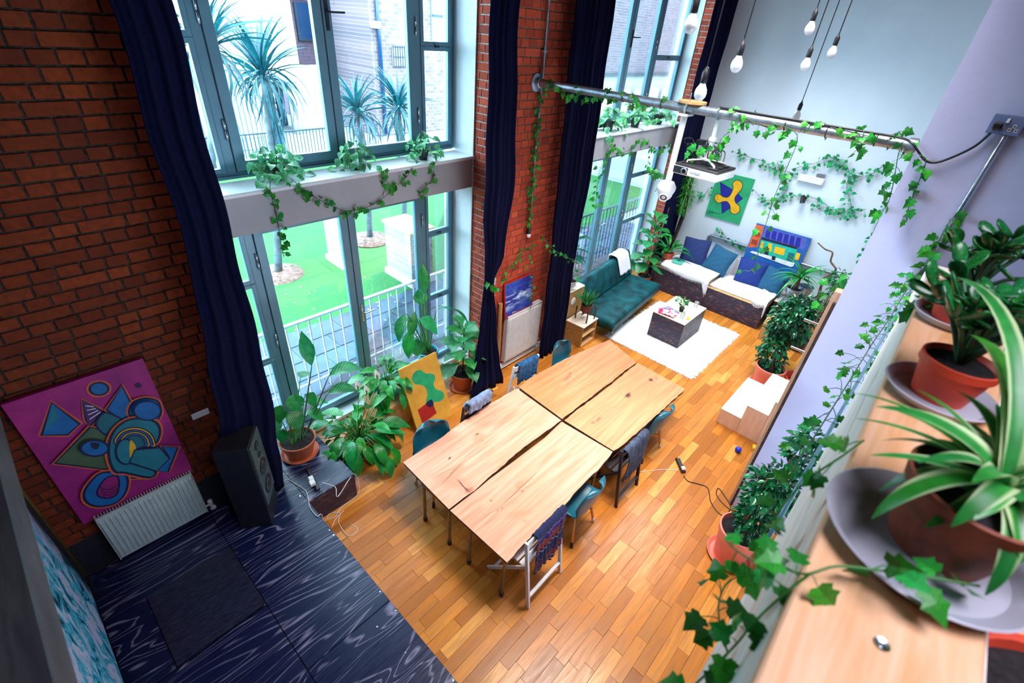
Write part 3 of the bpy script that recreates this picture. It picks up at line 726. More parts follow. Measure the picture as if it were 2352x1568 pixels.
folding_chair('white folding chair at the near aisle-side corner, under a patterned shawl', 2.49, 1.69, .02, MT['white_metal'], s=1.15)
folding_chair('black folding chair on the aisle side, hung with a grey fringed shawl', 4.22, 1.70, 0, MT['black_wood'])
folding_chair('dark folding chair on the window side, with pale striped cloth on its back', 3.36, 3.14, PI + .02, MT['black_wood'])
folding_chair('white folding chair on the window side, wearing a denim jacket', 4.46, 3.28, PI - .05, MT['white_metal'])
def drape(name, label, cat, M, wdt, back, front, mat, seed, fringe=0, ztop=.91, thick=.006, gather=0.0):
    # cloth over a back rail: v runs from the outside hem over the rail to the inside hem
    rr = random.Random(seed); ph = [rr.uniform(0, 6) for _ in range(6)]
    def f(u, v):
        e = 2 * u - 1; s = -back + (back + front) * v
        dz = 0 if abs(s) < .03 else abs(s) - .03
        side = -1 if s < 0 else 1
        r_ = .028 + .02 * min(1, dz * 4)
        y = (s / .03) * .028 if abs(s) < .03 else side * r_
        z = -dz + (.012 * math.cos(s / .03 * PI / 2) if abs(s) < .03 else 0)
        fold = .018 * math.sin(9 * e + ph[0]) + .012 * math.sin(17 * e + ph[1] + dz * 4) + .008 * math.sin(23 * e + 7 * v)
        y += side * abs(fold) * min(1, dz * 5 + .25)
        x = e * wdt / 2 * (1 - gather * min(1, dz * 3) ) + .02 * math.sin(v * 7 + ph[2])
        hem = .03 * math.sin(5 * e + ph[3]) * min(1, dz * 4)
        return (x, y - .19 * dz * (side < 0) * 0, z + hem)
    mb = MB().grid(f, 40, 26, M=M)
    o = solo(name, label, cat, mb, mat, loc=M @ V((0, 0, -.3)), smooth=True)
    md = o.modifiers.new('thickness', 'SOLIDIFY'); md.thickness = thick; md.offset = 1
    if fringe:
        fb = MB()
        for i in range(fringe):
            u = (i + .5) / fringe; p = V(f(u, 0.0)); q = p + V((rr.uniform(-.01, .01), rr.uniform(-.006, .006), -rr.uniform(.035, .06)))
            fb.tube([M @ p, M @ q], [.0065, .003], 4)
        fo = linkmesh('fringe', fb.mesh('fringe', o.location), mat, o); fo['kind'] = 'stuff'
    return o
def CM(x, y, rz, z=.90): return T(x, y, 0) @ Matrix.Rotation(rz, 4, 'Z') @ T(0, -.190, z)
# patterned shawl: navy, violet and brick red woven bands
t = NT('woven_patterned_shawl'); t.set(.9); v = t.coord((1, 1, 1)); sx = t.new('ShaderNodeSeparateXYZ'); t.l(v, sx.inputs[0])
zz = t.math('FRACT', t.math('ADD', t.math('MULTIPLY', sx.outputs[2], 3.1), t.math('MULTIPLY', t.noise(v, 9, 2), .12)))
c = t.ramp(zz, [(0, (.004, .008, .05)), (.22, (.016, .008, .12)), (.30, (.38, .40, .46)), (.33, (.012, .01, .05)), (.42, (.20, .02, .02)), (.60, (.24, .035, .02)), (.66, (.02, .01, .10)), (.80, (.06, .03, .26)), (.86, (.30, .16, .20)), (.89, (.004, .01, .05))], 'CONSTANT')
c = t.mix(t.maprange(t.noise(v, 3, 2), .5, .6), c, (.008, .012, .06)); t.base(c); t.bump(t.noise(v, 90, 2), .6, .003); MT['pattern'] = t.m
drape('patterned_shawl', 'navy and brick-red woven shawl thrown over the white folding chair', 'shawl', CM(2.55, 1.67, .02, .985), .48, .60, .18, MT['pattern'], 3, gather=.05)
drape('fringed_shawl', 'grey-blue fringed shawl hanging from the black folding chair on the aisle', 'shawl', CM(4.27, 1.68, .0, .915), .52, .56, .20, MT['shawl'], 5, fringe=34, gather=.12)
drape('striped_cloth', 'pale grey-blue cloth rolled over the back of the dark folding chair', 'cloth', CM(3.36, 3.14, PI + .02, .915), .40, .12, .12, MT['greycloth'], 8, thick=.03)
drape('denim_jacket', 'blue denim jacket hung on the white folding chair by the radiator', 'jacket', CM(4.46, 3.28, PI - .05, .915), .40, .34, .30, MT['denim'], 9, thick=.02)

# ================================================================ curtains
def curtain(name, label, xr, y, z0, z1, folds, amp, seed, taper=None, rail=True):
    # xr(z) -> (x0, x1)
    rr = random.Random(seed); ph = [rr.uniform(0, 6) for _ in range(5)]
    def f(u, v):
        z = z0 + (z1 - z0) * v; a, b, yo = xr(z)
        wv = math.sin(2 * PI * folds * u + .5 * math.sin(3 * v * PI + ph[0])) * amp + .35 * amp * math.sin(2 * PI * folds * 2.3 * u + ph[1] + 2 * v)
        k = min(1, (b - a) / .35)
        return (a + (b - a) * u + .012 * math.sin(6 * z + ph[2]), y + yo + wv * (.5 + .5 * k), z)
    mb = MB().grid(f, folds * 14, 60)
    o = solo(name, label, 'curtain', mb, MT['curtain'], loc=(xr(z0)[0], y, z0), smooth=True, group='navy floor-length curtains')
    md = o.modifiers.new('thickness', 'SOLIDIFY'); md.thickness = .008
    return o
def lerpz(tab):
    def g(z):
        if z <= tab[0][0]: return tab[0][1:]
        for a, b in zip(tab, tab[1:]):
            if z <= b[0]:
                k = (z - a[0]) / (b[0] - a[0]); k = k * k * (3 - 2 * k); return tuple(a[i] * (1 - k) + b[i] * k for i in (1, 2, 3))
        return tab[-1][1:]
    return g
curtain('curtain', 'navy curtain on the stage, between the pink painting and the near window', lerpz([(.44, .50, 1.06, .10), (1.0, .54, 1.12, .06), (2.1, .72, 1.17, 0), (3.5, .86, 1.19, 0), (5.9, .90, 1.22, 0)]), 4.02, .43, 6.2, 3, .014, 1)
curtain('curtain', 'navy curtain tied back with ivy, beside the brick reveal of the near window', lerpz([(.02, 3.98, 4.72, -.08), (.45, 4.12, 4.66, -.02), (1.2, 4.24, 4.56, .02), (1.93, 4.34, 4.50, .05), (2.3, 4.28, 4.62, .02), (3.2, 4.20, 4.72, 0), (5.2, 4.20, 4.60, 0), (6.2, 4.18, 4.58, 0)]), 4.2, .012, 6.2, 4, .028, 2)
curtain('curtain', 'broad navy curtain right of the blue seascape, reaching the floor beside the shell chair', lerpz([(.02, 5.68, 6.34, 0), (1.7, 5.66, 6.30, 0), (3.3, 5.60, 6.38, 0), (5.3, 5.52, 6.32, 0), (6.2, 5.50, 6.30, 0)]), 4.12, .012, 6.2, 6, .030, 3)
curtain('curtain', 'farthest navy curtain, in the corner by the white wall', lerpz([(.02, 10.42, 11.22, -.06), (3, 10.40, 11.36, 0), (6.2, 10.42, 11.38, 0)]), 4.60, .012, 6.2, 5, .03, 4)

# ================================================================ radiators
def radiator(label, x0, x1, yback, z0, z1, mat, ribs, thick=.10, ax='y'):
    # faces -y (ax y) or, on the far wall, -x
    M = Matrix.Identity(4) if ax == 'y' else Matrix(((0, 1, 0, 0), (-1, 0, 0, 0), (0, 0, 1, 0), (0, 0, 0, 1)))
    if ax == 'y': base = V(((x0 + x1) / 2, yback, z0))
    else: base = V((yback, -(x0 + x1) / 2, z0))
    t_ = Thing('radiator', label, 'radiator', base, 0)
    p = MB(); n = ribs * 6
    prof = [(0, 0), (.12, 0), (.25, -.016), (.6, -.016), (.75, 0), (1, 0)]
    xs = [(x0 + .01 + (x1 - x0 - .02) * (k + a) / ribs, b) for k in range(ribs) for a, b in prof[:-1]] + [(x1 - .01, 0)]
    yf = yback - thick; vs = []; hz = z1 - z0
    for z, d in ((z0 + .01, 0), (z0 + .035, 0), (z0 + .05, 1), (z1 - .06, 1), (z1 - .045, 0), (z1 - .03, 0)):
        vs += [(x, yf + b * d, z) for x, b in xs]
    m = len(xs); p.add([M @ V(a) for a in vs], [(r * m + i, r * m + i + 1, (r + 1) * m + i + 1, (r + 1) * m + i) for r in range(5) for i in range(m - 1)])
    p.box(x0 + .01, x1 - .01, yf + .003, yf + .02, z0 + .01, z1 - .03, M=M)
    t_.part('front_panel', p, mat, world=True)
    t_.part('side_cover', MB().cbox(x0, x0 + .008, yf - .004, yback - .02, z0, z1, .002, M=M), mat, world=True)
    t_.part('side_cover', MB().cbox(x1 - .008, x1, yf - .004, yback - .02, z0, z1, .002, M=M), mat, world=True)
    g = MB(); g.box(x0, x1, yf - .004, yf + .012, z1 - .03, z1, M=M); g.box(x0, x1, yback - .035, yback - .02, z1 - .03, z1, M=M)
    k = int((x1 - x0) / .022)
    for i in range(k):
        xx = x0 + (x1 - x0) * (i + .5) / k; g.box(xx - .0045, xx + .0045, yf + .01, yback - .03, z1 - .008, z1 - .002, M=M)
    t_.part('top_grille', g, mat, world=True)
    t_.part('back_panel', MB().box(x0 + .01, x1 - .01, yback - .032, yback - .02, z0 + .01, z1 - .03, M=M), mat, world=True)
    b = MB()
    for xx in (x0 + .12, x1 - .12): b.box(xx - .02, xx + .02, yback - .02, yback - .001, z0 + .05, z1 - .06, M=M)
    t_.part('bracket', b, mat, world=True)
    v_ = MB(); v_.tube([M @ V((x1 + .0, yback - .05, z0 + .04)), M @ V((x1 + .05, yback - .05, z0 + .04)), M @ V((x1 + .05, yback - .05, z0 - .05))], .011, 8); v_.lathe([(.022, 0), (.024, .06), (.015, .07)], M @ V((x1 + .05, yback - .05, z0 + .03)), 12, top=True)
    t_.part('valve', v_, MT['white_plastic'], world=True, sharp=40)
    return t_
radiator('ribbed cream radiator on the stage below the pink painting', -.43, .345, 4.40, .475, 1.085, MT['rad_dim'], 20)
radiator('tall white radiator on the brick pier, below the blue seascape', 4.93, 5.80, 4.40, .20, 1.10, MT['white_metal'], 26)
radiator('white radiator on the far wall behind the cushions', -2.92, -1.64, XF, .30, .93, MT['white_metal'], 26, ax='x')
pp = MB(); pp.tube([(4.72, 4.36, .055), (5.9, 4.36, .055)], .013, 8); pp.tube([(4.72, 4.36, .10), (5.9, 4.36, .10)], .013, 8)
solo('heating_pipes', 'pair of white heating pipes along the skirting under the tall radiator', 'pipe', pp, MT['white_metal'], sharp=40)
# ================================================================ leaves, pots, plants
def leafmesh(name, L, W, droop=.25, fold=.18, peak=.42, seg=8, wav=0.0, mat=None, tipw=0.0, blunt=1.0):
    vs = []; uv = []; fs = []
    for i in range(seg + 1):
        u = i / seg
        w_ = W / 2 * (math.sin(PI * min(1, u ** (math.log(.5) / math.log(peak)))) ** blunt if 0 < u < 1 else 0) + (tipw if u in (0,) else 0)
        a = droop * 1.6 * u; x = L * (math.sin(a) / a if a > 1e-4 else 1) * u if droop > 0 else L * u
        z = -L * (1 - math.cos(a)) / a * u if a > 1e-4 else 0
        wz = W * wav * math.sin(u * 14)
        if i in (0, seg): w_ = max(w_, .001)
        vs += [(x, -w_, z + w_ * fold * 2 + wz), (x, 0, z), (x, w_, z + w_ * fold * 2 - wz)]; uv += [(u, .5 - w_ / W), (u, .5), (u, .5 + w_ / W)]
        if i: b = 3 * i; fs += [(b - 3, b, b + 1, b - 2), (b - 2, b + 1, b + 2, b - 1)]
    me = bpy.data.meshes.new(name); me.from_pydata(vs, [], fs); me.update()
    l = me.uv_layers.new(name='UVMap')
    for p in me.polygons:
        for li in p.loop_indices: l.data[li].uv = uv[me.loops[li].vertex_index]
    me.polygons.foreach_set('use_smooth', [True] * len(me.polygons))
    if mat: me.materials.append(mat)
    return me
def ivymesh(name, s, mat, fold=.12, cup=.1):
    # five-lobed ivy leaf, stalk end at the origin, tip along +x
    out = [(0, .0), (-.12, .20), (.02, .48), (.22, .34), (.40, .52), (.56, .30), (1.0, 0), (.56, -.30), (.40, -.52), (.22, -.34), (.02, -.48), (-.12, -.20)]
    vs = [V((.34 * s, 0, .02 * s))] + [V((x * s, y * s, (abs(y) * fold * 2 - x * x * cup) * s)) for x, y in out]; n = len(out)
    fs = [(0, 1 + i, 1 + (i + 1) % n) for i in range(n)]
    me = bpy.data.meshes.new(name); me.from_pydata([tuple(v) for v in vs], [], fs); me.update()
    l = me.uv_layers.new(name='UVMap')
    for p in me.polygons:
        for li in p.loop_indices: v = vs[me.loops[li].vertex_index]; l.data[li].uv = (v.x / s, .5 + v.y / s)
    me.materials.append(mat); return me
def frame(p, d, up, s=1.0, roll=0.0):
    d = V(d).normalized(); up = V(up); y = up.cross(d)
    if y.length < 1e-4: y = V((0, 1, 0)).cross(d)
    y.normalize(); z = d.cross(y)
    M = Matrix(((d.x, y.x, z.x, p[0]), (d.y, y.y, z.y, p[1]), (d.z, y.z, z.z, p[2]), (0, 0, 0, 1)))
    return M @ Matrix.Rotation(roll, 4, 'X') @ Matrix.Scale(s, 4)
def pot(t_, r, h, mat, saucer=None, z=0.0, rim=.018, taper=.72, smat=None, world=None, soilz=.86, c=(0, 0, 0)):
    p = MB(); p.lathe([(0.002, z + .004), (r * taper, z + .004), (r * (taper + (1 - taper) * .8), z + h * .80), (r * (taper + (1 - taper) * .82) + rim * .6, z + h * .815), (r + rim * .5, z + h * .985), (r + rim * .2, z + h), (r - .008, z + h), (r - .012, z + h * .9), (r * .93 - .008, z + h * soilz - .02)], c, 32)
    o = t_.part('pot', p, mat, sharp=35)
    q = MB(); rr = random.Random(int(r * 1000))
    q.lathe([(r * .95 - .006, z + h * soilz), (r * .7, z + h * soilz + .004), (r * .35, z + h * soilz + .01), (.001, z + h * soilz + .012)], c, 24)
    q.v = [a + V((0, 0, rr.uniform(-.004, .006))) for a in q.v]
    t_.part('soil', q, MT['soil'], smooth=False)
    if saucer:
        sr, sh = saucer; s = MB(); s.lathe([(.002, z + .002), (sr * .86, z + .002), (sr, z + sh), (sr - .006, z + sh + .002), (sr * .84, z + .010), (.002, z + .010)], c, 32); t_.part('saucer', s, smat or mat, sharp=35)
def rosette(t_, me, n, z0, petl, el, seed, stem=None, sc=(.8, 1.15), pr=.005, r0=.04, azs=None, lift=.0, pmat=None, curve=.5, lel=None, maxu=1.0):
    rr = random.Random(seed); pet = MB()
    for i in range(n):
        az = azs[i] if azs else 2.39996 * i + rr.uniform(-.3, .3); e = rr.uniform(*el); L = rr.uniform(*petl)
        h = V((math.cos(az), math.sin(az), 0)); b = h * r0 * rr.uniform(.2, 1) + V((0, 0, z0))
        d0 = (h * math.cos(e) + V((0, 0, math.sin(e)))); e1 = e - curve * rr.uniform(.5, 1.2); d1 = h * math.cos(e1) + V((0, 0, math.sin(e1)))
        m = b + d0 * L * .55; p = m + d1 * L * .45
        pet.tube([b, b.lerp(m, .5), m, p], [pr * 1.3, pr * 1.1, pr, pr * .7], 5)
        ee = e1 - (rr.uniform(*lel) if lel else rr.uniform(.1, .5)); d = h * math.cos(ee) + V((0, 0, math.sin(ee)))
        place('leaf', me if not isinstance(me, list) else me[i % len(me)], frame(p, d, V((0, 0, 1)) + h * .02, rr.uniform(*sc), rr.uniform(-.35, .35)), t_.e)
    t_.part('stems', pet, pmat or MT['stem'], smooth=True)
def stemleaf(t_, stems, base, tip, me, d, s=1.0, up=(0, 0, 1), r=.007, bow=.06, roll=0.0):
    base, tip = V(base), V(tip); m = (base + tip) / 2 + V((0, 0, bow)); pts = crom([base, m, tip], 4)
    stems.tube(pts, [r * 1.5 - r * .8 * i / (len(pts) - 1) for i in range(len(pts))], 6)
    place('leaf', me, frame(tip, d, up, s, roll), t_.e)
LM = {}
LM['lily'] = leafmesh('lily_leaf', .30, .125, .55, .16, .42, 8, mat=MT['leaf_lily'])
LM['lily2'] = leafmesh('lily_leaf', .27, .10, .9, .16, .42, 8, mat=MT['leaf_lily'])
LM['strel'] = leafmesh('strelitzia_leaf', .46, .17, .25, .14, .50, 10, mat=MT['leaf_big'])
LM['strel_d'] = leafmesh('strelitzia_leaf', .50, .19, .9, .12, .48, 10, mat=MT['leaf_big'])
LM['round'] = leafmesh('round_leaf', .24, .20, .5, .10, .42, 8, wav=.03, mat=MT['leaf_big'])
LM['fig'] = leafmesh('fig_leaf', .26, .17, .45, .16, .60, 8, wav=.04, mat=MT['leaf_fig'])
LM['rubber'] = leafmesh('rubber_leaf', .30, .14, .3, .2, .5, 8, mat=MT['leaf_rubber'])
LM['yucca'] = leafmesh('yucca_leaf', .55, .045, .8, .3, .3, 9, mat=MT['leaf_yucca'])
LM['snake'] = leafmesh('snake_leaf', .34, .05, .05, .35, .45, 6, mat=MT['leaf_snake'])
LM['zz'] = leafmesh('zz_leaf', .09, .045, .2, .2, .45, 5, mat=MT['leaf_dark'])
LM['cast'] = leafmesh('lance_leaf', .52, .085, .7, .25, .5, 9, mat=MT['leaf_lily'])
LM['pothos'] = leafmesh('pothos_leaf', .085, .062, .5, .2, .38, 5, mat=MT['leaf_pothos'])
LM['small'] = leafmesh('small_leaf', .06, .035, .3, .2, .45, 4, mat=MT['leaf_ivy'])
LM['ficus_big'] = leafmesh('ficus_leaf', .105, .055, .45, .2, .42, 4, mat=MT['leaf_dark'])
LM['ficus'] = leafmesh('ficus_leaf', .085, .042, .45, .2, .42, 4, mat=MT['leaf_dark'])

# --- plants along the near window
t_ = Thing('strelitzia_plant', 'potted plant with three tall stalks, in a terracotta pot on the black box', 'potted plant', (1.45, 4.50, .402))
pot(t_, .205, .25, MT['terracotta'], (.22, .035))
st = MB(); W0 = t_.loc
def rel(px, py, y): return AY(px, py, y) - W0
stemleaf(t_, st, (.03, -.02, .20), rel(716, 840, 4.50), LM['strel'], rel(690, 750, 4.55) - rel(716, 840, 4.50), .95, up=(-.3, -1, .3), r=.008, bow=0)
stemleaf(t_, st, (.06, -.02, .20), rel(754, 866, 4.50), LM['strel_d'], V((.95, -.05, .38)), 1.15, r=.008, bow=0, roll=-.5, up=(0, -.6, .8))
stemleaf(t_, st, (.06, .0, .20), rel(752, 905, 4.46), LM['strel_d'], V((.95, -.15, .25)), .98, r=.007, bow=0, roll=-.45, up=(0, -.6, .8))
t_.part('stalks', st, MT['stem_dark'], smooth=True)
st = MB()
for px, py, y, d, s in ((673, 905, 4.6, (-.2, -.6, -.35), 1.0), (700, 905, 4.62, (.4, -.5, -.5), .95), (645, 930, 4.5, (-.6, -.6, -.5), .9), (665, 945, 4.4, (.1, -.8, -.5), 1.05), (705, 945, 4.55, (.5, -.4, -.2), 1.0), (645, 960, 4.5, (-.8, -.3, -.4), .85), (690, 868, 4.7, (.5, .3, .1), .8), (720, 925, 4.6, (.7, .0, -.1), .9), (650, 985, 4.4, (-.6, -.7, -.5), .7)):
    stemleaf(t_, st, (random.uniform(-.09, .05), random.uniform(-.05, .05), .20), rel(px, py, y), LM['round'], d, s, r=.006, bow=.02)
t_.part('stems', st, MT['stem'], smooth=True)
t_ = Thing('peace_lily', 'biggest broad-leaved plant on the floor, drooping over its terracotta pot by the black box', 'potted plant', (2.16, 4.36, 0))
pot(t_, .17, .30, MT['terracotta'], (.19, .035))
rosette(t_, [LM['lily'], LM['lily2']], 78, .26, (.16, .46), (.30, 1.35), 11, r0=.09, sc=(1.0, 1.5), curve=.8, lel=(.1, .75))
for k, (px, py) in enumerate(((822, 895), (842, 905), (866, 870))):
    p = AY(px, py, 4.5) - t_.loc
    s_ = MB(); s_.tube([(.02 * k, .02, .26), p - V((0, 0, .05)), p + V((0, 0, .07))], .004, 5); s_.tube([p + V((0, 0, .0)), p + V((.005, -.01, .06))], .008, 6); t_.part('flower_stalk', s_, MT['stem'], smooth=True)
    place('spathe', LM.setdefault('spathe', leafmesh('spathe', .15, .09, .1, .4, .42, 6, mat=MT['petal'])), frame(p, (0, .15, 1), (0, -1, .2), 1.0), t_.e)
t_ = Thing('peace_lily', 'smaller broad-leaved plant in a dark red pot on the pine crate', 'potted plant', (2.88, 4.72, .405))
pot(t_, .12, .20, MT['brown_pot'], (.15, .045), smat=MT['teal_tin'])
rosette(t_, [LM['lily'], LM['lily2']], 56, .17, (.12, .34), (.5, 1.45), 21, r0=.06, sc=(.8, 1.15), curve=.7)
# pine crate open to the side
t_ = Thing('pine_crate', 'pine crate behind the yellow canvas, carrying a plant', 'crate', (2.93, 4.70, 0), .02)
t_.part('side_board', MB().cbox(-.30, -.28, -.26, .26, .0, .40, .003), MT['crate']); t_.part('side_board', MB().cbox(.28, .30, -.26, .26, .0, .40, .003), MT['crate'])
t_.part('top_board', MB().cbox(-.28, .28, -.26, .26, .38, .40, .003), MT['crate']); t_.part('bottom_board', MB().cbox(-.28, .28, -.26, .26, .0, .02, .003), MT['crate']); t_.part('front_board', MB().cbox(-.28, .28, -.26, -.24, .02, .38, .003), MT['crate'])
t_ = Thing('pine_stool_box', 'pale box standing on the window threshold under the teal bucket', 'box', (3.78, 4.92, 0.0))
t_.part('body', MB().cbox(-.20, .20, -.16, .16, 0, .40, .005), MT['plywood_white'])
t_ = Thing('strelitzia_plant', 'tall broad-leaved plant in the teal tin bucket behind the yellow canvas', 'potted plant', (3.78, 4.92, .402))
pot(t_, .165, .27, MT['teal_tin'], None, rim=.012, taper=.78)
hb = MB(); hb.tube([V((-.17, 0, .25))] + [V((-.175 * math.cos(a), -.05 - .07 * math.sin(a), .25 - .09 * math.sin(a))) for a in [PI * k / 10 for k in range(1, 10)]] + [V((.17, 0, .25))], .004, 6); t_.part('handle', hb, MT['chrome'])
W0 = t_.loc; st = MB()
stemleaf(t_, st, (.02, 0, .22), rel(974, 676, 4.9), LM['strel'], rel(975, 606, 5.0) - rel(974, 676, 4.9), 1.0, up=(-.2, -1, .25), r=.012, bow=0)
stemleaf(t_, st, (.0, 0, .22), rel(952, 715, 4.8), LM['strel'], (-.45, -.35, -.55), .85, r=.010, bow=.03, roll=-.3)
stemleaf(t_, st, (-.02, 0, .22), rel(935, 720, 4.7), LM['strel_d'], (-.75, -.30, -.2), .90, r=.009, bow=.05)
stemleaf(t_, st, (.03, 0, .22), rel(962, 732, 4.6), LM['round'], (.55, -.75, -.3), 1.5, r=.010, bow=.03)
stemleaf(t_, st, (.04, 0, .22), rel(1002, 712, 4.65), LM['strel_d'], (.95, -.2, .10), 1.25, r=.009, bow=.04, roll=-.35)
stemleaf(t_, st, (-.04, -.03, .22), rel(945, 755, 4.75), LM['strel_d'], (-.65, -.5, -.3), .95, r=.008, bow=.03)
stemleaf(t_, st, (-.03, -.04, .22), rel(955, 778, 4.7), LM['round'], (-.2, -.6, -.9), 1.2, r=.008, bow=.03)
stemleaf(t_, st, (.05, .03, .22), rel(968, 700, 5.0), LM['round'], (.1, .2, .5), 1.1, r=.008, bow=.03)
t_.part('stalks', st, MT['stem'], smooth=True)
def fig(label, loc, ph, pr_, pmat, h, n, seed, lm, bottom=.15, saucer=None, stemmat=None, s=(.8, 1.1), lean=(0, 0), name='fiddle_leaf_fig'):
    t_ = Thing(name, label, 'potted plant', loc); pot(t_, pr_, ph, pmat, saucer)
    rr = random.Random(seed); st = MB(); tip = V((lean[0], lean[1], h)); b = V((0, 0, ph * .85)); st.tube([b, b.lerp(tip, .5) + V((.01, -.01, 0)), tip], [.012, .010, .006], 7)
    for i in range(n):
        k = (i + .5) / n; p = b.lerp(tip, bottom + (1 - bottom) * k); az = 2.4 * i + rr.uniform(-.3, .3); e = -.1 + .9 * k + rr.uniform(-.2, .2)
        d = V((math.cos(az) * math.cos(e), math.sin(az) * math.cos(e), math.sin(e))); q = p + d * .05; st.tube([p, q], .004, 5)
        place('leaf', lm, frame(q, d, (0, 0, 1), rr.uniform(*s) * (1.05 - .25 * k), rr.uniform(-.3, .3)), t_.e)
    t_.part('stem', st, stemmat or MT['stem_dark'], smooth=True); return t_
fig('bushy plant with lobed leaves in a terracotta pot, at the foot of the ivy-tied curtain', (4.13, 4.48, 0), .32, .19, MT['terracotta'], 1.12, 26, 31, LM['fig'], saucer=(.21, .03), s=(1.15, 1.6))
fig('upright plant with lobed leaves between the teal sofa and the far corner', (9.95, 4.45, 0.0), .26, .16, MT['terracotta'], 1.60, 30, 33, LM['fig'], s=(1.4, 1.9), lean=(.02, .05))

# ================================================================ black box beside the stage
bx = MB(); bx.cbox(1.172, 1.742, 3.765, 5.06, 0.0, .40, .004)
t_ = Thing('plywood_box', 'low black plywood box beside the stage, holding a plant and a socket strip', 'box', (1.46, 4.4, 0))
t_.part('front_panel', MB().cbox(1.172, 1.742, 3.765, 3.785, 0, .385, .003), MT['dark_ply'], world=True); t_.part('side_panel', MB().cbox(1.722, 1.742, 3.787, 5.06, 0, .385, .003), MT['dark_ply'], world=True)
t_.part('side_panel', MB().cbox(1.172, 1.192, 3.787, 5.06, 0, .385, .003), MT['dark_ply'], world=True); t_.part('top_panel', MB().cbox(1.172, 1.744, 3.763, 5.06, .386, .401, .002), MT['stage'], world=True)
# ================================================================ speaker
spx = Thing('tower_speaker', 'black tower loudspeaker standing on the stage in front of the curtain', 'loudspeaker', (.73, 3.97, .402), -.60)
spx.part('cabinet', MB().cbox(-.15, .15, -.165, .165, 0.0, 1.14, .006), MT['black'])
t = NT('streaked_marble_baffle'); t.set(.3); v = t.coord((9, 9, 5)); n = t.noise(v, 2.5, 5, .65, 1.5); t.base(t.ramp(n, [(.3, (.012, .03, .045)), (.5, (.05, .09, .10)), (.62, (.10, .12, .12)), (.72, (.30, .33, .36))])); MT['baffle'] = t.m
bf = spx.part('baffle', MB().cbox(.151, .168, -.158, .158, .30, 1.125, .003), MT['baffle'])
for z, r_ in ((1.02, .05), (.90, .03), (.73, .09), (.47, .10)):
    d = MB(); RM = Matrix.Rotation(PI / 2, 3, 'Y'); d.lathe([(r_, 0), (r_, .006), (r_ * .88, .008), (r_ * .82, .002), (r_ * .4, -.004), (r_ * .35, .004), (.002, .012)], (.169, 0, z), 24, M=RM)
    spx.part('driver', d, MT['black'], bf, sharp=35)

# ================================================================ artworks
def onquad(cs):
    P0 = cs[0]; N = (cs[1] - cs[0]).cross(cs[3] - cs[0]).normalized()
    if N.dot(C0 - P0) < 0: N = -N
    return P0, N
class Art:
    def __init__(s, name, label, corners, thick, mat, base=None, edge=None, cat='painting'):
        s.P0, s.N = onquad(corners); s.k = 0
        c = sum(corners, V((0, 0, 0))) / 4; s.t = Thing(name, label, cat, V((c.x, c.y, min(a.z for a in corners))))
        pr = [c + ((a - c) - s.N * (a - c).dot(s.N)) for a in corners]; s.P0 = pr[0]
        s.face = s.t.part('canvas', MB().slab(pr, s.N, thick), mat, world=True)
    def w(s, x, y): return AP(x, y, s.P0, s.N)
    def fill(s, pts, mat, smooth=0, name='painted_shape'):
        s.k += 1; off = s.N * (.0008 * s.k)
        P = [s.w(*p) for p in pts]
        if smooth: P = crom(P, smooth, True)
        s.t.part(name, MB().slab([p + off for p in P], s.N, .0006), mat, world=True)
    def stroke(s, pts, w_, mat, smooth=0, closed=True, name='painted_line'):
        s.k += 1; off = s.N * (.0008 * s.k); P = [s.w(*p) for p in pts]
        if smooth: P = crom(P, smooth, closed)
        n = len(P); vs = []; fs = []
        for i in range(n):
            a = P[i - 1] if (closed or i) else P[0]; b = P[(i + 1) % n] if (closed or i < n - 1) else P[-1]
            d = (b - a).normalized(); q = d.cross(s.N) * w_ / 2; vs += [P[i] - q + off, P[i] + q + off]
        for i in range(n if closed else n - 1): j = (i + 1) % n; fs.append((2 * i, 2 * i + 1, 2 * j + 1, 2 * j))
        s.t.part(name, MB().add(vs, fs), mat, world=True)
    def blob(s, pts, mat, ol, w_=.012, smooth=6, glow=None):
        if glow: s.stroke(pts, w_ * 2.6, glow, smooth)
        s.fill(pts, mat, smooth); s.stroke(pts, w_, ol, smooth)
def ell(cx, cy, rx, ry, n=14, a0=0): return [(cx + rx * math.cos(2 * PI * i / n + a0), cy + ry * math.sin(2 * PI * i / n + a0)) for i in range(n)]
P_ = {k: flat('paint_' + k, c, var=.12, scale=9) for k, c in dict(navy=(.004, .006, .06), azure=(.004, .14, .42), teal=(.01, .20, .26), dteal=(.01, .13, .17), olive=(.07, .13, .06), violet=(.10, .02, .16), orange=(.75, .12, .03), yel=(.85, .42, .01), amber=(1.0, .52, .01), green=(.012, .36, .14), royal=(.008, .015, .33), red=(.36, .01, .01), ink=(.01, .012, .03), brown=(.20, .03, .03), mauve=(.10, .11, .50), mint=(.01, .50, .36), white=(.80, .86, .90), blue2=(.01, .12, .46), tan=(.55, .27, .12), magenta=(.30, .008, .15)).items()}
t = NT('magenta_canvas'); t.set(.6); v = t.coord((1, 1, 1)); n = t.noise(v, 3.5, 5); t.base(t.ramp(n, [(.3, (.24, .004, .14)), (.5, (.36, .008, .17)), (.7, (.50, .02, .22))])); t.bump(t.noise(v, 60, 2), .2, .002); MT['mag_canvas'] = t.m
cn = [AY(5, 931, 4.37), AY(329, 816.5, 4.37), AY(440, 1085, 4.37), AY(190, 1203, 4.37)]
xl, xr_ = (cn[0].x + cn[3].x) / 2, (cn[1].x + cn[2].x) / 2; zt, zb = (cn[0].z + cn[1].z) / 2, cn[3].z
A1 = Art('abstract_painting', 'large magenta abstract painting with blue shapes, resting on the ribbed radiator', [V((xl, 4.355, zt)), V((xr_, 4.355, zt)), V((xr_, 4.355, zb)), V((xl, 4.355, zb))], .03, MT['mag_canvas'])
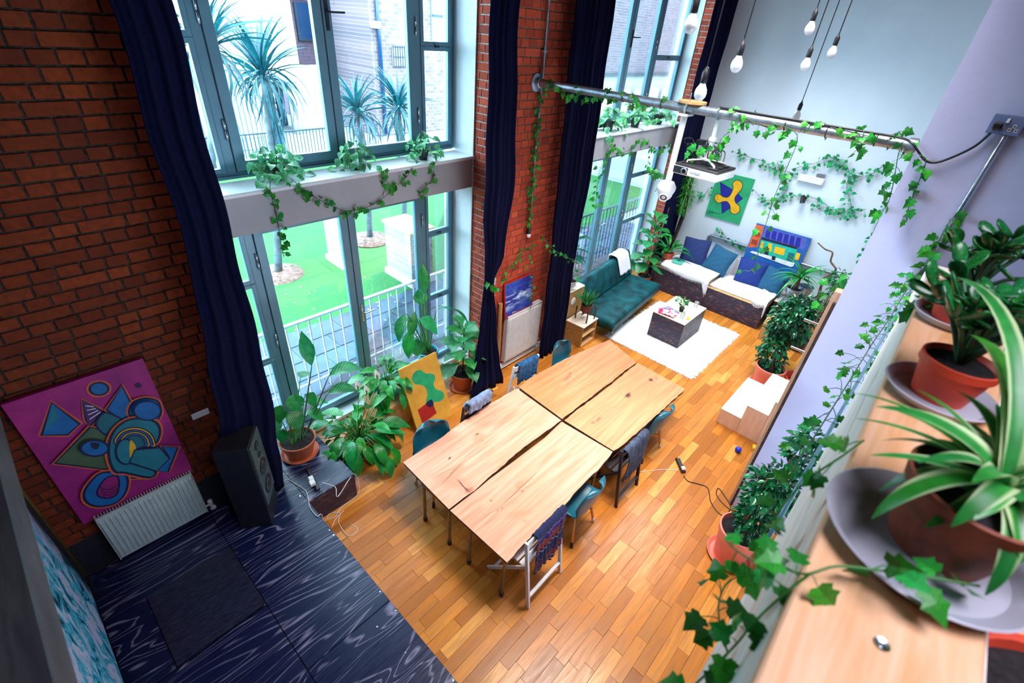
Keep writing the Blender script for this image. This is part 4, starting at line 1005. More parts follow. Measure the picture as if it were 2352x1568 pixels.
def q5(pts): return [(x / 1.96, 768 + y / 1.96) for x, y in pts]
N_ = P_['navy']; G_ = P_['orange']
A1.blob(q5([(232, 305), (358, 402), (305, 450), (187, 453)]), P_['azure'], N_, .018, 1, G_); A1.fill(q5([(238, 320), (262, 372), (238, 400), (200, 440)]), P_['teal'], 0)
A1.blob(q5(ell(445, 243, 42, 28)), P_['azure'], N_, .016, 2, G_); A1.blob(q5(ell(623, 228, 12, 9, 8)), P_['navy'], N_, .006, 2)
A1.blob(q5([(368, 292), (385, 380), (402, 412), (470, 345)]), P_['violet'], N_, .014, 1, G_)
for k in range(4): A1.stroke(q5([(384 + 6 * k, 318 + 20 * k), (420 + 10 * k, 322 + 8 * k)]), .008, P_['white'], 0, False)
A1.blob(q5([(547, 228), (605, 340), (612, 362), (562, 392), (478, 335)]), P_['azure'], N_, .016, 1, G_)
A1.blob(q5([(720, 325), (705, 295), (655, 282), (605, 295), (582, 325), (580, 355), (605, 372), (660, 378), (705, 380), (722, 350)]), P_['azure'], N_, .016, 3, G_)
A1.blob(q5([(405, 410), (245, 573), (512, 606), (520, 470), (455, 425)]), P_['olive'], N_, .018, 1, G_)
A1.blob(q5([(470, 345), (440, 372), (432, 402), (450, 430), (482, 448), (530, 440), (557, 390), (520, 362)]), P_['dteal'], N_, .014, 3)
A1.blob(q5([(725, 495), (797, 503), (752, 613), (700, 606), (756, 545)]), P_['azure'], N_, .018, 1, G_)
A1.blob(q5([(560, 640), (672, 636), (690, 600), (560, 562), (515, 600)]), P_['teal'], N_, .016, 1, G_)
A1.blob(q5([(500, 610), (440, 620), (385, 680), (375, 725), (400, 755), (450, 765), (520, 748), (562, 700), (570, 640), (540, 610)]), P_['azure'], N_, .018, 4, G_)
A1.blob(q5([(515, 625), (470, 640), (435, 690), (440, 718), (480, 728), (520, 712), (532, 670), (528, 635)]), P_['magenta'], N_, .014, 4)
for k in range(4): A1.stroke(q5([(440 + 6 * k, 672 + 14 * k), (480, 690 + 12 * k), (528, 668 + 12 * k)]), .007, N_, 4, False)
A1.blob(q5([(512, 606), (486, 545), (488, 470), (520, 410), (575, 374), (640, 370), (695, 385), (715, 425), (700, 475), (660, 500), (600, 508), (575, 560), (690, 600), (672, 634), (560, 612)]), P_['teal'], N_, .020, 3, G_)
for k, (c_, rx, ry) in enumerate((('yel', 92, 72), ('azure', 80, 62), ('yel', 68, 54), ('azure', 56, 46), ('dteal', 44, 38))):
    A1.blob(q5([(600 + rx * math.cos(a), 480 + ry * math.sin(a)) for a in [PI * 1.02 + PI * 1.05 * i / 10 for i in range(11)]] + [(598, 505), (540, 500)]), P_[c_], N_, .009, 2)
A1.blob(q5(ell(560, 515, 44, 56)), P_['teal'], N_, .014, 2); A1.fill(q5([(580, 462), (604, 490), (604, 530), (585, 555), (576, 520)]), P_['yel'], 3)
A1.blob(q5([(600, 506), (712, 496), (756, 545), (698, 603), (575, 563)]), P_['teal'], N_, .016, 1)
A1.blob(q5(ell(420, 498, 62, 35)), P_['azure'], N_, .016, 2); A1.fill(q5([(400, 472), (440, 476), (432, 500), (408, 496)]), P_['navy'], 3)
A1.blob(q5(ell(655, 330, 60, 42)), P_['azure'], N_, .012, 2)
# green painting on the far wall
gz = XF - .03
def sq(cs, ax):
    return cs
cs = [AX(1651, 397, gz), AX(1733, 408, gz), AX(1700, 517, gz), AX(1618, 492, gz)]
yl, yr_ = (cs[0].y + cs[3].y) / 2, (cs[1].y + cs[2].y) / 2; zt, zb = (cs[0].z + cs[1].z) / 2, (cs[2].z + cs[3].z) / 2
t = NT('green_canvas'); t.set(.6); v = t.coord((1, 1, 1)); t.base(t.ramp(t.noise(v, 4, 4), [(.3, (.008, .30, .10)), (.7, (.03, .48, .22))])); MT['green_canvas'] = t.m
A2 = Art('abstract_painting', 'green painting with an orange three-lobed shape over a blue star, on the white wall', [V((gz, yl, zt)), V((gz, yr_, zt)), V((gz, yr_, zb)), V((gz, yl, zb))], .025, MT['green_canvas'])
A2.blob([(1654, 418), (1690, 440), (1706, 456), (1690, 468), (1658, 491), (1657, 462)], P_['royal'], N_, .012, 1)
A2.blob([(1683, 420), (1694, 413), (1705, 421), (1704, 433), (1695, 444), (1688, 455), (1690, 465), (1699, 474), (1698, 486), (1688, 492), (1678, 486), (1677, 473), (1670, 463), (1660, 463), (1650, 466), (1641, 458), (1643, 448), (1652, 445), (1662, 452), (1673, 452), (1681, 441), (1684, 430)], P_['amber'], N_, .014, 3)
A2.stroke(ell(1670, 411, 4, 4, 10), .008, N_, 0); A2.stroke([(1627, 483), (1625, 489), (1629, 490), (1631, 483), (1633, 489), (1636, 484), (1637, 491), (1640, 486), (1643, 491), (1645, 487), (1650, 492), (1653, 489)], .008, N_, 3, False, 'signature')
# street painting leaning on the far radiator
sx_ = 11.28
cs = [AX(1738, 515, sx_), AX(1857, 547, sx_), AX(1830, 640, sx_), AX(1705, 592, sx_)]
yl, yr_ = (cs[0].y + cs[3].y) / 2, (cs[1].y + cs[2].y) / 2; zt, zb = (cs[0].z + cs[1].z) / 2, .95
A3 = Art('street_painting', 'painting of a teal cafe front with yellow windows, standing on the far radiator', [V((sx_ + .06, yl, zt)), V((sx_ + .06, yr_, zt)), V((sx_ - .04, yr_, zb)), V((sx_ - .04, yl, zb))], .025, P_['blue2'])
def q6(pts): return [(1250 + x / 3.267, 420 + y / 3.267) for x, y in pts]
A3.fill(q6([(1592, 312), (1650, 325), (1600, 480), (1528, 485)]), P_['orange']); A3.fill(q6([(1645, 330), (1975, 418), (1950, 500), (1630, 400)]), P_['mauve'])
for k in range(6): A3.fill(q6([(1672 + 45 * k, 345 + 12 * k), (1702 + 45 * k, 353 + 12 * k), (1690 + 45 * k, 418 + 13 * k), (1655 + 45 * k, 405 + 13 * k)]), P_['royal'])
A3.fill(q6([(1630, 405), (1900, 480), (1895, 495), (1628, 420)]), P_['ink']); A3.fill(q6([(1625, 425), (1900, 500), (1870, 610), (1600, 510)]), P_['mint'])
for a in ([(1632, 438), (1650, 443), (1640, 490), (1620, 485)], [(1685, 452), (1712, 458), (1705, 515), (1672, 510)], [(1735, 475), (1810, 495), (1798, 545), (1722, 525)], [(1895, 520), (1925, 530), (1910, 580), (1880, 575)]): A3.fill(q6(a), P_['amber'])
A3.fill(q6([(1658, 500), (1688, 508), (1680, 545), (1652, 538)]), P_['ink']); A3.fill(q6([(1835, 520), (1880, 530), (1865, 600), (1815, 590)]), P_['dteal'])
A3.fill(q6([(1545, 520), (1560, 508), (1880, 600), (1870, 625), (1850, 630)]), P_['white']); A3.fill(q6([(1712, 545), (1740, 552), (1732, 582), (1706, 575)]), P_['ink'])
for k in range(3): A3.fill(q6([(1585 + 14 * k, 365 + 4 * k), (1593 + 14 * k, 367 + 4 * k), (1583 + 14 * k, 395 + 4 * k), (1575 + 14 * k, 393 + 4 * k)]), P_['brown']); A3.fill(q6([(1565 + 14 * k, 420 + 4 * k), (1573 + 14 * k, 422 + 4 * k), (1563 + 14 * k, 455 + 4 * k), (1555 + 14 * k, 453 + 4 * k)]), P_['brown'])
# blue seascape with a red edge on the pier radiator
t = NT('stormy_sea_canvas'); t.set(.5); v = t.coord((2.2, 1, 9)); n = t.noise(v, 1.4, 5, .65, .8); sz = t.new('ShaderNodeSeparateXYZ'); t.l(t.coord(), sz.inputs[0])
band = t.maprange(t.math('ABSOLUTE', t.math('SUBTRACT', sz.outputs[2], t.math('ADD', t.math('MULTIPLY', sz.outputs[0], .10), .27))), .0, .17, 1, 0)
c = t.mix(t.maprange(n, .42, .62), (.002, .012, .25), (.01, .10, .55)); c = t.mix(t.math('MULTIPLY', band, t.maprange(n, .48, .60)), c, (.55, .80, .95)); t.base(c); MT['sea'] = t.m
cs = [AY(1165, 655, 4.26), AY(1238, 624, 4.26), AY(1233, 690, 4.26), AY(1172, 727, 4.26)]
xl, xr_ = 4.87, 5.55; zt, zb = 1.69, 1.105
A4 = Art('seascape_painting', 'blue stormy seascape with a red painted edge, standing on the tall radiator', [V((xl, 4.37, zt)), V((xr_, 4.37, zt)), V((xr_, 4.31, zb)), V((xl, 4.31, zb))], .03, P_['red'])
o4 = [V((xl + .02, 4.37, zt - .02)), V((xr_ - .02, 4.37, zt - .02)), V((xr_ - .02, 4.31, zb + .02)), V((xl + .02, 4.31, zb + .02))]
A4.t.part('painted_sea', MB().slab([a + A4.N * .002 for a in o4], A4.N, .0015), MT['sea'], world=True)
A4.k = 4; A4.stroke([(1178, 722), (1176, 716), (1180, 719), (1179, 714), (1183, 718), (1183, 714), (1186, 716), (1188, 713)], .006, P_['white'], 2, False, 'signature')
# yellow canvas leaning on the crate
t = NT('ochre_canvas'); t.set(.6); v = t.coord((1, 1, 1)); t.base(t.ramp(t.noise(v, 5, 5), [(.3, (.52, .26, .02)), (.7, (.70, .38, .05))])); MT['ochre'] = t.m
b0, b1 = AZ(962, 1000), AZ(1040, 952); d_ = (b1 - b0); u_ = V((0, .36, .92)); 
tl = AP(920, 848, b0, V((0, -.92, .36))); tr_ = AP(1003, 808, b0, V((0, -.92, .36)))
zt = (tl.z + tr_.z) / 2; k_ = zt / .92
A5 = Art('ochre_painting', 'ochre canvas with a green blob and a red diamond, leaning by the pine crate', [b0 + u_ * k_, b1 + u_ * k_, b1 + V((0, 0, .002)), b0 + V((0, 0, .002))], .035, MT['ochre'])
def q7(pts): return [(900 + x / 3.135, 750 + y / 3.135) for x, y in pts]
A5.fill(q7([(145, 378), (160, 330), (205, 310), (242, 335), (295, 340), (312, 372), (300, 412), (320, 450), (362, 465), (378, 500), (352, 535), (302, 545), (280, 575), (255, 560), (246, 530), (256, 490), (243, 440), (208, 418), (165, 412)]), P_['green'], 4)
A5.fill(q7([(185, 600), (285, 525), (322, 622), (222, 697)]), P_['red']); A5.fill(q7([(244, 552), (285, 522), (300, 560), (285, 576), (262, 575)]), P_['navy'], 2)
# landscape picture on the back wall
t = NT('treeline_sky_print'); t.set(.4); v = t.coord((1, 2.2, 1.6)); n = t.noise(v, 2.6, 8, .68, .8); n2 = t.noise(t.coord((1, 9, 3)), 2.2, 5, .6)
sz = t.new('ShaderNodeSeparateXYZ'); t.l(t.coord(), sz.inputs[0]); rim = t.math('ABSOLUTE', sz.outputs[1])
c = t.ramp(n, [(.30, (.002, .005, .02)), (.40, (.01, .05, .12)), (.44, (.02, .45, .65)), (.50, (.10, .62, .80)), (.55, (.72, .74, .95)), (.8, (.80, .76, .98))])
c = t.mix(t.maprange(t.math('ADD', rim, t.math('MULTIPLY', n2, .6)), 1.35, 1.62), c, (.003, .004, .015)); t.base(c); MT['landscape'] = t.m
t_ = Thing('landscape_print', 'dark framed picture of sky and trees on the black back wall', 'picture', (XB + .001, 2.75, .62))
t_.part('canvas', MB().box(XB + .002, XB + .03, 1.45, 4.02, .62, 2.3), MT['landscape'], world=True)
# ================================================================ lounge corner
t_ = Thing('sofa', 'low teal velvet sofa with a white throw on its back, below the far window', 'sofa', (8.27, 4.15, 0), math.radians(6))
def cushion_box(w_, d, h, r, puff=.02, nu=16, nv=10, tuft=None):
    mb = MB()
    def top(u, v):
        x, y = (u - .5) * w_, (v - .5) * d; ex = min(1, (1 - abs(2 * u - 1)) * w_ / 2 / r); ey = min(1, (1 - abs(2 * v - 1)) * d / 2 / r)
        k = math.sqrt(max(0, 1 - (1 - ex) ** 2)) * math.sqrt(max(0, 1 - (1 - ey) ** 2)); zz = h - r * (1 - k) + puff * math.sin(PI * u) * math.sin(PI * v)
        if tuft: zz -= tuft * (abs(math.cos(PI * u * 5)) ** 12) * ey
        return (x, y, zz)
    mb.grid(top, nu * 2, nv * 2); nu2, nv2 = nu * 2, nv * 2
    idx = lambda i, j: i * (nv2 + 1) + j
    ring = [idx(i, 0) for i in range(nu2)] + [idx(nu2, j) for j in range(nv2)] + [idx(i, nv2) for i in range(nu2, 0, -1)] + [idx(0, j) for j in range(nv2, 0, -1)]
    n = len(mb.v); low = [V((mb.v[a].x, mb.v[a].y, 0)) for a in ring]; mb.v += low; k = len(ring)
    for i in range(k): mb.f.append((ring[i], n + i, n + (i + 1) % k, ring[(i + 1) % k])); mb.m.append(0)
    mb.f.append(tuple(n + i for i in range(k - 1, -1, -1))); mb.m.append(0)
    return mb
def xf(mb, M): mb.v = [M @ a for a in mb.v]; return mb
t_.part('seat', xf(cushion_box(2.36, .84, .20, .05, .015), T(0, -.05, .26)), MT['velvet'], smooth=True)
t_.part('backrest', xf(cushion_box(2.36, .56, .16, .05, .02, tuft=.02), T(0, .46, .68) @ Matrix.Rotation(math.radians(72), 4, 'X')), MT['velvet'], smooth=True)
t_.part('piping', MB().tube([(-1.16, -.46, .44), (1.16, -.46, .44)], .008, 6).tube([(-1.16, .52, .955), (1.16, .52, .955)], .008, 6), MT['velvet'])
for a in (-1, 1):
    for b in (-1, 1): t_.part('leg', MB().tube([(a * .88, b * .30 - .04, .27), (a * .93, b * .34 - .04, 0)], [.022, .012], 10), MT['brass'], smooth=True)
th = MB()
def fthrow(u, v):
    s = v * 1.0 - .38; x = (u - .5) * .50 + .02 * math.sin(8 * v)
    if s < 0: y, z = .60, 1.0 + s * .9
    elif s < .22: y, z = .60 - s * 1.0, 1.012 + .02 * math.sin(s / .22 * PI)
    else: y, z = .375 - (s - .22) * .32, 1.0 - (s - .22) * .95
    return (x + .68, y - .012 - .01 * math.sin(u * 17 + v * 5), z + .010 + .015 * math.sin(u * 9) * (v - .4))
th.grid(fthrow, 24, 24, M=T(8.27, 4.15, 0) @ Matrix.Rotation(math.radians(6), 4, 'Z'))
o = solo('sofa_throw', 'white cotton throw folded over the back of the teal sofa', 'throw', th, MT['throw'], loc=(8.9, 4.6, .6), smooth=True)
md = o.modifiers.new('thickness', 'SOLIDIFY'); md.thickness = .016
# bench along the far wall
t_ = Thing('bench', 'long bench of black-stained plywood with white pads, along the far wall', 'bench', (10.45, 3.05, 0))
t_.part('front_panel', MB().cbox(10.04, 10.065, 1.74, 2.985, 0, .50, .003), MT['dark_ply'], world=True); t_.part('front_panel', MB().cbox(10.04, 10.065, 2.99, 4.36, 0, .54, .003), MT['dark_ply'], world=True)
t_.part('side_panel', MB().cbox(10.067, 11.1, 1.745, 1.765, 0, .49, .003), MT['dark_ply2'], world=True); t_.part('side_panel', MB().cbox(10.067, 11.1, 4.34, 4.36, 0, .53, .003), MT['dark_ply2'], world=True)
t_.part('seat_board', MB().cbox(10.035, 11.1, 1.735, 2.985, .50, .518, .003), MT['plywood'], world=True); t_.part('seat_board', MB().cbox(10.035, 11.1, 2.99, 4.365, .54, .558, .003), MT['plywood'], world=True)
t_.part('seat_pad', xf(cushion_box(.86, 1.20, .085, .04, .01), T(10.52, 2.375, .518)), MT['throw'], world=True, smooth=True)
t_.part('seat_pad', xf(cushion_box(.86, .95, .075, .04, .01), T(10.55, 3.50, .558)), MT['throw'], world=True, smooth=True)
def bench_throw(name, label, y0, y1, z, hang, seed, tass):
    rr = random.Random(seed); ph = [rr.uniform(0, 6) for _ in range(4)]
    def f(u, v):
        y = y0 + (y1 - y0) * v; s = u * (.80 + hang)
        hh = hang * (.6 + .4 * math.sin(v * 5 + ph[0])) + (tass * max(0, 1 - abs(v - .02) * 9))
        if s < .80: x, zz = 10.86 - s, z + .010 * math.sin(9 * v + s * 8 + ph[1]) + .012
        else:
            k = (s - .80) / hang * hh; x, zz = 10.035 - .012 - .012 * abs(math.sin(v * 22)), z - .0 - k
        return (x, y + .01 * math.sin(s * 12), zz)
    mb = MB().grid(f, 34, 40); o = solo(name, label, 'throw', mb, MT['throw'], loc=(10.5, y0, z), smooth=True)
    md = o.modifiers.new('thickness', 'SOLIDIFY'); md.thickness = .012
    fb = MB()
    for i in range(60):
        p = V(f(1, i / 59)); fb.tube([p, p + V((-.01 + rr.uniform(-.006, .006), rr.uniform(-.008, .008), -rr.uniform(.02, .05)))], [.005, .002], 4)
    fo = linkmesh('fringe', fb.mesh('fringe', o.location), MT['throw'], o); fo['kind'] = 'stuff'
bench_throw('bench_throw', 'crumpled white throw on the left part of the bench, under the open book', 2.98, 4.16, .645, .11, 2, .30)
bench_throw('bench_throw', 'white throw at the right end of the bench, hanging over its corner', 1.73, 2.02, .612, .10, 6, .26)
def pillow(label, c, w_, mat, rz, tilt, roll=0):
    mb = MB()
    for sgn in (1, -1):
        def f(u, v):
            a, b = 2 * u - 1, 2 * v - 1; k = (max(0, 1 - abs(a) ** 2.5) ** .55) * (max(0, 1 - abs(b) ** 2.5) ** .55)
            pin = 1 - .07 * (1 - abs(a)) * abs(b) ** 3 ; pin2 = 1 - .07 * (1 - abs(b)) * abs(a) ** 3
            wr = .006 * math.sin(13 * a + 9 * b) * k
            return (a * w_ / 2 * pin2, b * w_ / 2 * pin, sgn * (w_ * .15 * k + wr))
        n = len(mb.v); mb.grid(f, 16, 16)
        if sgn < 0:
            for i in range(len(mb.f) - 256, len(mb.f)): mb.f[i] = tuple(reversed(mb.f[i]))
    M = T(*c) @ Matrix.Rotation(rz, 4, 'Z') @ Matrix.Rotation(tilt, 4, 'Y') @ Matrix.Rotation(roll, 4, 'Z')
    xf(mb, M); t_ = Thing('cushion', label, 'cushion', (c[0], c[1], c[2] - w_ / 2), group='blue cushions on the bench'); o = t_.part('cover', mb, mat, world=True, smooth=True)
    pb = MB(); e = [( (-1, -1)), (1, -1), (1, 1), (-1, 1)]; pts = []
    for i in range(4):
        a, b = V(e[i]), V(e[(i + 1) % 4])
        for k in range(8):
            q = a.lerp(b, k / 8); pin = 1 - .07 * (1 - abs(q.x)) * abs(q.y) ** 3; pin2 = 1 - .07 * (1 - abs(q.y)) * abs(q.x) ** 3
            pts.append(M @ V((q.x * w_ / 2 * pin2, q.y * w_ / 2 * pin, 0)))
    t_.part('piping', pb.tube(pts, .006, 5, closed=True), mat, world=True, smooth=True)
pillow('navy linen cushion leftmost on the bench', (10.78, 3.74, .90), .60, MT['cush_navy'], .12, math.radians(-66), .08)
pillow('petrol blue cushion right of the leftmost navy one on the bench', (10.74, 3.13, .90), .58, MT['cush_teal'], -.1, math.radians(-64), -.12)
pillow('deep blue cushion in front of the far radiator, left one of the lower pair', (10.80, 2.42, .84), .58, MT['cush_blue'], .1, math.radians(-68), .05)
pillow('petrol blue cushion at the right end of the bench, beside the tin bucket', (10.80, 1.93, .83), .54, MT['cush_teal'], -.14, math.radians(-66), -.05)
def bookm(name, label, cat, c, w_, d, h, rz, cover, inner=None, group=None):
    t_ = Thing(name, label, cat, c, rz, group)
    t_.part('cover', MB().box(-w_ / 2, w_ / 2, -d / 2, d / 2, 0, .0015).box(-w_ / 2, w_ / 2, -d / 2, d / 2, h - .0015, h).box(-w_ / 2, -w_ / 2 + .0015, -d / 2, d / 2, 0, h), cover)
    t_.part('pages', MB().box(-w_ / 2 + .002, w_ / 2 - .003, -d / 2 + .003, d / 2 - .003, .0016, h - .0016), MT['paper_w']); return t_
bk = bookm('book', 'mint green book lying on the throw at the left end of the bench', 'book', (10.42, 3.92, .672), .30, .24, .03, .15, flat('mint_cover', (.10, .55, .42)))
bk.part('cover_drawing', MB().lathe([(.001, .0306), (.04, .0306)], (0, 0, 0), 5), flat('drawing_ink', (.03, .12, .10)))
# shaggy rug
mb = MB(); rr = random.Random(9)
def frug(u, v):
    x, y = 7.30 + 2.24 * u, 1.92 + 1.84 * v; e = min(u, 1 - u, v, 1 - v)
    return (x + (rr.uniform(-.012, .012) if e < .01 else 0), y + (rr.uniform(-.012, .012) if e < .01 else 0), (.022 + rr.uniform(-.006, .006)) if e > .008 else .004)
mb.grid(frug, 90, 74)
rg = solo('rug', 'white shaggy rug with a fringed rim under the coffee table', 'rug', mb, MT['rug'], loc=(8.4, 2.85, 0), smooth=True)
fb = MB()
for i in range(620):
    s = rr.random(); side = rr.choice((0, 0, 1, 1, 2, 3))
    if side == 0: p, d = V((7.3 + 2.24 * s, 1.925, .01)), V((rr.uniform(-.5, .5), -1, 0))
    elif side == 1: p, d = V((7.31, 1.92 + 1.84 * s, .01)), V((-1, rr.uniform(-.5, .5), 0))
    elif side == 2: p, d = V((9.53, 1.92 + 1.84 * s, .01)), V((1, rr.uniform(-.5, .5), 0))
    else: p, d = V((7.3 + 2.24 * s, 3.755, .01)), V((rr.uniform(-.5, .5), 1, 0))
    L = rr.uniform(.02, .055); fb.tube([p, p + d * L * .6 + V((0, 0, .006)), p + d * L - V((0, 0, .004))], [.005, .0045, .002], 3)
fo = linkmesh('fringe', fb.mesh('fringe', rg.location), MT['rug'], rg); fo['kind'] = 'stuff'
# coffee table
t_ = Thing('coffee_table', 'box-shaped coffee table with black plywood sides and pale top on the white rug', 'table', (8.47, 2.88, .026))
for a in ((7.985, 8.003, 2.55, 3.212, 'dark_ply'), (8.94, 8.958, 2.55, 3.212, 'dark_ply')): t_.part('side_panel', MB().cbox(a[0], a[1], a[2], a[3], .026, .545, .002), MT[a[4]], world=True)
for a in ((8.005, 8.938, 2.55, 2.568), (8.005, 8.938, 3.194, 3.212)): t_.part('side_panel', MB().cbox(*a, .026, .545, .002), MT['dark_ply2'], world=True)
t_.part('top_panel', MB().cbox(7.98, 8.963, 2.545, 3.217, .546, .564, .003), MT['plywood_white'], world=True)
ZC_ = .565
def mag(name, label, c, w_, d, rz, cols, seed):
    t = NT('cover_' + name + str(seed)); t.set(.3); v = t.coord((7, 9, 1)); n = t.noise(v, 1.2, 2, .5, out='Fac'); t.base(t.ramp(n, [(i / len(cols) * .5 + .28, c_) for i, c_ in enumerate(cols)], 'CONSTANT'))
    return bookm('magazine', label, 'magazine', c, w_, d, .012, rz, t.m, group='magazines on the coffee table')
mag('a', 'crimson magazine at the bottom of the pile on the coffee table', (8.13, 3.02, ZC_), .21, .28, .35, [(.75, .01, .07), (.80, .02, .10), (.7, .03, .06)], 1)
mag('b', 'red, white and blue magazine on top of the pile on the coffee table', (8.23, 2.99, ZC_ + .013), .22, .29, -.28, [(.75, .78, .85), (.78, .02, .10), (.08, .25, .65), (.80, .80, .85), (.05, .10, .35)], 2)
mag('c', 'pale magazine half hidden in the pile on the coffee table', (8.10, 2.93, ZC_ + .026), .19, .25, .1, [(.80, .03, .12), (.75, .75, .80), (.7, .02, .08)], 3)
def tumbler(label, c):
    t_ = Thing('tumbler', label, 'glass', c, group='glass tumblers on the coffee table'); m = MB(); m.lathe([(.002, .0), (.034, .0), (.046, .115), (.043, .115), (.031, .012), (.002, .012)], (0, 0, 0), 20); t_.part('body', m, MT['tumbler'], smooth=True)
tumbler('clear glass tumbler alone at the back right of the coffee table', (8.82, 2.72, ZC_)); tumbler('clear glass tumbler at the front edge of the coffee table, by the yellow sponge', (8.16, 2.70, ZC_))
t_ = Thing('sponge', 'yellow sponge on a tray at the front of the coffee table', 'sponge', (8.24, 2.605, ZC_), .3); t_.part('body', MB().cbox(-.05, .05, -.033, .033, 0.006, .032, .006), MT['yellow']); t_.part('tray', MB().cbox(-.085, .06, -.045, .045, 0, .006, .002), MT['paper_w'])
t_ = Thing('jade_sprig_vase', 'small leafy plant in a glass in the middle of the coffee table', 'potted plant', (8.42, 2.84, ZC_))
pot(t_, .05, .085, MT['darkbark'], None, rim=.004); st = MB(); rr = random.Random(4)
for i in range(9):
    az = i * 2.4; p = V((math.cos(az) * .11 * rr.uniform(.3, 1), math.sin(az) * .11 * rr.uniform(.3, 1), rr.uniform(.16, .27))); st.tube([(0, 0, .07), p * .5 + V((0, 0, .04)), p], .004, 5)
    for k in range(6): d = V((rr.uniform(-1, 1), rr.uniform(-1, 1), rr.uniform(-.1, .9))); place('leaf', LM['small'], frame(p - V((0, 0, .012 * k)), d, (0, 0, 1), rr.uniform(.9, 1.4)), t_.e)
t_.part('stems', st, MT['bark'])
# cabinet boxes by the curtain
t_ = Thing('plywood_cabinet', 'tall speckled plywood cabinet with a round white disc, behind the broad curtain', 'cabinet', (6.84, 4.53, 0))
CB = MT['cork']
t_.part('front_panel', MB().cbox(6.60, 6.62, 4.28, 4.84, 0, .985, .003), CB, world=True); t_.part('side_panel', MB().cbox(6.622, 7.05, 4.28, 4.30, 0, .985, .003), CB, world=True)
t_.part('side_panel', MB().cbox(6.622, 7.05, 4.82, 4.84, 0, .985, .003), CB, world=True); t_.part('top_panel', MB().cbox(6.59, 7.06, 4.27, 4.85, .986, 1.006, .003), MT['plywood_white'], world=True)
p_ = AY(1300, 700, 4.28); mm = MB(); mm.lathe([(.075, 0), (.075, .006), (.065, .01), (.002, .01)], (6.74, 4.279, max(.2, min(.85, p_.z))), 28, M=Matrix.Rotation(PI / 2, 3, 'X')); t_.part('disc', mm, MT['white_plastic'], world=True, sharp=35)
t_ = Thing('plywood_cabinet', 'low speckled plywood box with open shelves, carrying the wooden plant stand', 'cabinet', (6.70, 4.02, 0), .05)
t_.part('front_panel', MB().cbox(-.14, -.12, -.16, .22, 0, .43, .003), CB); t_.part('side_panel', MB().cbox(-.118, .36, .20, .22, 0, .43, .003), CB)
t_.part('top_panel', MB().cbox(-.15, .37, -.17, .23, .432, .452, .003), MT['plywood_white']); t_.part('shelf', MB().cbox(-.118, .36, -.16, .198, .21, .228, .002), MT['plywood']); t_.part('bottom_panel', MB().cbox(-.118, .36, -.16, .198, .0, .018, .002), MT['plywood']); t_.part('side_panel', MB().cbox(.34, .36, -.16, .198, .019, .43, .002), MT['plywood'])
t_ = Thing('plant_stand', 'small wooden plant stand with four legs on the low plywood box', 'plant stand', (6.86, 4.04, .453))
MT['walnut'] = simple('walnut', (.10, .035, .02), .45, var=.25, stretch=(1, 1, .2))
for a in (-1, 1):
    for b in (-1, 1): t_.part('leg', MB().cbox(a * .13 - .011, a * .13 + .011, b * .13 - .011, b * .13 + .011, 0, .27, .002), MT['walnut'])
t_.part('cross_bar', MB().cbox(-.13, .13, -.009, .009, .12, .14, .002).cbox(-.009, .009, -.13, .13, .12, .14, .002), MT['walnut'])
t_ = Thing('snake_plant', 'spiky upright plant in a dark red pot on the wooden plant stand', 'potted plant', (6.86, 4.04, .594))
pot(t_, .11, .17, MT['brown_pot'], None, rim=.01); rr = random.Random(8)
for i in range(30):
    az = i * 2.4; e = rr.uniform(.75, 1.45); r0 = .07 * rr.random(); h = V((math.cos(az), math.sin(az), 0)); d = h * math.cos(e) + V((0, 0, math.sin(e))); place('leaf', LM['snake'], frame(h * r0 + V((0, 0, .14)), d, h * -1 + V((0, 0, .2)), rr.uniform(.7, 1.15), rr.uniform(-.6, .6)), t_.e)
t_ = Thing('caudex_plant', 'white pot with a thick brown stump and soil on the tall plywood cabinet', 'potted plant', (6.74, 4.40, 1.008))
pot(t_, .115, .15, MT['white_metal'], (.13, .03), rim=.012); t_.part('stump', MB().tube([(0, 0, .12), (.01, .0, .22), (-.01, .01, .34)], [.035, .025, .018], 9), MT['darkbark'], smooth=True)
rosette(t_, LM['fig'], 7, .30, (.06, .12), (.2, .9), 5, r0=.01, sc=(.45, .7), lel=(.3, .9))
fig('tall dark-leaved rubber plant in a terracotta pot behind the broad curtain', (6.90, 4.66, 1.008), .22, .14, MT['terracotta'], 1.02, 17, 44, LM['rubber'], s=(.85, 1.25), lean=(.10, -.02), name='rubber_plant', bottom=.3)
# far left corner: pole, red pot, hanging fern
solo('wooden_pole', 'rough brown wooden pole leaning in the corner by the bench', 'pole', MB().tube([(10.0, 4.46, .02), (10.35, 4.52, 1.0), (10.62, 4.58, 1.75)], [.032, .028, .022], 9), MT['bark'], loc=(10.0, 4.46, 0), smooth=True)
t_ = Thing('lance_leaf_plant', 'long-leaved plant in a bright orange-red pot at the left end of the bench', 'potted plant', (10.42, 4.22, .572))
pot(t_, .135, .24, MT['terracotta_red'], (.15, .02), smat=MT['cyan_water'], rim=.012)
rosette(t_, LM['cast'], 20, .20, (.06, .18), (.5, 1.45), 51, r0=.05, sc=(.75, 1.1), lel=(.0, .3), curve=.3)
t_ = Thing('hanging_fern', 'feathery green fern garland hanging from a dark trunk in the far corner', 'plant', (11.18, 4.42, .6))
t_.part('trunk', MB().tube([(0, 0, -.57), (-.05, .05, .2), (.02, .0, .9), (-.02, .02, 1.5), (.0, .0, 1.95)], [.05, .045, .05, .04, .03], 9), MT['darkbark'], smooth=True)
rr = random.Random(12); fm = MB()
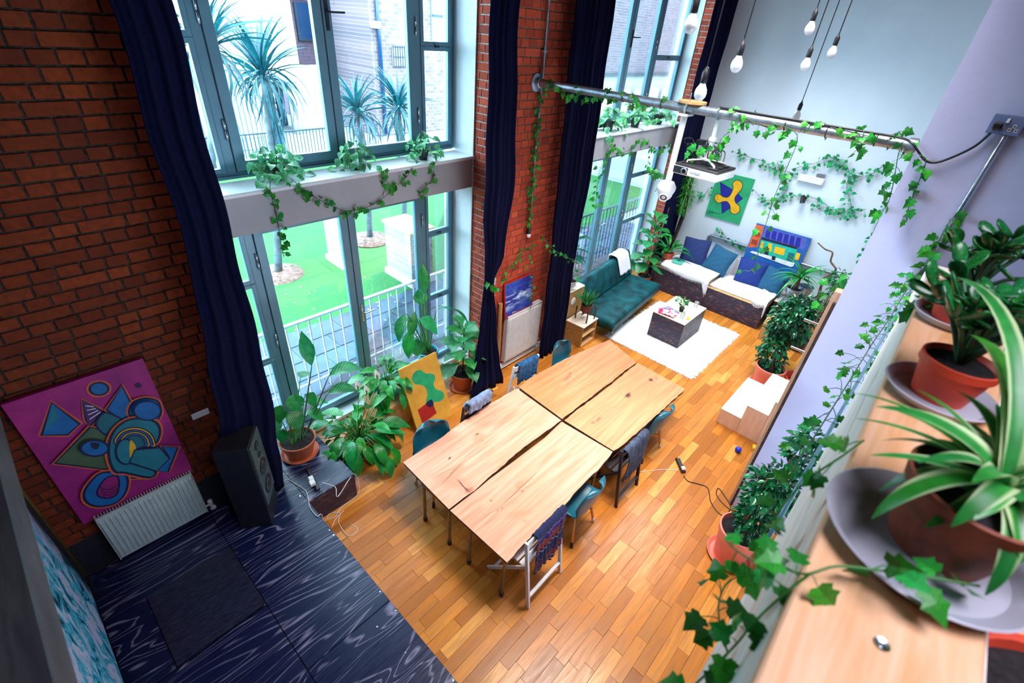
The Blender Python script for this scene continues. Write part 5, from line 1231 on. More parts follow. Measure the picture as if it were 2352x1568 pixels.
for i in range(1500):
    k = rr.random(); z = .95 + 1.15 * k; rad = .20 * math.sin(PI * min(1, k * 1.05 + .03)) + .05; az = rr.uniform(0, 2 * PI); p = V((math.cos(az) * rad * rr.random() - .12, math.sin(az) * rad * rr.random(), z)); d = V((math.cos(az), math.sin(az), rr.uniform(-1.6, -.3))).normalized() * rr.uniform(.05, .10)
    q = d.cross(V((0, 0, 1))).normalized() * .006; fm.add([p, p + d * .5 - q, p + d, p + d * .5 + q], [(0, 1, 2, 3)])
t_.part('foliage', fm, MT['fern'], kind='stuff')
# end box, buckets, branch, crate
t_ = Thing('end_box', 'square black-sided box with pale top at the right end of the bench', 'box', (10.82, 1.45, 0))
t_.part('front_panel', MB().cbox(10.50, 10.52, 1.16, 1.70, 0.0, .54, .003), MT['dark_ply'], world=True); t_.part('side_panel', MB().cbox(10.522, 11.15, 1.16, 1.18, 0.0, .54, .003), MT['dark_ply2'], world=True); t_.part('side_panel', MB().cbox(10.522, 11.15, 1.68, 1.70, 0, .54, .003), MT['dark_ply2'], world=True)
t_.part('top_panel', MB().cbox(10.49, 11.16, 1.15, 1.71, .541, .56, .003), MT['plywood_white'], world=True)
t_ = Thing('yucca', 'spiky yucca on a thick trunk in a shiny tin bucket on the end box', 'potted plant', (10.70, 1.47, .562))
pot(t_, .155, .32, MT['galv'], (.19, .015), rim=.008, taper=.70, smat=MT['white_plastic']); t_.part('trunk', MB().tube([(0, 0, .28), (.01, 0, .42), (-.01, .01, .56)], [.045, .04, .045], 10), MT['bark'], smooth=True)
rr = random.Random(13)
for i in range(36):
    az = 2.4 * i; e = rr.uniform(-.2, 1.45); h = V((math.cos(az), math.sin(az), 0)); d = h * math.cos(e) + V((0, 0, math.sin(e))); place('leaf', LM['yucca'], frame((0, 0, .55), d, (0, 0, 1), rr.uniform(.8, 1.25)), t_.e)
t_ = Thing('tin_bucket', 'second tin bucket, standing behind the yucca by the white wall', 'bucket', (11.0, 1.33, .562)); mm = MB(); mm.lathe([(.002, .003), (.10, .003), (.15, .32), (.146, .32), (.098, .01), (.002, .01)], (0, 0, 0), 28); t_.part('body', mm, MT['galv'], sharp=35); mm = MB(); mm.tube([(math.cos(a) * .151, math.sin(a) * .151, .32) for a in [2 * PI * i / 24 for i in range(24)]], .005, 6, closed=True); t_.part('rim', mm, MT['galv'])
t_ = Thing('storage_crate', 'open-fronted plywood crate on the floor right of the bench', 'crate', (9.95, 1.38, 0), .1)
for a in ((-.25, .25, -.24, -.222, 0, .36), (-.25, .25, .222, .24, 0, .36)): t_.part('side_board', MB().cbox(*a, .003), MT['plywood'])
t_.part('back_board', MB().cbox(-.25, -.232, -.22, .22, 0, .36, .003), MT['plywood']); t_.part('top_board', MB().cbox(-.25, .25, -.24, .24, .361, .379, .003), MT['plywood']); t_.part('bottom_board', MB().cbox(-.23, .25, -.22, .22, 0, .018, .003), MT['plywood'])
br = MB(); pts = [AX(x, y, 11.15) for x, y in ((1878, 557), (1895, 572), (1912, 580), (1908, 600), (1920, 618), (1908, 630), (1890, 642), (1884, 665))] + [V((11.0, 1.02, .45)), V((10.9, 1.0, .0))]
br.tube(crom(pts, 4), [.012 + .02 * i / 36 for i in range(37)], 8); br.tube([pts[1], pts[1] + V((.0, .10, .04))], [.012, .005], 6)
solo('dead_branch', 'bare twisted branch standing against the far white wall', 'branch', br, MT['bark'], loc=(10.9, 1.0, 0), smooth=True)
# leafy trees by the opening
def bushy(name, label, c, h, n, seed, potspec, crown, lm, potmat, smat=None, shape=None, nob=260):
    t_ = Thing(name, label, 'potted plant', c); pot(t_, potspec[0], potspec[1], potmat, potspec[2] if len(potspec) > 2 else None)
    rr = random.Random(seed); st = MB(); tips = []; b0 = V((0, 0, potspec[1] * .85))
    for i in range(7):
        cc, rad = crown[i % len(crown)]; tip = V(cc) + V((rr.uniform(-.6, .6) * rad[0], rr.uniform(-.6, .6) * rad[1], rr.uniform(-.2, .7) * rad[2])); st.tube(crom([b0 + V((rr.uniform(-.04, .04), rr.uniform(-.04, .04), 0)), (b0 + tip) / 2 + V((rr.uniform(-.06, .06), rr.uniform(-.06, .06), 0)), tip], 4), [.018 - .0015 * k for k in range(9)], 6)
    t_.part('stems', st, MT['bark'], smooth=True)
    src = [(tuple(v.co), ) for v in lm.vertices]; fs = [tuple(p.vertices) for p in lm.polygons]; mass = MB(); uvv = None
    lst = []
    for i in range(n):
        cc, rad = crown[rr.choices(range(len(crown)), [r_[0] * r_[1] * r_[2] for _, r_ in crown])[0]]
        while True:
            q = V((rr.uniform(-1, 1), rr.uniform(-1, 1), rr.uniform(-1, 1)))
            if .25 < q.length < 1: break
        q = q * (.75 + .25 * rr.random()); p = V(cc) + V((q.x * rad[0], q.y * rad[1], q.z * rad[2])); d = V((q.x + rr.uniform(-.5, .5), q.y + rr.uniform(-.5, .5), rr.uniform(-.9, .4))); lst.append((p, d, rr.uniform(.75, 1.35), rr.uniform(-.6, .6)))
    lst.sort(key=lambda a: a[0].x * .6 - a[0].z)
    for i, (p, d, s, ro) in enumerate(lst):
        M = frame(p, d, (0, 0, 1), s, ro)
        if i < nob: place('leaf', lm, M, t_.e)
        else: mass.add([M @ v.co for v in lm.vertices], fs)
    o = t_.part('foliage', mass, lm.materials[0], kind='stuff')
    return t_
bushy('ficus_tree', 'dense dark-leaved tree in the salmon pot on the floor beyond the pale steps', (8.12, .95, 0), 1.6, 1500, 61, (.235, .42, (.25, .04)), [((.55, .08, 1.05), (.42, .36, .55)), ((.15, .10, .62), (.26, .24, .34)), ((.80, .05, 1.22), (.26, .26, .34)), ((.05, -.02, .45), (.18, .18, .18))], LM['ficus_big'], MT['salmon'], nob=240)
t_ = Thing('terracotta_planter', 'wide terracotta planter with soil beside the salmon pot', 'planter', (8.28, .50, 0)); pot(t_, .22, .34, MT['terracotta_red'], None, soilz=.6)
bushy('climbing_plant', 'dark climbing plant round the branch in the corner left of the timber post', (9.9, .9, 0), 1.6, 360, 63, (.16, .26), [((.5, .0, .75), (.26, .22, .40)), ((.6, -.1, 1.35), (.22, .16, .3))], LM['ficus'], MT['black'], nob=120)
t_ = bushy('zz_plant', 'glossy dark plant in the salmon pot against the lilac wall, under the ledge', (4.36, .08, 0), 1.5, 900, 67, (.23, .50, (.25, .05)), [((.10, -.06, 1.10), (.30, .26, .38)), ((.30, -.12, 1.62), (.24, .16, .36)), ((.0, -.04, .76), (.22, .2, .22))], LM['zz'], MT['salmon'], nob=260)
# pale plywood stairs
for lb, (x0, x1, y0, y1, z1) in (('lowest pale plywood step, next to the salmon pot', (6.54, 7.70, .835, 1.15, .28)), ('middle pale plywood step, twice the height of the lowest', (6.54, 7.70, .525, .832, .55)), ('highest pale plywood step, half hidden by the timber post', (6.54, 7.70, .20, .522, .82))):
    t_ = Thing('plywood_step', lb, 'step', ((x0 + x1) / 2, (y0 + y1) / 2, 0))
    t_.part('tread', MB().cbox(x0 - .003, x1 + .004, y0 - .0, y1 + .002, z1 - .02, z1, .002), MT['plywood_white'], world=True)
    t_.part('front_panel', MB().cbox(x0, x0 + .018, y0, y1, 0, z1 - .021, .002), MT['pale_ply'], world=True); t_.part('side_board', MB().cbox(x0 + .02, x1, y1 - .018, y1, 0, z1 - .021, .002), MT['pale_ply'], world=True); t_.part('back_board', MB().cbox(x1 - .018, x1, y0, y1 - .02, 0, z1 - .021, .002), MT['pale_ply'], world=True)
solo('ball', 'small bright blue ball on the wooden floor', 'ball', MB().sphere((6.13, .645, .048), .047, 20), MT['ballblue'], loc=(6.13, .645, 0), smooth=True)
t_ = Thing('toy_block', 'yellow toy block near the blue ball', 'toy', (6.40, .49, 0), .4); t_.part('body', MB().cbox(-.045, .045, -.03, .03, 0, .04, .006), MT['yellow']); 
for a in (-1, 1): t_.part('stud', MB().lathe([(.014, .04), (.014, .05), (.002, .051)], (a * .022, 0, 0), 12), MT['yellow'])
# timber post with chrome rungs at the edge of the end wall
t_ = Thing('timber_post', 'tall pale timber post with a dark edge fixed at the end of the lilac wall', 'post', (5.24, .37, 0))
t_.part('edge_strip', MB().cbox(5.102, 5.135, YE + .001, .352, .0, 3.02, .003), MT['darkbark'], world=True)
MT['pink_timber'] = simple('planed_timber', (.62, .38, .26), .6, var=.15, stretch=(3, 3, .3)); t_.part('post', MB().cbox(5.14, 5.26, YE + .003, .385, 0, 3.12, .004), MT['pink_timber'], world=True)
for z in (2.72, 2.38): t_.part('chrome_rung', MB().tube([(5.2, .38, z), (5.2, .52, z)], .014, 10), MT['chrome'], world=True, sharp=40, label='chrome rung')
# socket strips, cables
t_ = Thing('socket_strip', 'black four-way socket strip with a white plug lying on the oak floor', 'socket strip', (5.23, 1.12, 0), math.radians(-134))
t_.part('body', MB().cbox(-.13, .13, -.032, .032, 0.001, .04, .008), MT['black'])
t_.part('plug', MB().cbox(.06, .115, -.025, .025, .041, .075, .006), MT['white_plastic'], label='white plug'); t_.part('switch', MB().box(-.12, -.105, -.012, .0, .040, .044), flat('red_lamp', (.8, .02, .02))); t_.part('switch', MB().box(-.12, -.105, .004, .014, .040, .044), flat('green_lamp', (.02, .6, .1)))
pts = [AZ(x, y, .006) for x, y in ((1570, 1092), (1580, 1104), (1600, 1110), (1622, 1117), (1629, 1130), (1632, 1150), (1645, 1172), (1662, 1185), (1670, 1180), (1678, 1165), (1672, 1150), (1655, 1125), (1648, 1122), (1646, 1135), (1655, 1150), (1672, 1166), (1684, 1172))]
solo('power_cable', 'black power cable snaking from the socket strip to the lilac wall', 'cable', MB().tube(crom(pts, 5), .0065, 6), MT['black'], loc=pts[0], smooth=True)
solo('white_cable', 'thin white cord from the socket strip to the chairs', 'cable', MB().tube(crom([AZ(x, y, .005) for x, y in ((1560, 1080), (1530, 1078), (1500, 1080), (1470, 1083))], 4), .0035, 6), MT['cable_white'], loc=AZ(1560, 1080, 0), smooth=True)
d_ = AZ(738, 1135, .42) - AZ(704, 1065, .42); a_ = math.atan2(d_.y, d_.x); m_ = (AZ(733, 1135, .42) + AZ(704, 1063, .42)) / 2
t_ = Thing('socket_strip', 'slim black socket strip on the black box, with white plugs', 'socket strip', (m_.x, m_.y, .402), a_)
t_.part('body', MB().cbox(-.20, .20, -.022, .022, 0, .035, .006), MT['black']); t_.part('plug', MB().cbox(.0, .06, -.05, .005, .036, .075, .006), MT['white_plastic'], label='white plug'); t_.part('plug', MB().cbox(.07, .14, -.06, .0, .036, .08, .006), MT['white_plastic'], label='white plug')
p = [AZ(x, y, z) for x, y, z in ((740, 1108, .46), (770, 1118, .43), (776, 1140, .41))] + [V((1.757, 3.80, .36)), V((1.76, 3.76, .05)), AZ(784, 1165, .01), AZ(770, 1186, .005), AZ(752, 1192, .005), AZ(756, 1180, .008), AZ(780, 1178, .01), AZ(778, 1200, .005), AZ(800, 1230, .005), AZ(822, 1215, .005), AZ(805, 1203, .005)]
solo('charger_cable', 'white charger cable falling from the black box onto the floor', 'cable', MB().tube(crom(p, 5), .0042, 6), MT['cable_white'], loc=p[0], smooth=True)
p = [AZ(x, y, z) for x, y, z in ((662, 1100, .41), (680, 1112, .41), (703, 1128, .41), (709, 1150, .41), (712, 1165, .41), (728, 1185, .41))] + [V((1.19, 3.52, .38)), V((1.20, 3.50, .02)), AZ(768, 1196, .008), AZ(782, 1180, .01), AZ(790, 1172, .008)]
solo('charger_cable', 'white cable running from the stage over its edge beside the black box', 'cable', MB().tube(crom(p, 5), .0042, 6), MT['cable_white'], loc=p[0], smooth=True)
mm = MB(); mm.tube([(4.80, 4.33, 0.001), (4.80, 4.36, 1.38)], .034, 16); solo('cardboard_tube', 'tall brown cardboard tube standing between the ivy-tied curtain and the radiator', 'tube', mm, MT['cardboard'], loc=(4.8, 4.33, 0), sharp=40)
sp_ = AY(460, 950, 4.39); t_ = Thing('wall_socket', 'small white socket plate on the brick wall right of the pink painting', 'socket', (sp_.x, 4.385, sp_.z)); t_.part('plate', MB().cbox(-.075, .075, -.004, .006, -.035, .035, .004), MT['white_plastic'])
sp_ = AY(489, 1164, 4.39); t_ = Thing('wall_socket', 'round white cap on the wall beside the ribbed radiator', 'socket', (sp_.x, 4.395, sp_.z)); t_.part('plate', MB().lathe([(.03, 0), (.03, .02), (.02, .03), (.002, .03)], (0, -.0, 0), 16, M=Matrix.Rotation(PI / 2, 3, 'X')), MT['white_plastic'], sharp=40)
# emergency light, wall spot, rail pipe on the far wall
p0 = AX(1864, 412, XF); t_ = Thing('emergency_light', 'slim white emergency light with a grey box on top, on the far wall', 'lamp', (XF, p0.y, p0.z))
t_.part('housing', MB().cbox(-.06, -.001, -.24, .24, -.07, .07, .02), MT['white_plastic']); t_.part('control_box', MB().cbox(-.05, -.001, -.21, -.06, .075, .15, .006), MT['galv']); t_.part('lens', MB().cbox(-.075, -.061, -.22, .22, -.055, .0, .004), MT['paper_w'])
p0 = AX(1848, 455, XF); t_ = Thing('wall_spotlight', 'small black spotlight among the ivy on the far wall', 'lamp', (XF, p0.y, p0.z))
t_.part('bracket', MB().cbox(-.02, -.001, -.04, .04, -.04, .04, .004).tube([(-.02, 0, 0), (-.10, 0, .0)], .012, 8), MT['black']); t_.part('head', MB().tube([(-.10, .03, .07), (-.14, -.02, -.07)], [.035, .05], 14), MT['black'], sharp=40)
m_ = MB(); pr_ = [AX(1622, 562, 11.34), AX(1628, 538, 11.34), AX(1720, 565, 11.34), AX(1900, 640, 11.34)]
m_.tube([V((11.34, pr_[0].y, .85)), V((11.34, pr_[0].y + .0, pr_[1].z - .05)), V((11.34, pr_[0].y - .05, pr_[1].z)), V((11.34, 1.0, pr_[1].z))], .032, 12)
solo('heating_pipe', 'grey pipe running along the far wall behind the cushions', 'pipe', m_, MT['galv'], loc=(11.34, 3, 1), sharp=50)
# ================================================================ overhead pipe and what hangs from it
PX, PZ = 5.24, 4.42
t_ = Thing('overhead_pipe', 'thick galvanised pipe crossing the hall from the brick pier to the lilac wall', 'pipe', (PX, 2.4, PZ))
t_.part('tube', MB().tube([(PX, 4.39, PZ), (PX, .33, PZ)], .045, 20), MT['galv'], world=True, sharp=40)
RY = Matrix.Rotation(PI / 2, 3, 'X')
t_.part('flange', MB().lathe([(.105, 0), (.105, .014), (.06, .02), (.058, .07), (.046, .075)], (PX, 4.399, PZ), 24, M=RY), MT['galv'], world=True, sharp=35)
t_.part('flange', MB().lathe([(.06, 0), (.06, .06), (.046, .065)], (PX, .40, PZ), 24, M=RY), MT['galv'], world=True, sharp=35)
for y in (3.1, 2.62, 1.35, 1.0, .62): t_.part('cable_tie', MB().tube([(PX + .048 * math.cos(a), y, PZ + .048 * math.sin(a)) for a in [2 * PI * i / 14 for i in range(14)]], .005, 5, closed=True), MT['black'], world=True)
solo('black_cable', 'black cable lying along the top of the overhead pipe and drooping to the wall socket', 'cable', MB().tube(crom([(5.22, 2.0, 4.475), (5.22, 1.6, 4.472), (5.215, 1.2, 4.473), (5.2, .8, 4.472), (5.16, .48, 4.475), (5.08, .37, 4.46)] + [AX(x, y, 5.07) for x, y in ((2107, 345), (2125, 368), (2150, 373), (2190, 360), (2240, 335), (2275, 305))] + [V((5.05, -.066, 4.65))], 6), .009, 7), MT['black'], loc=(5.22, 1, 4.47), smooth=True)
# hanging CCTV dome
y0 = 2.335
t_ = Thing('cctv_camera', 'white dome security camera on a white drop tube under the overhead pipe', 'camera', (PX - .02, y0, 3.50))
t_.part('clamp', MB().cbox(-.07, .11, -.05, .05, .845, .87, .005).tube([(.02 + .055 * math.cos(a), .0, .92 + .055 * math.sin(a)) for a in [2 * PI * i / 14 for i in range(14)]], .012, 6, closed=True), MT['white_metal'])
t_.part('drop_tube', MB().tube([(0, 0, .17), (0, 0, .85)], .034, 16), MT['white_metal'], sharp=40)
t_.part('collar', MB().lathe([(.002, .18), (.070, .175), (.104, .12), (.10, .08), (.085, .045)], (0, 0, 0), 28), MT['white_plastic'], smooth=True)
t_.part('dome', MB().sphere((0, 0, .045), .084, 24), MT['white_plastic'], smooth=True)
vd = V((-.75, -.25, -.35)).normalized(); RR = vd.to_track_quat('Z', 'Y').to_matrix()
ln = t_.part('lens_ring', MB().lathe([(.052, .065), (.052, .088), (.042, .09), (.038, .08)], (0, 0, .045), 22, M=RR), MT['white_plastic'], sharp=40); t_.part('lens', MB().lathe([(.040, .078), (.026, .082), (.018, .076), (.002, .075)], (0, 0, .045), 20, M=RR), MT['black'], ln, sharp=40)
t_ = Thing('wooden_disc', 'round wooden disc fixed on top of the overhead pipe above the security camera', 'disc', (PX + .03, y0 - .03, 4.467)); t_.part('disc', MB().lathe([(.002, 0), (.14, 0), (.14, .022), (.002, .022)], (0, 0, 0), 28), MT['plywood'], sharp=35); t_.part('bolt', MB().tube([(-.08, 0, .022), (-.08, 0, .10)], .006, 6), MT['galv']); t_.part('bolt', MB().tube([(.08, 0, .022), (.08, 0, .08)], .006, 6), MT['galv'])
# projector
pc = V((5.27, 1.99, 3.815)); aa = math.radians(-3)
t_ = Thing('projector', 'white and black projector hanging under the overhead pipe on a white bracket', 'projector', pc, aa)
t_.part('body', MB().cbox(-.22, .22, -.245, .245, 0, .085, .014), MT['white_plastic'])
t_.part('top_cover', MB().cbox(-.217, .217, -.242, .242, .0855, .108, .010), MT['black'])
t_.part('front_panel', MB().cbox(-.226, -.2205, .075, .238, .010, .080, .003), MT['black'])
lr = t_.part('lens_ring', MB().lathe([(.033, 0), (.033, .014), (.026, .018), (.024, .004)], (-.227, .11, .045), 24, M=Matrix.Rotation(-PI / 2, 3, 'Y')), MT['galv'], sharp=40); t_.part('lens', MB().lathe([(.025, .008), (.015, .014), (.002, .016)], (-.227, .11, .045), 20, M=Matrix.Rotation(-PI / 2, 3, 'Y')), MT['tumbler'], lr, smooth=True)
gr = MB()
for k in range(9): gr.box(-.223, -.2205, -.225 + k * .014, -.217 + k * .014, .012, .075)
t_.part('vent_grille', gr, MT['rad_dim'])
fc = bpy.data.curves.new('lettering', 'FONT'); fc.body = 'EPSON'; fc.size = .036; fc.extrude = .001; fc.align_x = 'CENTER'
fo_ = bpy.data.objects.new('lettering_tmp', fc); COL.objects.link(fo_)
dg = bpy.context.evaluated_depsgraph_get(); me = bpy.data.meshes.new_from_object(fo_.evaluated_get(dg)); bpy.data.objects.remove(fo_)
lo_ = bpy.data.objects.new('lettering', me); COL.objects.link(lo_); me.materials.clear(); me.materials.append(flat('logo_grey', (.15, .2, .35))); lo_.parent = t_.e
lo_.matrix_local = Matrix(((0, 0, -1, -.2215), (1, 0, 0, -.01), (0, -1, 0, .056), (0, 0, 0, 1)))
pl = MB()
for k in range(3): pl.cbox(-.17 + .12 * k, -.10 + .12 * k, -.20, -.10, .1085, .122, .004); pl.cbox(-.15 + .12 * k, -.10 + .12 * k, .12, .20, .1085, .118, .004)
t_.part('lid_details', pl, MT['black'])
br = MB()
for a in ((-.13, -.15), (.13, -.15), (-.13, .15), (.13, .15)): d = V((a[0], a[1], .135)); br.tube([(0, 0, .165), d, (a[0], a[1], .109)], .011, 6)
br.cbox(-.045, .045, -.045, .045, .150, .175, .004); t_.part('bracket', br, MT['white_metal'])
t_.part('drop_bar', MB().cbox(-.022, .022, -.018, .018, .172, .56, .004).cbox(-.03, .03, -.03, .03, .34, .38, .004), MT['white_metal']); t_.part('pipe_clamp', MB().tube([(-.03 + .055 * math.cos(a), 0, .605 + .055 * math.sin(a)) for a in [2 * PI * i / 14 for i in range(14)]], .010, 6, closed=True), MT['galv'])
cb = MB(); rr = random.Random(3)
for k in range(11): p0 = V((rr.uniform(-.02, .18), rr.uniform(-.15, .2), .125)); cb.tube(crom([p0, p0 + V((rr.uniform(-.1, .12), rr.uniform(-.08, .14), rr.uniform(.08, .2))), p0 + V((rr.uniform(-.1, .1), rr.uniform(-.1, .2), rr.uniform(.05, .16))), p0 + V((rr.uniform(-.08, .08), rr.uniform(-.08, .08), .0))], 6), .006, 6)
cb.cbox(.05, .13, .12, .20, .27, .32, .006)
t_.part('cable_bundle', cb, MT['black'], kind='stuff')
# pendant bulbs
def pendant(label, px, py, x, r, dirv=(0, 0, 1)):
    c = AX(px, py, x); t_ = Thing('pendant_bulb', label, 'light bulb', c, 0, 'pendant bulbs on long flexes')
    k = r / .038
    t_.part('bulb', MB().lathe([(.002, -.048 * k), (.022 * k, -.043 * k), (.036 * k, -.022 * k), (.038 * k, 0), (.033 * k, .022 * k), (.02 * k, .045 * k), (.015 * k, .06 * k)], (0, 0, 0), 20), BULB, smooth=True)
    t_.part('socket', MB().lathe([(.018 * k, .055 * k), (.021 * k, .062 * k), (.021 * k, .115 * k), (.012 * k, .128 * k), (.005, .15 * k)], (0, 0, 0), 16), MT['black'], sharp=35)
    t_.part('flex', MB().tube([(0, 0, .145 * k), (0, 0, ZC - c.z)], .0045, 6), MT['black'])
    return t_
BULB = simple('opal_bulb_glass', (.86, .88, .96), .15, var=.01, bump=0)
for a in (('large opal bulb in the window gap at the top, left of all the others', 1587, 56, 3.3, .040), ('opal bulb on a long flex left of the group of four', 1692, 149, 4.0, .040), ('highest opal bulb of the four hanging together', 1860, 66, 5.0, .036), ('second highest left bulb of the four hanging together', 1850, 149, 5.0, .036), ('rightmost opal bulb of the four hanging together', 1911, 121, 5.4, .036), ('lowest bulb, half hidden behind the overhead pipe', 1830, 266, 6.6, .040)): pendant(*a)
t_ = pendant('opal bulb in a black wire loop, just above the wooden disc', 1609, 213, 3.7, .042); t_.part('wire_loop', MB().tube([(0, .022 * math.cos(a) * 1.1, .11 + .05 * math.sin(a)) for a in [2 * PI * i / 18 for i in range(18)]], .003, 5, closed=True), MT['black'])
# conduit on the brick pier with a small lamp at its end
xc = 5.20
cp = [AY(1261, 0, 4.36), AY(1245, 190, 4.36), AY(1230, 350, 4.36), AY(1216, 520, 4.36)]
t_ = Thing('conduit', 'thin metal conduit down the brick pier, crossing the flange', 'conduit', cp[3]); t_.part('tube', MB().tube([V((cp[0].x, 4.37, ZC - .01)), cp[0], cp[1], cp[2], cp[3]], .014, 8), MT['galv'], world=True, smooth=True)
lp = t_.part('lamp_holder', MB().lathe([(.028, 0), (.03, .03), (.03, .10), (.014, .12)], cp[3] - V((0, 0, .11)), 14), MT['black'], world=True, sharp=35); t_.part('bulb', MB().sphere(cp[3] - V((0, 0, .14)), .036, 14), BULB, lp, world=True, smooth=True)
for k in (1, 2): t_.part('saddle', MB().cbox(-.035, .035, -.02, .025, -.012, .012, .003, M=T(*cp[k].lerp(cp[k - 1], .4))), MT['galv'], world=True)
# end wall: double socket, plug, vertical conduit, low pipe
t_ = Thing('double_socket', 'grey metal double wall socket on the lilac wall with a black plug in it', 'socket', (XS, -.10, 4.61))
t_.part('box', MB().cbox(-.035, -.001, -.095, .082, .0, .115, .005), MT['galv']); MT['grey_plate'] = simple('grey_enamel_plate', (.16, .20, .40), .4, var=.05); pf = t_.part('face_plate', MB().cbox(-.043, -.0355, -.10, .087, -.004, .119, .006), MT['grey_plate'])
t_.part('plug', MB().cbox(-.085, -.0435, .012, .066, .020, .072, .012), MT['black'], label='black plug')
t_.part('switch', MB().cbox(-.048, -.0435, -.012, .005, .07, .10, .002), MT['white_plastic'], pf)
for a, b in ((-.052, .055), (-.070, .030), (-.034, .030)): t_.part('pin_hole', MB().cbox(-.0445, -.0435, a - .009, a + .009, b - .011, b + .011, .0003), MT['white_plastic'], pf); t_.part('pin_hole', MB().cbox(-.0449, -.0446, a - .004, a + .004, b - .006, b + .006, .0001), MT['black'], pf)
solo('conduit', 'metal conduit running down the lilac wall from the double socket', 'conduit', MB().tube([(5.075, -.128, 4.61), (5.075, -.128, 3.46)], .0135, 10), MT['galv'], loc=(5.075, -.128, 4), smooth=True)
solo('ledge_pipe', 'thin ivy-covered pipe along the lower edge of the pale parapet', 'pipe', MB().tube([(5.07, -.128, 3.50), (4.2, -.105, 3.48), (3.2, -.088, 3.47), (2.3, -.072, 3.47), (1.5, -.058, 3.46)], .008, 10), MT['frame'], loc=(3, -.1, 3.5), smooth=True)

# ================================================================ ivy
IV = [ivymesh('ivy_leaf', 1.0, MT['leaf_ivy'], .12, .1), ivymesh('ivy_leaf', 1.0, MT['leaf_ivy'], .22, .25), ivymesh('ivy_leaf', 1.0, MT['leaf_ivy'], -.05, .3)]
IVF = [ivymesh('ivy_leaf', 1.0, MT['leaf_ivy_far'], .12, .1), ivymesh('ivy_leaf', 1.0, MT['leaf_ivy_far'], .22, .25)]
def vine(label, pts, size, n, spread, seed, face=(-.6, -.35, .4), far=False, r=.0035, wall=None, group='ivy garlands', hang=.7, smat=None, name='ivy_vine', closed=False, k=5):
    rr = random.Random(seed); P = crom(pts, k); t_ = Thing(name, label, 'vine', P[0], 0, group)
    L = [0]
    for a, b in zip(P, P[1:]): L.append(L[-1] + (b - a).length)
    mb = MB().tube([p - t_.loc for p in P], r, 5); meshes = IVF if far else IV
    for i in range(n):
        s = L[-1] * (i + rr.uniform(.1, .9)) / n; j = 0
        while j < len(P) - 2 and L[j + 1] < s: j += 1
        p = P[j].lerp(P[j + 1], (s - L[j]) / max(1e-6, L[j + 1] - L[j]))
        off = V((rr.uniform(-1, 1), rr.uniform(-1, 1), rr.uniform(-1, .7)))
        if wall is not None: off -= wall * (off.dot(wall) - .25)
        q = p + off.normalized() * spread * rr.uniform(.35, 1); d = (q - p).normalized() * .6 + V((rr.uniform(-.4, .4), rr.uniform(-.4, .4), -hang)); up = V(face) + V((rr.uniform(-.5, .5), rr.uniform(-.5, .5), rr.uniform(-.5, .5)))
        s_ = size * rr.uniform(.7, 1.2); mb.tube([p - t_.loc, (p + q) / 2 + V((0, 0, .1 * spread)) - t_.loc, q - t_.loc], [r * .6, r * .6, r * .5], 4, caps=False)
        place('leaf', meshes[i % len(meshes)], frame(q - t_.loc, d, up, s_, 0), t_.e)
    t_.part('stem', mb, smat or MT['stem_dark'], smooth=True); return t_
px_ = lambda pts, x: [AX(a, b, x) for a, b in pts]
py_ = lambda pts, y: [AY(a, b, y) for a, b in pts]
pz_ = lambda pts: [AZ(a, b, z) for a, b, z in pts]
FW = XF - .035
# on the overhead pipe
vine('ivy wound round the overhead pipe where it leaves the brick pier', [(PX, 4.3, PZ + .05), (PX - .05, 4.0, PZ), (PX, 3.7, PZ - .05), (PX + .05, 3.4, PZ), (PX, 3.1, PZ + .05)], .066, 46, .085, 1, hang=.5)
vine('ivy along the middle of the overhead pipe, left of the security camera', [(PX - .05, 3.1, PZ), (PX, 2.85, PZ - .06), (PX, 2.6, PZ + .06)], .08, 9, .10, 2)
vine('ivy wound round the right half of the overhead pipe', [(PX, 1.95, PZ + .06), (PX - .05, 1.7, PZ), (PX, 1.4, PZ - .05), (PX, 1.1, PZ + .06), (PX - .05, .8, PZ - .02), (PX, .5, PZ + .06), (PX - .05, .38, PZ)], .068, 46, .10, 3, hang=.5)
vine('ivy strand hanging from the right end of the pipe before the white wall', [(PX - .05, 1.47, PZ)] + px_([(1831, 310), (1806, 388), (1780, 449), (1760, 512), (1745, 560), (1735, 610), (1715, 625)], PX - .05), .066, 24, .085, 4)
vine('short ivy tuft hanging from the pipe near the black cable ties', px_([(1985, 300), (1978, 335), (1968, 365)], PX - .06), .072, 7, .08, 5)
vine('ivy strand hanging from the pipe end just before the wall edge', px_([(2080, 335), (2066, 345), (2058, 385), (2049, 434), (2040, 465), (2025, 500)], PX - .10), .066, 18, .07, 6)
vine('ivy strand hanging in front of the lilac wall from the drooping cable', px_([(2110, 355), (2127, 368), (2112, 413), (2098, 448), (2086, 480), (2083, 508)], 5.05), .078, 12, .07, 7)
vine('ivy trailing between the projector and the overhead pipe', px_([(1700, 262), (1690, 290), (1660, 315), (1640, 345), (1600, 345), (1570, 370)], PX - .05), .08, 22, .07, 8)
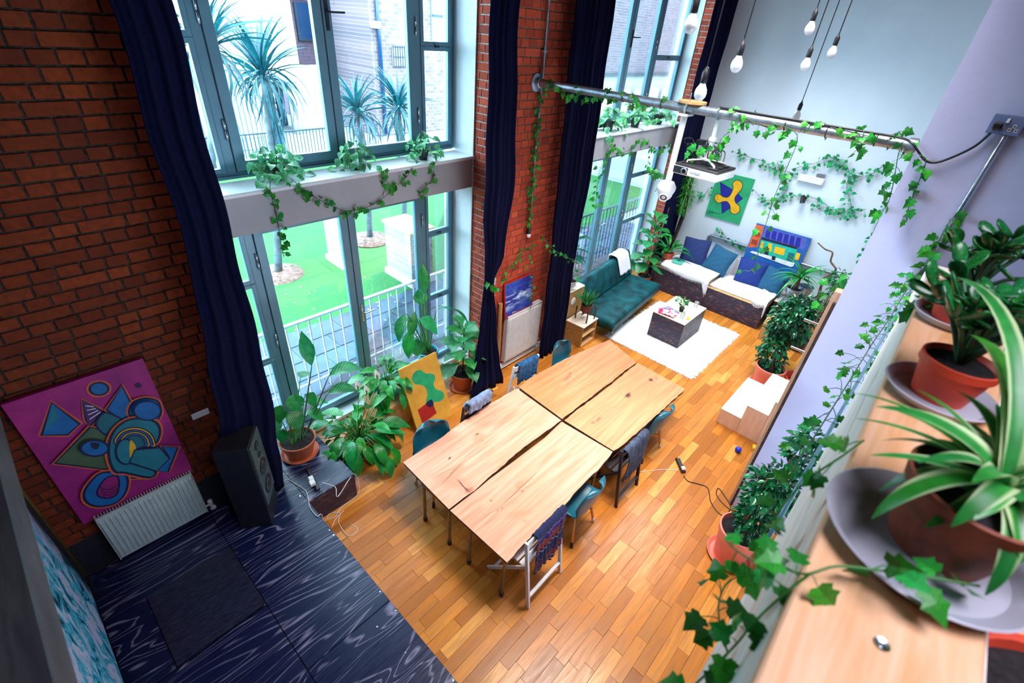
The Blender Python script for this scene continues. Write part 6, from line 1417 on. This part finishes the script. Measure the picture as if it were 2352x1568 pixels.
# down the brick pier
vine('ivy climbing down the conduit on the brick pier', py_([(1247, 195), (1236, 300), (1225, 420), (1214, 520)], 4.33), .062, 60, .055, 9, group=None)
vine('ivy spreading on the brick between the lamp and the ivy-tied curtain', py_([(1222, 560), (1190, 590), (1165, 620), (1150, 650)], 4.36), .055, 26, .08, 10, face=(-.2, -1, .2))
vine('ivy strand crossing from the brick to the broad curtain', [AY(1245, 540, 4.2), AY(1262, 565, 4.0), AY(1300, 590, 3.95), AY(1330, 600, 4.0)], .06, 16, .06, 11)
vine('sparse ivy hanging over the blue seascape', py_([(1225, 560), (1215, 620), (1220, 660), (1218, 708)], 4.26), .05, 14, .06, 12, face=(-.2, -1, .2))
vine('ivy tie round the pinched curtain', [AY(1119, 650, 4.16), AY(1128, 657, 4.13), AY(1143, 662, 4.16)], .085, 9, .04, 13)
# beam garlands of the near window
YB = YP - .04
vine('ivy hanging straight down from the left sill plant of the near window', [AY(620, 420, YB)] + py_([(622, 445), (632, 480), (640, 520), (645, 560), (652, 590)], YB), .062, 19, .055, 14, face=(-.3, -1, .2))
vine('ivy garland swagging under the sill between the left and right sill plants', py_([(668, 410), (705, 440), (745, 465), (790, 483), (835, 478), (870, 462), (895, 440)], YB), .066, 34, .05, 15, face=(-.3, -1, .2))
vine('ivy loop from the middle sill plant up to the right one', py_([(875, 385), (885, 412), (905, 428), (930, 410), (948, 385)], YB), .07, 18, .05, 16, face=(-.3, -1, .2), smat=MT['stem'])
vine('ivy curl hanging below the right sill plant of the near window', py_([(990, 370), (996, 390), (993, 410), (975, 432), (960, 448)], YB), .066, 14, .055, 17, face=(-.3, -1, .2))
# beam garlands of the far window
vine('ivy hanging from the left sill plant of the far window down past the beam', [AY(1402, 310, YB)] + py_([(1400, 330), (1392, 365), (1378, 390)], YB) + [AY(1372, 430, YB), AY(1368, 480, YB)], .085, 26, .09, 18, face=(-.5, -1, .2))
vine('ivy swag along the beam of the far window', py_([(1405, 330), (1430, 350), (1458, 335), (1478, 318), (1500, 345), (1530, 340), (1555, 330)], YB), .085, 40, .08, 19, face=(-.5, -1, .2))
vine('ivy hanging below the beam of the far window to the camera tube', py_([(1490, 320), (1492, 350), (1488, 385)], YB) + [AX(1520, 400, 6.2), AX(1505, 440, 5.6)], .085, 22, .09, 20, face=(-.5, -1, .2))
# on the far wall
WN = V((-1, 0, 0))
far = [('upper left run of wall ivy from the projector to the emergency light', [(1692, 352), (1725, 362), (1755, 372), (1775, 388), (1800, 392), (1830, 400)], 30), ('wall ivy from the green painting rightwards under the emergency light', [(1735, 440), (1760, 460), (1800, 450), (1840, 452), (1870, 455), (1905, 475), (1935, 490)], 34),
       ('wall ivy descending left of the emergency light', [(1785, 370), (1795, 400), (1810, 430), (1790, 455), (1765, 470)], 26), ('wall ivy between the lamp and the vertical edge', [(1905, 360), (1935, 370), (1950, 395), (1945, 430), (1955, 470), (1960, 500)], 34),
       ('wall ivy crossing above the emergency light to the right', [(1830, 385), (1870, 375), (1905, 362), (1930, 375), (1900, 385)], 22), ('wall ivy running right towards the pipe end', [(1950, 400), (1980, 405), (2010, 395), (2030, 380)], 16),
       ('wall ivy left of the green painting', [(1585, 455), (1600, 440), (1615, 450), (1628, 432)], 14), ('wall ivy below the green painting', [(1655, 525), (1668, 545), (1690, 560), (1710, 568)], 20),
       ('wall ivy low on the right along the wall edge', [(2040, 460), (2015, 510), (1995, 560), (1975, 610), (1955, 650)], 22), ('lowest wall ivy right of the spotlight', [(1870, 470), (1890, 485), (1925, 480), (1960, 490), (1990, 480)], 22), ('wall ivy right of the cafe painting', [(1870, 615), (1900, 622), (1925, 640)], 10)]
for i, (lb, pts, n) in enumerate(far): vine(lb, px_(pts, FW), .066, int(n * 1.3), .11, 100 + i, face=(-1, 0, .2), far=True, r=.004, wall=WN, group='ivy on the far wall', hang=.5)
vine('bright ivy sprigs at the top of the timber post', [AX(x, y, 5.6) for x, y in ((1955, 640), (1945, 655))] + [V((5.27, .42, 3.10)), V((5.2, .40, 2.9))], .075, 20, .12, 130)
# ivy on the ledge pipe and the parapet
vine('ivy on the conduit below the double socket', [(5.04, -.128, 4.08), (5.04, -.11, 3.9), (5.04, -.13, 3.7), (5.04, -.12, 3.52)], .085, 20, .07, 140)
vine('dense small-leaved ivy along the far part of the ledge pipe', [(5.0, -.12, 3.50), (4.5, -.09, 3.50), (4.0, -.08, 3.48), (3.5, -.06, 3.47), (3.0, -.05, 3.47)], .072, 70, .12, 141, hang=.4, spread=None) if False else vine('dense small-leaved ivy along the far part of the ledge pipe', [(5.0, -.12, 3.50), (4.5, -.09, 3.50), (4.0, -.08, 3.48), (3.5, -.06, 3.47), (3.0, -.05, 3.47)], .055, 54, .12, 141, hang=.4)
vine('ivy with larger leaves along the near part of the ledge pipe', [(3.0, -.05, 3.47), (2.6, -.04, 3.50), (2.2, -.03, 3.52), (1.9, -.02, 3.5)], .050, 24, .11, 142, hang=.3)
vine('ivy strand trailing over the pine shelf edge from the nearest pot', [AZ(2250, 1345, 4.36), AZ(2130, 1325, 4.35), AZ(2010, 1308, 4.35), AZ(1920, 1300, 4.345), AZ(1850, 1318, 4.33), AZ(1790, 1300, 4.30), AZ(1735, 1290, 4.22), AZ(1690, 1262, 4.15), AZ(1668, 1240, 4.10)], .044, 16, .032, 143, r=.0022, smat=MT['stem'], face=(-.3, .1, 1), hang=.15)
vine('ivy strand falling from the shelf edge towards the bottom of the view', [AZ(1860, 1318, 4.33), AZ(1800, 1365, 4.28), AZ(1735, 1425, 4.20), AZ(1690, 1480, 4.12), AZ(1655, 1515, 4.05), AZ(1600, 1568, 3.95), AZ(1570, 1590, 3.9)], .046, 13, .040, 144, r=.0022, smat=MT['stem'], face=(-.3, .1, 1), hang=.2)
vine('ivy sprig below the shelf edge with a few loose leaves', [AZ(1672, 1500, 4.0), AZ(1655, 1440, 4.0), AZ(1650, 1390, 3.98), AZ(1662, 1350, 3.95), AZ(1680, 1330, 3.95)], .050, 8, .05, 145, r=.0022, smat=MT['stem'], face=(-.3, .1, 1), hang=.2)
vine('ivy strand along the parapet edge beside the nearest saucer', [AZ(1985, 1010, 4.34), AZ(1930, 1050, 4.30), AZ(1870, 1090, 4.25), AZ(1815, 1140, 4.18), AZ(1770, 1200, 4.1), AZ(1745, 1250, 4.05)], .042, 13, .045, 146, r=.0022, smat=MT['stem'], face=(-.3, .1, 1), hang=.2)
vine('ivy strand by the farthest pot on the pine shelf', [AZ(2190, 690, 4.33), AZ(2130, 705, 4.32), AZ(2100, 690, 4.25), AZ(2090, 720, 4.15)], .07, 8, .05, 147, r=.0025, smat=MT['stem'], face=(-.3, .1, 1), hang=.2)

# ================================================================ pothos pots on the two upper sills
def pothos(label, px, py, seed, n=46, s=1.0):
    c = AZ(px, py, 3.498); c.y = min(c.y, 5.12); t_ = Thing('sill_plant', label, 'potted plant', (c.x, max(4.98, c.y), 3.498), 0, 'variegated plants on the upper window sills')
    pot(t_, .075 * s, .13 * s, MT['black'], None, rim=.006); rr = random.Random(seed); st = MB()
    for i in range(n):
        az = 2.4 * i; e = rr.uniform(-.2, 1.4); h = V((math.cos(az), math.sin(az), 0)); L = rr.uniform(.07, .21) * s; p = V((0, 0, .12 * s)) + (h * math.cos(e) + V((0, 0, math.sin(e) * .9))) * L
        if p.y > .16: p.y = .16
        if i % 3 == 0: p += V((h.x * .07, -.03, -.10)) * s
        st.tube([(0, 0, .10 * s), p], .002, 4, caps=False); place('leaf', LM['pothos'], frame(p, h * .6 + V((0, -.2, rr.uniform(-.9, .3))), V((-.2, -.4, 1)), rr.uniform(.9, 1.5) * s, rr.uniform(-.5, .5)), t_.e)
    t_.part('stems', st, MT['stem'])
pothos('variegated plant in a black pot at the left end of the near window sill', 640, 412, 1, 56, 1.15); pothos('variegated plant in a black pot in the middle of the near window sill', 815, 388, 2, 44, 1.0); pothos('variegated plant in a black pot at the right end of the near window sill', 972, 366, 3, 44, 1.0)
pothos('variegated plant in a black pot at the left end of the far window sill', 1395, 300, 4, 46, 1.45); pothos('variegated plant in a black pot in the middle of the far window sill', 1457, 292, 5, 36, 1.35); pothos('variegated plant in a black pot at the right end of the far window sill', 1510, 285, 6, 36, 1.4)

# ================================================================ pine shelf on the parapet and its plants
t = NT('pine_shelf_board'); t.set(.45); v = t.coord((1.2, 14, 8)); n = t.noise(v, 2.2, 5, .6, 1.0); c = t.mix(t.maprange(n, .35, .7), (.84, .50, .30), (.70, .34, .14)); t.base(c); t.bump(n, .1, .002); MT['pine'] = t.m
t_ = Thing('pine_shelf', 'long pine shelf board lying on the parapet, carrying the nearest pots', 'shelf', (1.2, -.2, 4.264))
t_.part('board', MB().cbox(.15, 2.42, -.322, -.088, 4.264, 4.30, .004), MT['pine'], world=True)
sc_ = AZ(2025, 1480, 4.30); t_.part('screw', MB().lathe([(.0105, 0), (.0105, .002), (.004, .0005), (.002, .0025)], (sc_.x, sc_.y, 4.3002), 20), MT['chrome'], world=True, sharp=35)
MT['saucer_grey'] = simple('grey_plastic_saucer', (.40, .40, .46), .45, var=.06)
def spider(t_, c, n, seed, L0, s=1.0, azr=None, elr=(.2, 1.3)):
    rr = random.Random(seed)
    for i in range(n):
        az = (2.4 * i) if azr is None else rr.uniform(*azr); e = rr.uniform(*elr); L = L0 * rr.uniform(.7, 1.15); h = V((math.cos(az), math.sin(az), 0)); d = h * math.cos(e) + V((0, 0, math.sin(e)))
        key = 'sp%d' % (i % 4)
        if key not in LM: LM[key] = leafmesh('spider_leaf', .26, .026, (.9, 1.3, 1.7, 1.1)[i % 4], .22, .3, 14, mat=MT['leaf_spider'], tipw=.006, blunt=.7)
        place('leaf', LM[key], frame(V(c) + h * .012, d, (0, 0, 1), L / .26, rr.uniform(-.3, .3)), t_.e)
t_ = Thing('spider_plant', 'green and cream striped spider plant in the nearest terracotta pot, on a grey saucer', 'potted plant', (.868, -.222, 4.3005))
MT['clay_near'] = simple('rough_clay_pot', (.26, .055, .022), .65, var=.25, scale=25, bump=.3)
sa = MB(); sa.lathe([(.002, .002), (.125, .002), (.153, .030), (.149, .032), (.122, .009), (.002, .009)], (0, 0, 0), 48); t_.part('saucer', sa, MT['saucer_grey'], smooth=False, sharp=35)
pt = MB(); pt.lathe([(.002, .0095), (.070, .0095), (.100, .150), (.096, .153), (.089, .138)], (0.022, -.018, 0), 44); t_.part('pot', pt, MT['clay_near'], sharp=35)
t_.part('soil', MB().lathe([(.09, .132), (.05, .138), (.002, .140)], (.022, -.018, 0), 24), MT['soil'])
def striped(L, wd, droop, seg=16):
    return leafmesh('spider_leaf', L, wd * 1.25, droop, .22, .34, seg, mat=MT['leaf_spider'], tipw=.008, blunt=.6)
B0 = AZ(2300, 1120, 4.455); BL = B0 - t_.loc; rr = random.Random(5)
for i in range(26):
    az = rr.uniform(1.2, 6.2) if i % 3 else rr.uniform(-.6, 1.0); e = rr.uniform(.2, 1.15); L = rr.uniform(.14, .21); h = V((math.cos(az), math.sin(az), 0)); d = h * math.cos(e) + V((0, 0, math.sin(e)))
    if i < 4: LM['sp%d' % i] = striped(.2, .030, (.8, 1.1, 1.4, 1.0)[i])
    place('leaf', LM['sp%d' % (i % 4)], frame(BL + h * .012, d, (0, 0, 1), L / .2, rr.uniform(-.3, .3)), t_.e)
def aimed(tx, ty, tz, wd, droop):
    e = AZ(tx, ty, tz); d = e - B0; dn = d.normalized(); side = dn.cross(V((0, 0, 1))).normalized(); dd = Matrix.Rotation(droop * .8, 3, side) @ dn
    place('leaf', striped(d.length * 1.07, wd, droop), frame(BL, dd, (0, 0, 1), 1, 0), t_.e)
for a in ((2005, 930, 4.48, .036, .9), (2010, 1048, 4.43, .018, .5), (2260, 1385, 4.35, .026, 1.1), (2070, 950, 4.46, .046, .6), (2130, 1010, 4.44, .040, .5), (1960, 905, 4.46, .012, .7), (1975, 965, 4.46, .012, .6), (2130, 622, 4.60, .026, 1.0), (2215, 760, 4.56, .034, .9), (2345, 1290, 4.42, .036, .7), (2190, 1150, 4.42, .030, .6), (2345, 980, 4.56, .034, .5), (2110, 900, 4.50, .012, .6), (2240, 1160, 4.44, .034, .9), (2340, 1150, 4.48, .036, .6)): aimed(*a)
def jade(t_, c, h, n, seed, rad):
    rr = random.Random(seed); st = MB(); lf = MB()
    br_ = []
    for i in range(n):
        az = 2.4 * i; r_ = rad * rr.uniform(.2, 1); tip = V(c) + V((math.cos(az) * r_, math.sin(az) * r_ * .8, h * rr.uniform(.45, 1))); st.tube(crom([V(c), (V(c) + tip) / 2 + V((0, 0, .02)), tip], 3), [.008, .0075, .007, .006, .006, .005, .005], 7); br_.append(tip)
        for k in range(5):
            a2 = az + k * 1.6; e = rr.uniform(-.1, .9); d = V((math.cos(a2) * math.cos(e), math.sin(a2) * math.cos(e), math.sin(e)))
            m = bpy.data.meshes.get('jade_leaf_mesh')
            if m is None:
                q = MB(); q.sphere((.5, 0, 0), .5, 12, (1, .5, .16)); q.v = [V((v.x, v.y * (.55 + .75 * v.x), v.z + .12 * v.x * v.x)) for v in q.v]; m = q.mesh('jade_leaf_mesh', smooth=True); m.materials.append(MT['leaf_jade'])
            place('leaf', m, frame(tip.lerp(V(c), .12 * (k % 3)), d, (0, 0, 1), rr.uniform(.055, .080), rr.uniform(-.6, .6)), t_.e)
    t_.part('stems', st, MT['stem_dark'], smooth=True)
def small_potted(name, label, x, y, k, sr, jh, jn, seed, jr):
    t_ = Thing(name, label, 'potted plant', (x, y, 4.3005)); sa = MB(); sa.lathe([(.002, .002), (sr * .82, .002), (sr, .026), (sr - .004, .028), (sr * .8, .008), (.002, .008)], (0, 0, 0), 48); t_.part('saucer', sa, MT['saucer_grey'], sharp=35)
    pt = MB(); pt.lathe([(a * k, b * k) for a, b in ((.002, .012), (.075, .012), (.098, .125), (.106, .128), (.106, .155), (.10, .157), (.09, .14))], (0, 0, 0), 40); t_.part('pot', pt, MT['terracotta_red'], sharp=35); t_.part('soil', MB().lathe([(.091 * k, .138 * k), (.05 * k, .142 * k), (.002, .144 * k)], (0, 0, 0), 24), MT['soil']); jade(t_, (0, 0, .14 * k), jh, jn, seed, jr)
small_potted('jade_plant', 'round-leaved jade plant in the middle terracotta pot on the pine shelf', 1.43, -.195, .74, .118, .20, 17, 3, .15)
small_potted('succulent', 'succulent in the farthest red pot on the pine shelf, behind the jade plant', 1.98, -.185, .74, .110, .20, 12, 9, .14)
t_ = Thing('red_planter', 'bright red planter of soil below the shelf at the lower right corner', 'planter', (.76, -.47, 4.06)); pot(t_, .15, .16, MT['terracotta_red'], (.17, .02), soilz=.9)
st_ = MB(); st_.cbox(.3, 1.3, -.66, -.345, 3.42, 4.058, .01); solo('planter_stand', 'pine stand behind the parapet under the red planter', 'stand', st_, MT['pine'], loc=(.8, -.5, 3.42))
# ================================================================ outside
t = NT('lawn_grass'); t.set(.9); v = t.coord((1, 1, 1), True); n = t.noise(v, .8, 3); n2 = t.noise(v, 14, 4)
t.base(t.mix(t.maprange(n2, .3, .7), t.mix(t.maprange(n, .35, .65), (.003, .075, .010), (.012, .10, .005)), (.006, .09, .018))); t.bump(n2, 1, .03); MT['lawn'] = t.m
lw = MB().grid(lambda u, v: (-6 + 24 * u, 7.9 + 10.6 * v, -.10 + .03 * math.sin(u * 40) * math.sin(v * 17)), 60, 30)
gr = linkmesh('lawn', lw.mesh('lawn'), MT['lawn']); tag(gr, 'green lawn behind the balcony railing', 'grass', kind='stuff')
MT['road'] = simple('pale_asphalt', (0.216, 0.252, 0.27), .8, var=.08, scale=1, world=True)
struct('road', MB().box(-25, 70, 18.5, 80, -.3, -.12), MT['road']); struct('ground', MB().box(-25, 70, 5.45, 18.5, -.5, -.16).box(18, 70, 5.45, 18.5, -.16, -.12), MT['road'])
MT['slate'] = simple('blue_grey_paving', (0.018, 0.039, 0.084), .6, var=.2, scale=3, rndamt=.25, world=True); MT['joint'] = simple('pale_joint', (0.132, 0.168, 0.204), .8)
pv = struct('terrace', MB().box(.2, 14, 5.42, 7.9, -.16, -.105), MT['joint'])
pm = {}; rr = random.Random(2)
for r_ in range(5):
    x = .2 - (r_ % 2) * .35
    while x < 14:
        w_ = .70; a, b = max(x, .2), min(x + w_, 14)
        if b - a > .1:
            k = round(b - a, 3)
            if k not in pm: pm[k] = MB().cbox(0, k - .022, 0, .474, 0, .02, .004).mesh('paving_slab'); pm[k].materials.append(MT['slate'])
            place('paving_slab', pm[k], T(a, 5.43 + r_ * .494, -.105), pv)
        x += w_
lv = MB()
for i in range(90): x, y = rr.uniform(1, 9), rr.uniform(5.6, 9.5); a = rr.uniform(0, 6); lv.add([(x, y, -.06), (x + .05 * math.cos(a), y + .05 * math.sin(a), -.055), (x + .06 * math.cos(a + .6), y + .06 * math.sin(a + .6), -.05)], [(0, 1, 2)])
o = linkmesh('fallen_leaves', lv.mesh('fallen_leaves'), simple('dry_leaf', (.75, .5, .3), .8)); tag(o, 'scattered fallen leaves on the paving and lawn outside', 'leaves', kind='stuff')
def railing(name, label, p0, p1, h, nb, mat, r=.014, rr_=.028, group=None, post=0):
    p0, p1 = V(p0), V(p1); t_ = Thing(name, label, 'railing', (p0 + p1) / 2, 0, group); z = V((0, 0, 1))
    t_.part('handrail', MB().tube([p0 + z * h, p1 + z * h], rr_, 8), mat, world=True, sharp=50); t_.part('bottom_rail', MB().tube([p0 + z * .22, p1 + z * .22], rr_ * .6, 6), mat, world=True)
    me = MB().tube([(0, 0, .0), (0, 0, h)], r, 5, caps=False).mesh('baluster'); me.materials.append(mat)
    for i in range(nb): place('baluster', me, T(*(p0.lerp(p1, i / (nb - 1)) - t_.loc)), t_.e)
railing('balcony_railing', 'white metal railing outside the near window', (.6, 6.0, -.085), (5.9, 6.0, -.085), 1.335, 32, MT['white_metal'])
railing('balcony_railing', 'pale blue metal railing outside the far window', (6.6, 6.15, -.085), (12.6, 6.15, -.085), 1.385, 40, simple('blue_grey_rail', (0.018, 0.054, 0.084), .5))
MT['iron'] = simple('dark_blue_iron', (0.0036, 0.018, 0.036), .5)
railing('iron_fence', 'low dark iron fence at the far edge of the lawn', (4.5, 18.3, -.1), (12.0, 18.3, -.1), 1.35, 60, MT['iron'], .016, .03)
railing('iron_fence', 'tall pale iron fence in front of the white building', (1.5, 21, -.1), (9.0, 21, -.1), 3.0, 44, simple('pale_iron', (0.03, 0.078, 0.114), .5), .022, .035)
MT['mulch'] = simple('bark_mulch', (0.15, 0.084, 0.066), .9, var=.4, scale=12, bump=1)
def palm(label, base, top, seed, n=70, L=1.2, skirt=40, mul=True):
    base, top = V(base), V(top); t_ = Thing('palm', label, 'palm tree', base, 0, None); t_.part('trunk', MB().tube(crom([base, base.lerp(top, .5) + V((.06, 0, 0)), top], 5), [.085 - .003 * i for i in range(11)], 9), MT['trunk'], world=True, smooth=True)
    rr = random.Random(seed); lm = leafmesh('palm_leaf', L, .075, .5, .3, .35, 6, mat=MT['leaf_palm']); lm2 = leafmesh('palm_leaf', L * .9, .06, 1.3, .3, .35, 6, mat=MT['leaf_palm']); dry = leafmesh('dry_palm_leaf', L * .95, .06, .3, .3, .35, 4, mat=MT['drypalm'])
    for i in range(n):
        az = 2.4 * i; e = rr.uniform(-.35, 1.5); h = V((math.cos(az), math.sin(az), 0)); place('leaf', lm if e > .4 else lm2, frame(top - t_.loc + V((0, 0, rr.uniform(-.1, .1))), h * math.cos(e) + V((0, 0, math.sin(e))), (0, 0, 1), rr.uniform(.75, 1.15), rr.uniform(-.5, .5)), t_.e)
    for i in range(skirt):
        az = 2.4 * i; h = V((math.cos(az), math.sin(az), 0)); k = rr.random(); place('leaf', dry, frame(top - t_.loc - V((0, 0, .15 + k * .9)), h * rr.uniform(.15, .5) + V((0, 0, -1)), h, rr.uniform(.5, .9)), t_.e)
    if mul: t_.part('mulch_ring', MB().lathe([(.55, .0), (.5, .05), (.2, .08), (.002, .09)], base + V((0, 0, -.02)), 22), MT['mulch'], world=True, smooth=True)
MT['trunk'] = simple('pale_palm_trunk', (0.06, 0.09, 0.108), .8, var=.3, scale=6, bump=.8); MT['drypalm'] = leafmat('dry_palm_leaf', (.01, .09, .13), (.06, .18, .22), .7)
palm('palm with a shaggy skirt of dead leaves, left of centre beyond the near window', AZ(640, 628, -.08), AY(605, 175, 10.6), 1, 90, 1.25, 170)
palm('palm cut off by the left window frame, beyond the near window', (1.9, 9.3, -.08), AY(485, 110, 9.2), 2, 60, 1.15, 20)
palm('left one of the two pale spiky palms in the right window leaf', AZ(850, 548, -.08), AY(822, 262, 11.2), 3, 70, 1.15, 50)
palm('right one of the two pale spiky palms in the right window leaf', (8.0, 11.3, -.08), AY(915, 250, 11.6), 4, 70, 1.15, 50)
MT['white_brick'] = None
t = NT('white_painted_brick'); t.set(.8); bt = t.new('ShaderNodeTexBrick'); t.l(t.coord((1, 1, 1), True, (PI / 2, 0, 0)), bt.inputs[0]); bt.inputs['Scale'].default_value = 4.2; bt.inputs['Mortar Size'].default_value = .018; bt.inputs[1].default_value = (.32, .34, .36, 1); bt.inputs[2].default_value = (.22, .23, .26, 1); bt.inputs[3].default_value = (.12, .10, .10, 1); t.base(bt.outputs[0]); MT['white_brick'] = t.m
def farbrick(name, a, b, m, sc=4.2, rot=(PI / 2, 0, 0)):
    t = NT(name); t.set(.8); bt = t.new('ShaderNodeTexBrick'); t.l(t.coord((1, 1, 1), True, rot), bt.inputs[0]); bt.inputs['Scale'].default_value = sc; bt.inputs['Mortar Size'].default_value = .015; bt.inputs[1].default_value = a + (1,); bt.inputs[2].default_value = b + (1,); bt.inputs[3].default_value = m + (1,); t.base(bt.outputs[0]); return t.m
MT['pink_brick'] = farbrick('pink_brick_far', (.10, .05, .085), (.085, .045, .08), (.13, .09, .12), 1.6)
MT['tan_brick'] = farbrick('tan_brick_far', (.15, .10, .12), (.085, .065, .09), (.22, .20, .22), 1.6)
MT['tan_brick2'] = farbrick('tan_brick_side', (.2, .15, .16), (.12, .1, .12), (.3, .28, .3), 1.6, (PI / 2, 0, PI / 2))
def gw(label, x0, x1, y0, y1, h, mat, cop=None):
    t_ = Thing('garden_wall', label, 'wall', ((x0 + x1) / 2, (y0 + y1) / 2, -.12)); t_.part('masonry', MB().cbox(x0, x1, y0, y1, -.12, h, .01), mat, world=True); t_.part('coping', MB().cbox(x0 - .04, x1 + .04, y0 - .04, y1 + .04, h, h + .06, .01), cop or MT['white_metal'], world=True); t_.part('plinth', MB().cbox(x0 - .05, x1 + .05, y0 - .05, y1 + .05, -.12, .05, .01), MT['white_metal'], world=True)
gw('white brick garden pillar on the lawn, seen between the two door leaves', 5.08, 5.42, 9.75, 10.4, 1.45, MT['white_brick'])
gw('white brick garden wall with a timber top by the paving', 5.75, 6.35, 7.95, 8.9, 1.15, MT['white_brick'], MT['plywood'])
# buildings beyond the lawn
MT['render'] = simple('cream_render', (0.372, 0.372, 0.372), .8, var=.03, world=True); MT['blueglass'] = simple('dark_blue_window', (0.0018, 0.03, 0.09), .2); MT['blue_door'] = simple('deep_blue_shutter', (0.0024, 0.027, 0.066), .5)
y = 24.0
def PYb(px, py, yy): p = AY(px, py, yy); return p.x, p.z
t_ = Thing('white_building', 'big white rendered building left of the brick one, over an open bay', 'building', (8, 25, -.1))
x0, z0 = PYb(540, 190, y); x1, z1 = PYb(694, 188, y); t_.part('upper_wall', MB().cbox(x0 - 6, x1, y, y + 5, z1, 9.0, .02), MT['render'], world=True); t_.part('bay_back', MB().box(x0 + 1.5, x1, y + 2.2, y + 2.4, -.1, z1), MT['blue_door'], world=True)
t_.part('side_wall', MB().box(x0 - 6, x0 + 1.6, y + .1, y + 2.0, -.1, z1), MT['render'], world=True); xa, _ = PYb(686, 260, y); t_.part('column', MB().tube([(xa, y + .3, -.1), (xa, y + .3, z1)], .22, 12), MT['render'], world=True, smooth=True); xa, _ = PYb(735, 260, y); t_.part('low_wall', MB().box(xa - .9, xa + 1.0, y + 1.0, y + 1.3, -.1, 2.7), MT['render'], world=True)
y = 27.0; t_ = Thing('brick_building', 'pink brick building with a blue window beyond the near upper window', 'building', (14, 28, -.1))
x0, _ = PYb(680, 100, y); x1, _ = PYb(856, 100, y); _, zt = PYb(820, 12, y); t_.part('wall', MB().box(x0, x1, y, y + 4, -.1, zt), MT['pink_brick'], world=True); t_.part('roof_edge', MB().box(x0 - .1, x1 + .1, y - .1, y + 4, zt, zt + .35), MT['render'], world=True)
xa, za = PYb(688, 88, y); xb, zb = PYb(718, 8, y); wn = t_.part('window', MB().box(xa, xb, y - .12, y - .01, za, zb), MT['blueglass'], world=True); t_.part('window_frame', MB().box(xa - .1, xa, y - .15, y - .01, za, zb).box(xa - .1, xb + .1, y - .15, y - .01, za - .1, za), MT['iron'], wn, world=True); _, zz = PYb(820, 152, y); t_.part('string_course', MB().box(x0, x1, y - .06, y, zz - .1, zz), MT['iron'], world=True)
y = 22.0; t_ = Thing('brick_building', 'tan brick building with a blue drainpipe and a barred window', 'building', (17, 24, -.1))
x0, _ = PYb(852, 100, y); x1 = x0 + 9; t_.part('wall', MB().box(x0, x1, y, y + 4.6, -.1, 9.5), MT['tan_brick'], world=True); xa, _ = PYb(866, 80, y); xb, zb = PYb(875, 185, y); t_.part('drainpipe', MB().tube([(xa, y - .12, 9.4), (xb, y - .12, .0)], .09, 8), MT['blueglass'], world=True, smooth=True)
xa, za = PYb(902, 152, y); xb, zb = PYb(926, 108, y); wn = t_.part('window', MB().box(xa, xb, y - .05, y - .01, za, zb), MT['render'], world=True); gb = MB()
for k in range(6): xx = xa + (xb - xa) * k / 5; gb.tube([(xx, y - .12, za - .05), (xx, y - .12, zb + .05)], .025, 5)
for k in range(3): zz = za + (zb - za) * k / 2; gb.tube([(xa, y - .12, zz), (xb, y - .12, zz)], .025, 5)
t_.part('window_bars', gb, MT['iron'], wn, world=True); xa, za = PYb(855, 55, y); t_.part('wall_lamp', MB().cbox(xa - .15, xa + .2, y - .4, y - .01, za - .15, za + .12, .04), MT['white_plastic'], world=True)
xa, za = PYb(990, 55, y); xb, zb = PYb(1040, -60, y); wn = t_.part('window', MB().box(xa, xb + 2, y - .08, y - .01, za - .8, zb), simple('pale_blinds', (.16, .26, .32), .5), world=True); t_.part('window_frame', MB().box(xa + .9, xa + 1.0, y - .14, y - .09, za - .8, zb).box(xa, xb + 2, y - .14, y - .09, za + .3, za + .4), MT['iron'], wn, world=True)
# building opposite the far window
y = 21.5; t_ = Thing('brick_building', 'pale brick building over a white fence, opposite the far window', 'building', (34, 23, -.1)); t_.part('wall', MB().box(25.5, 60, y, y + 4, 2.6, 14), MT['tan_brick'], world=True); t_.part('white_base', MB().box(25.5, 60, y + .02, y + 4, -.1, 2.59), MT['render'], world=True); t_.part('ledge', MB().box(25.4, 60, y - .3, y + .0, 2.45, 2.65), MT['iron'], world=True)
for k in range(5): t_.part('fence_panel', MB().box(27 + 4.5 * k, 30.9 + 4.5 * k, y - 1.0, y - .9, .0, 1.7), MT['render'], world=True)
struct('boundary_wall', MB().box(18.5, 18.8, 6.2, 18.5, -.16, .9), MT['render'])
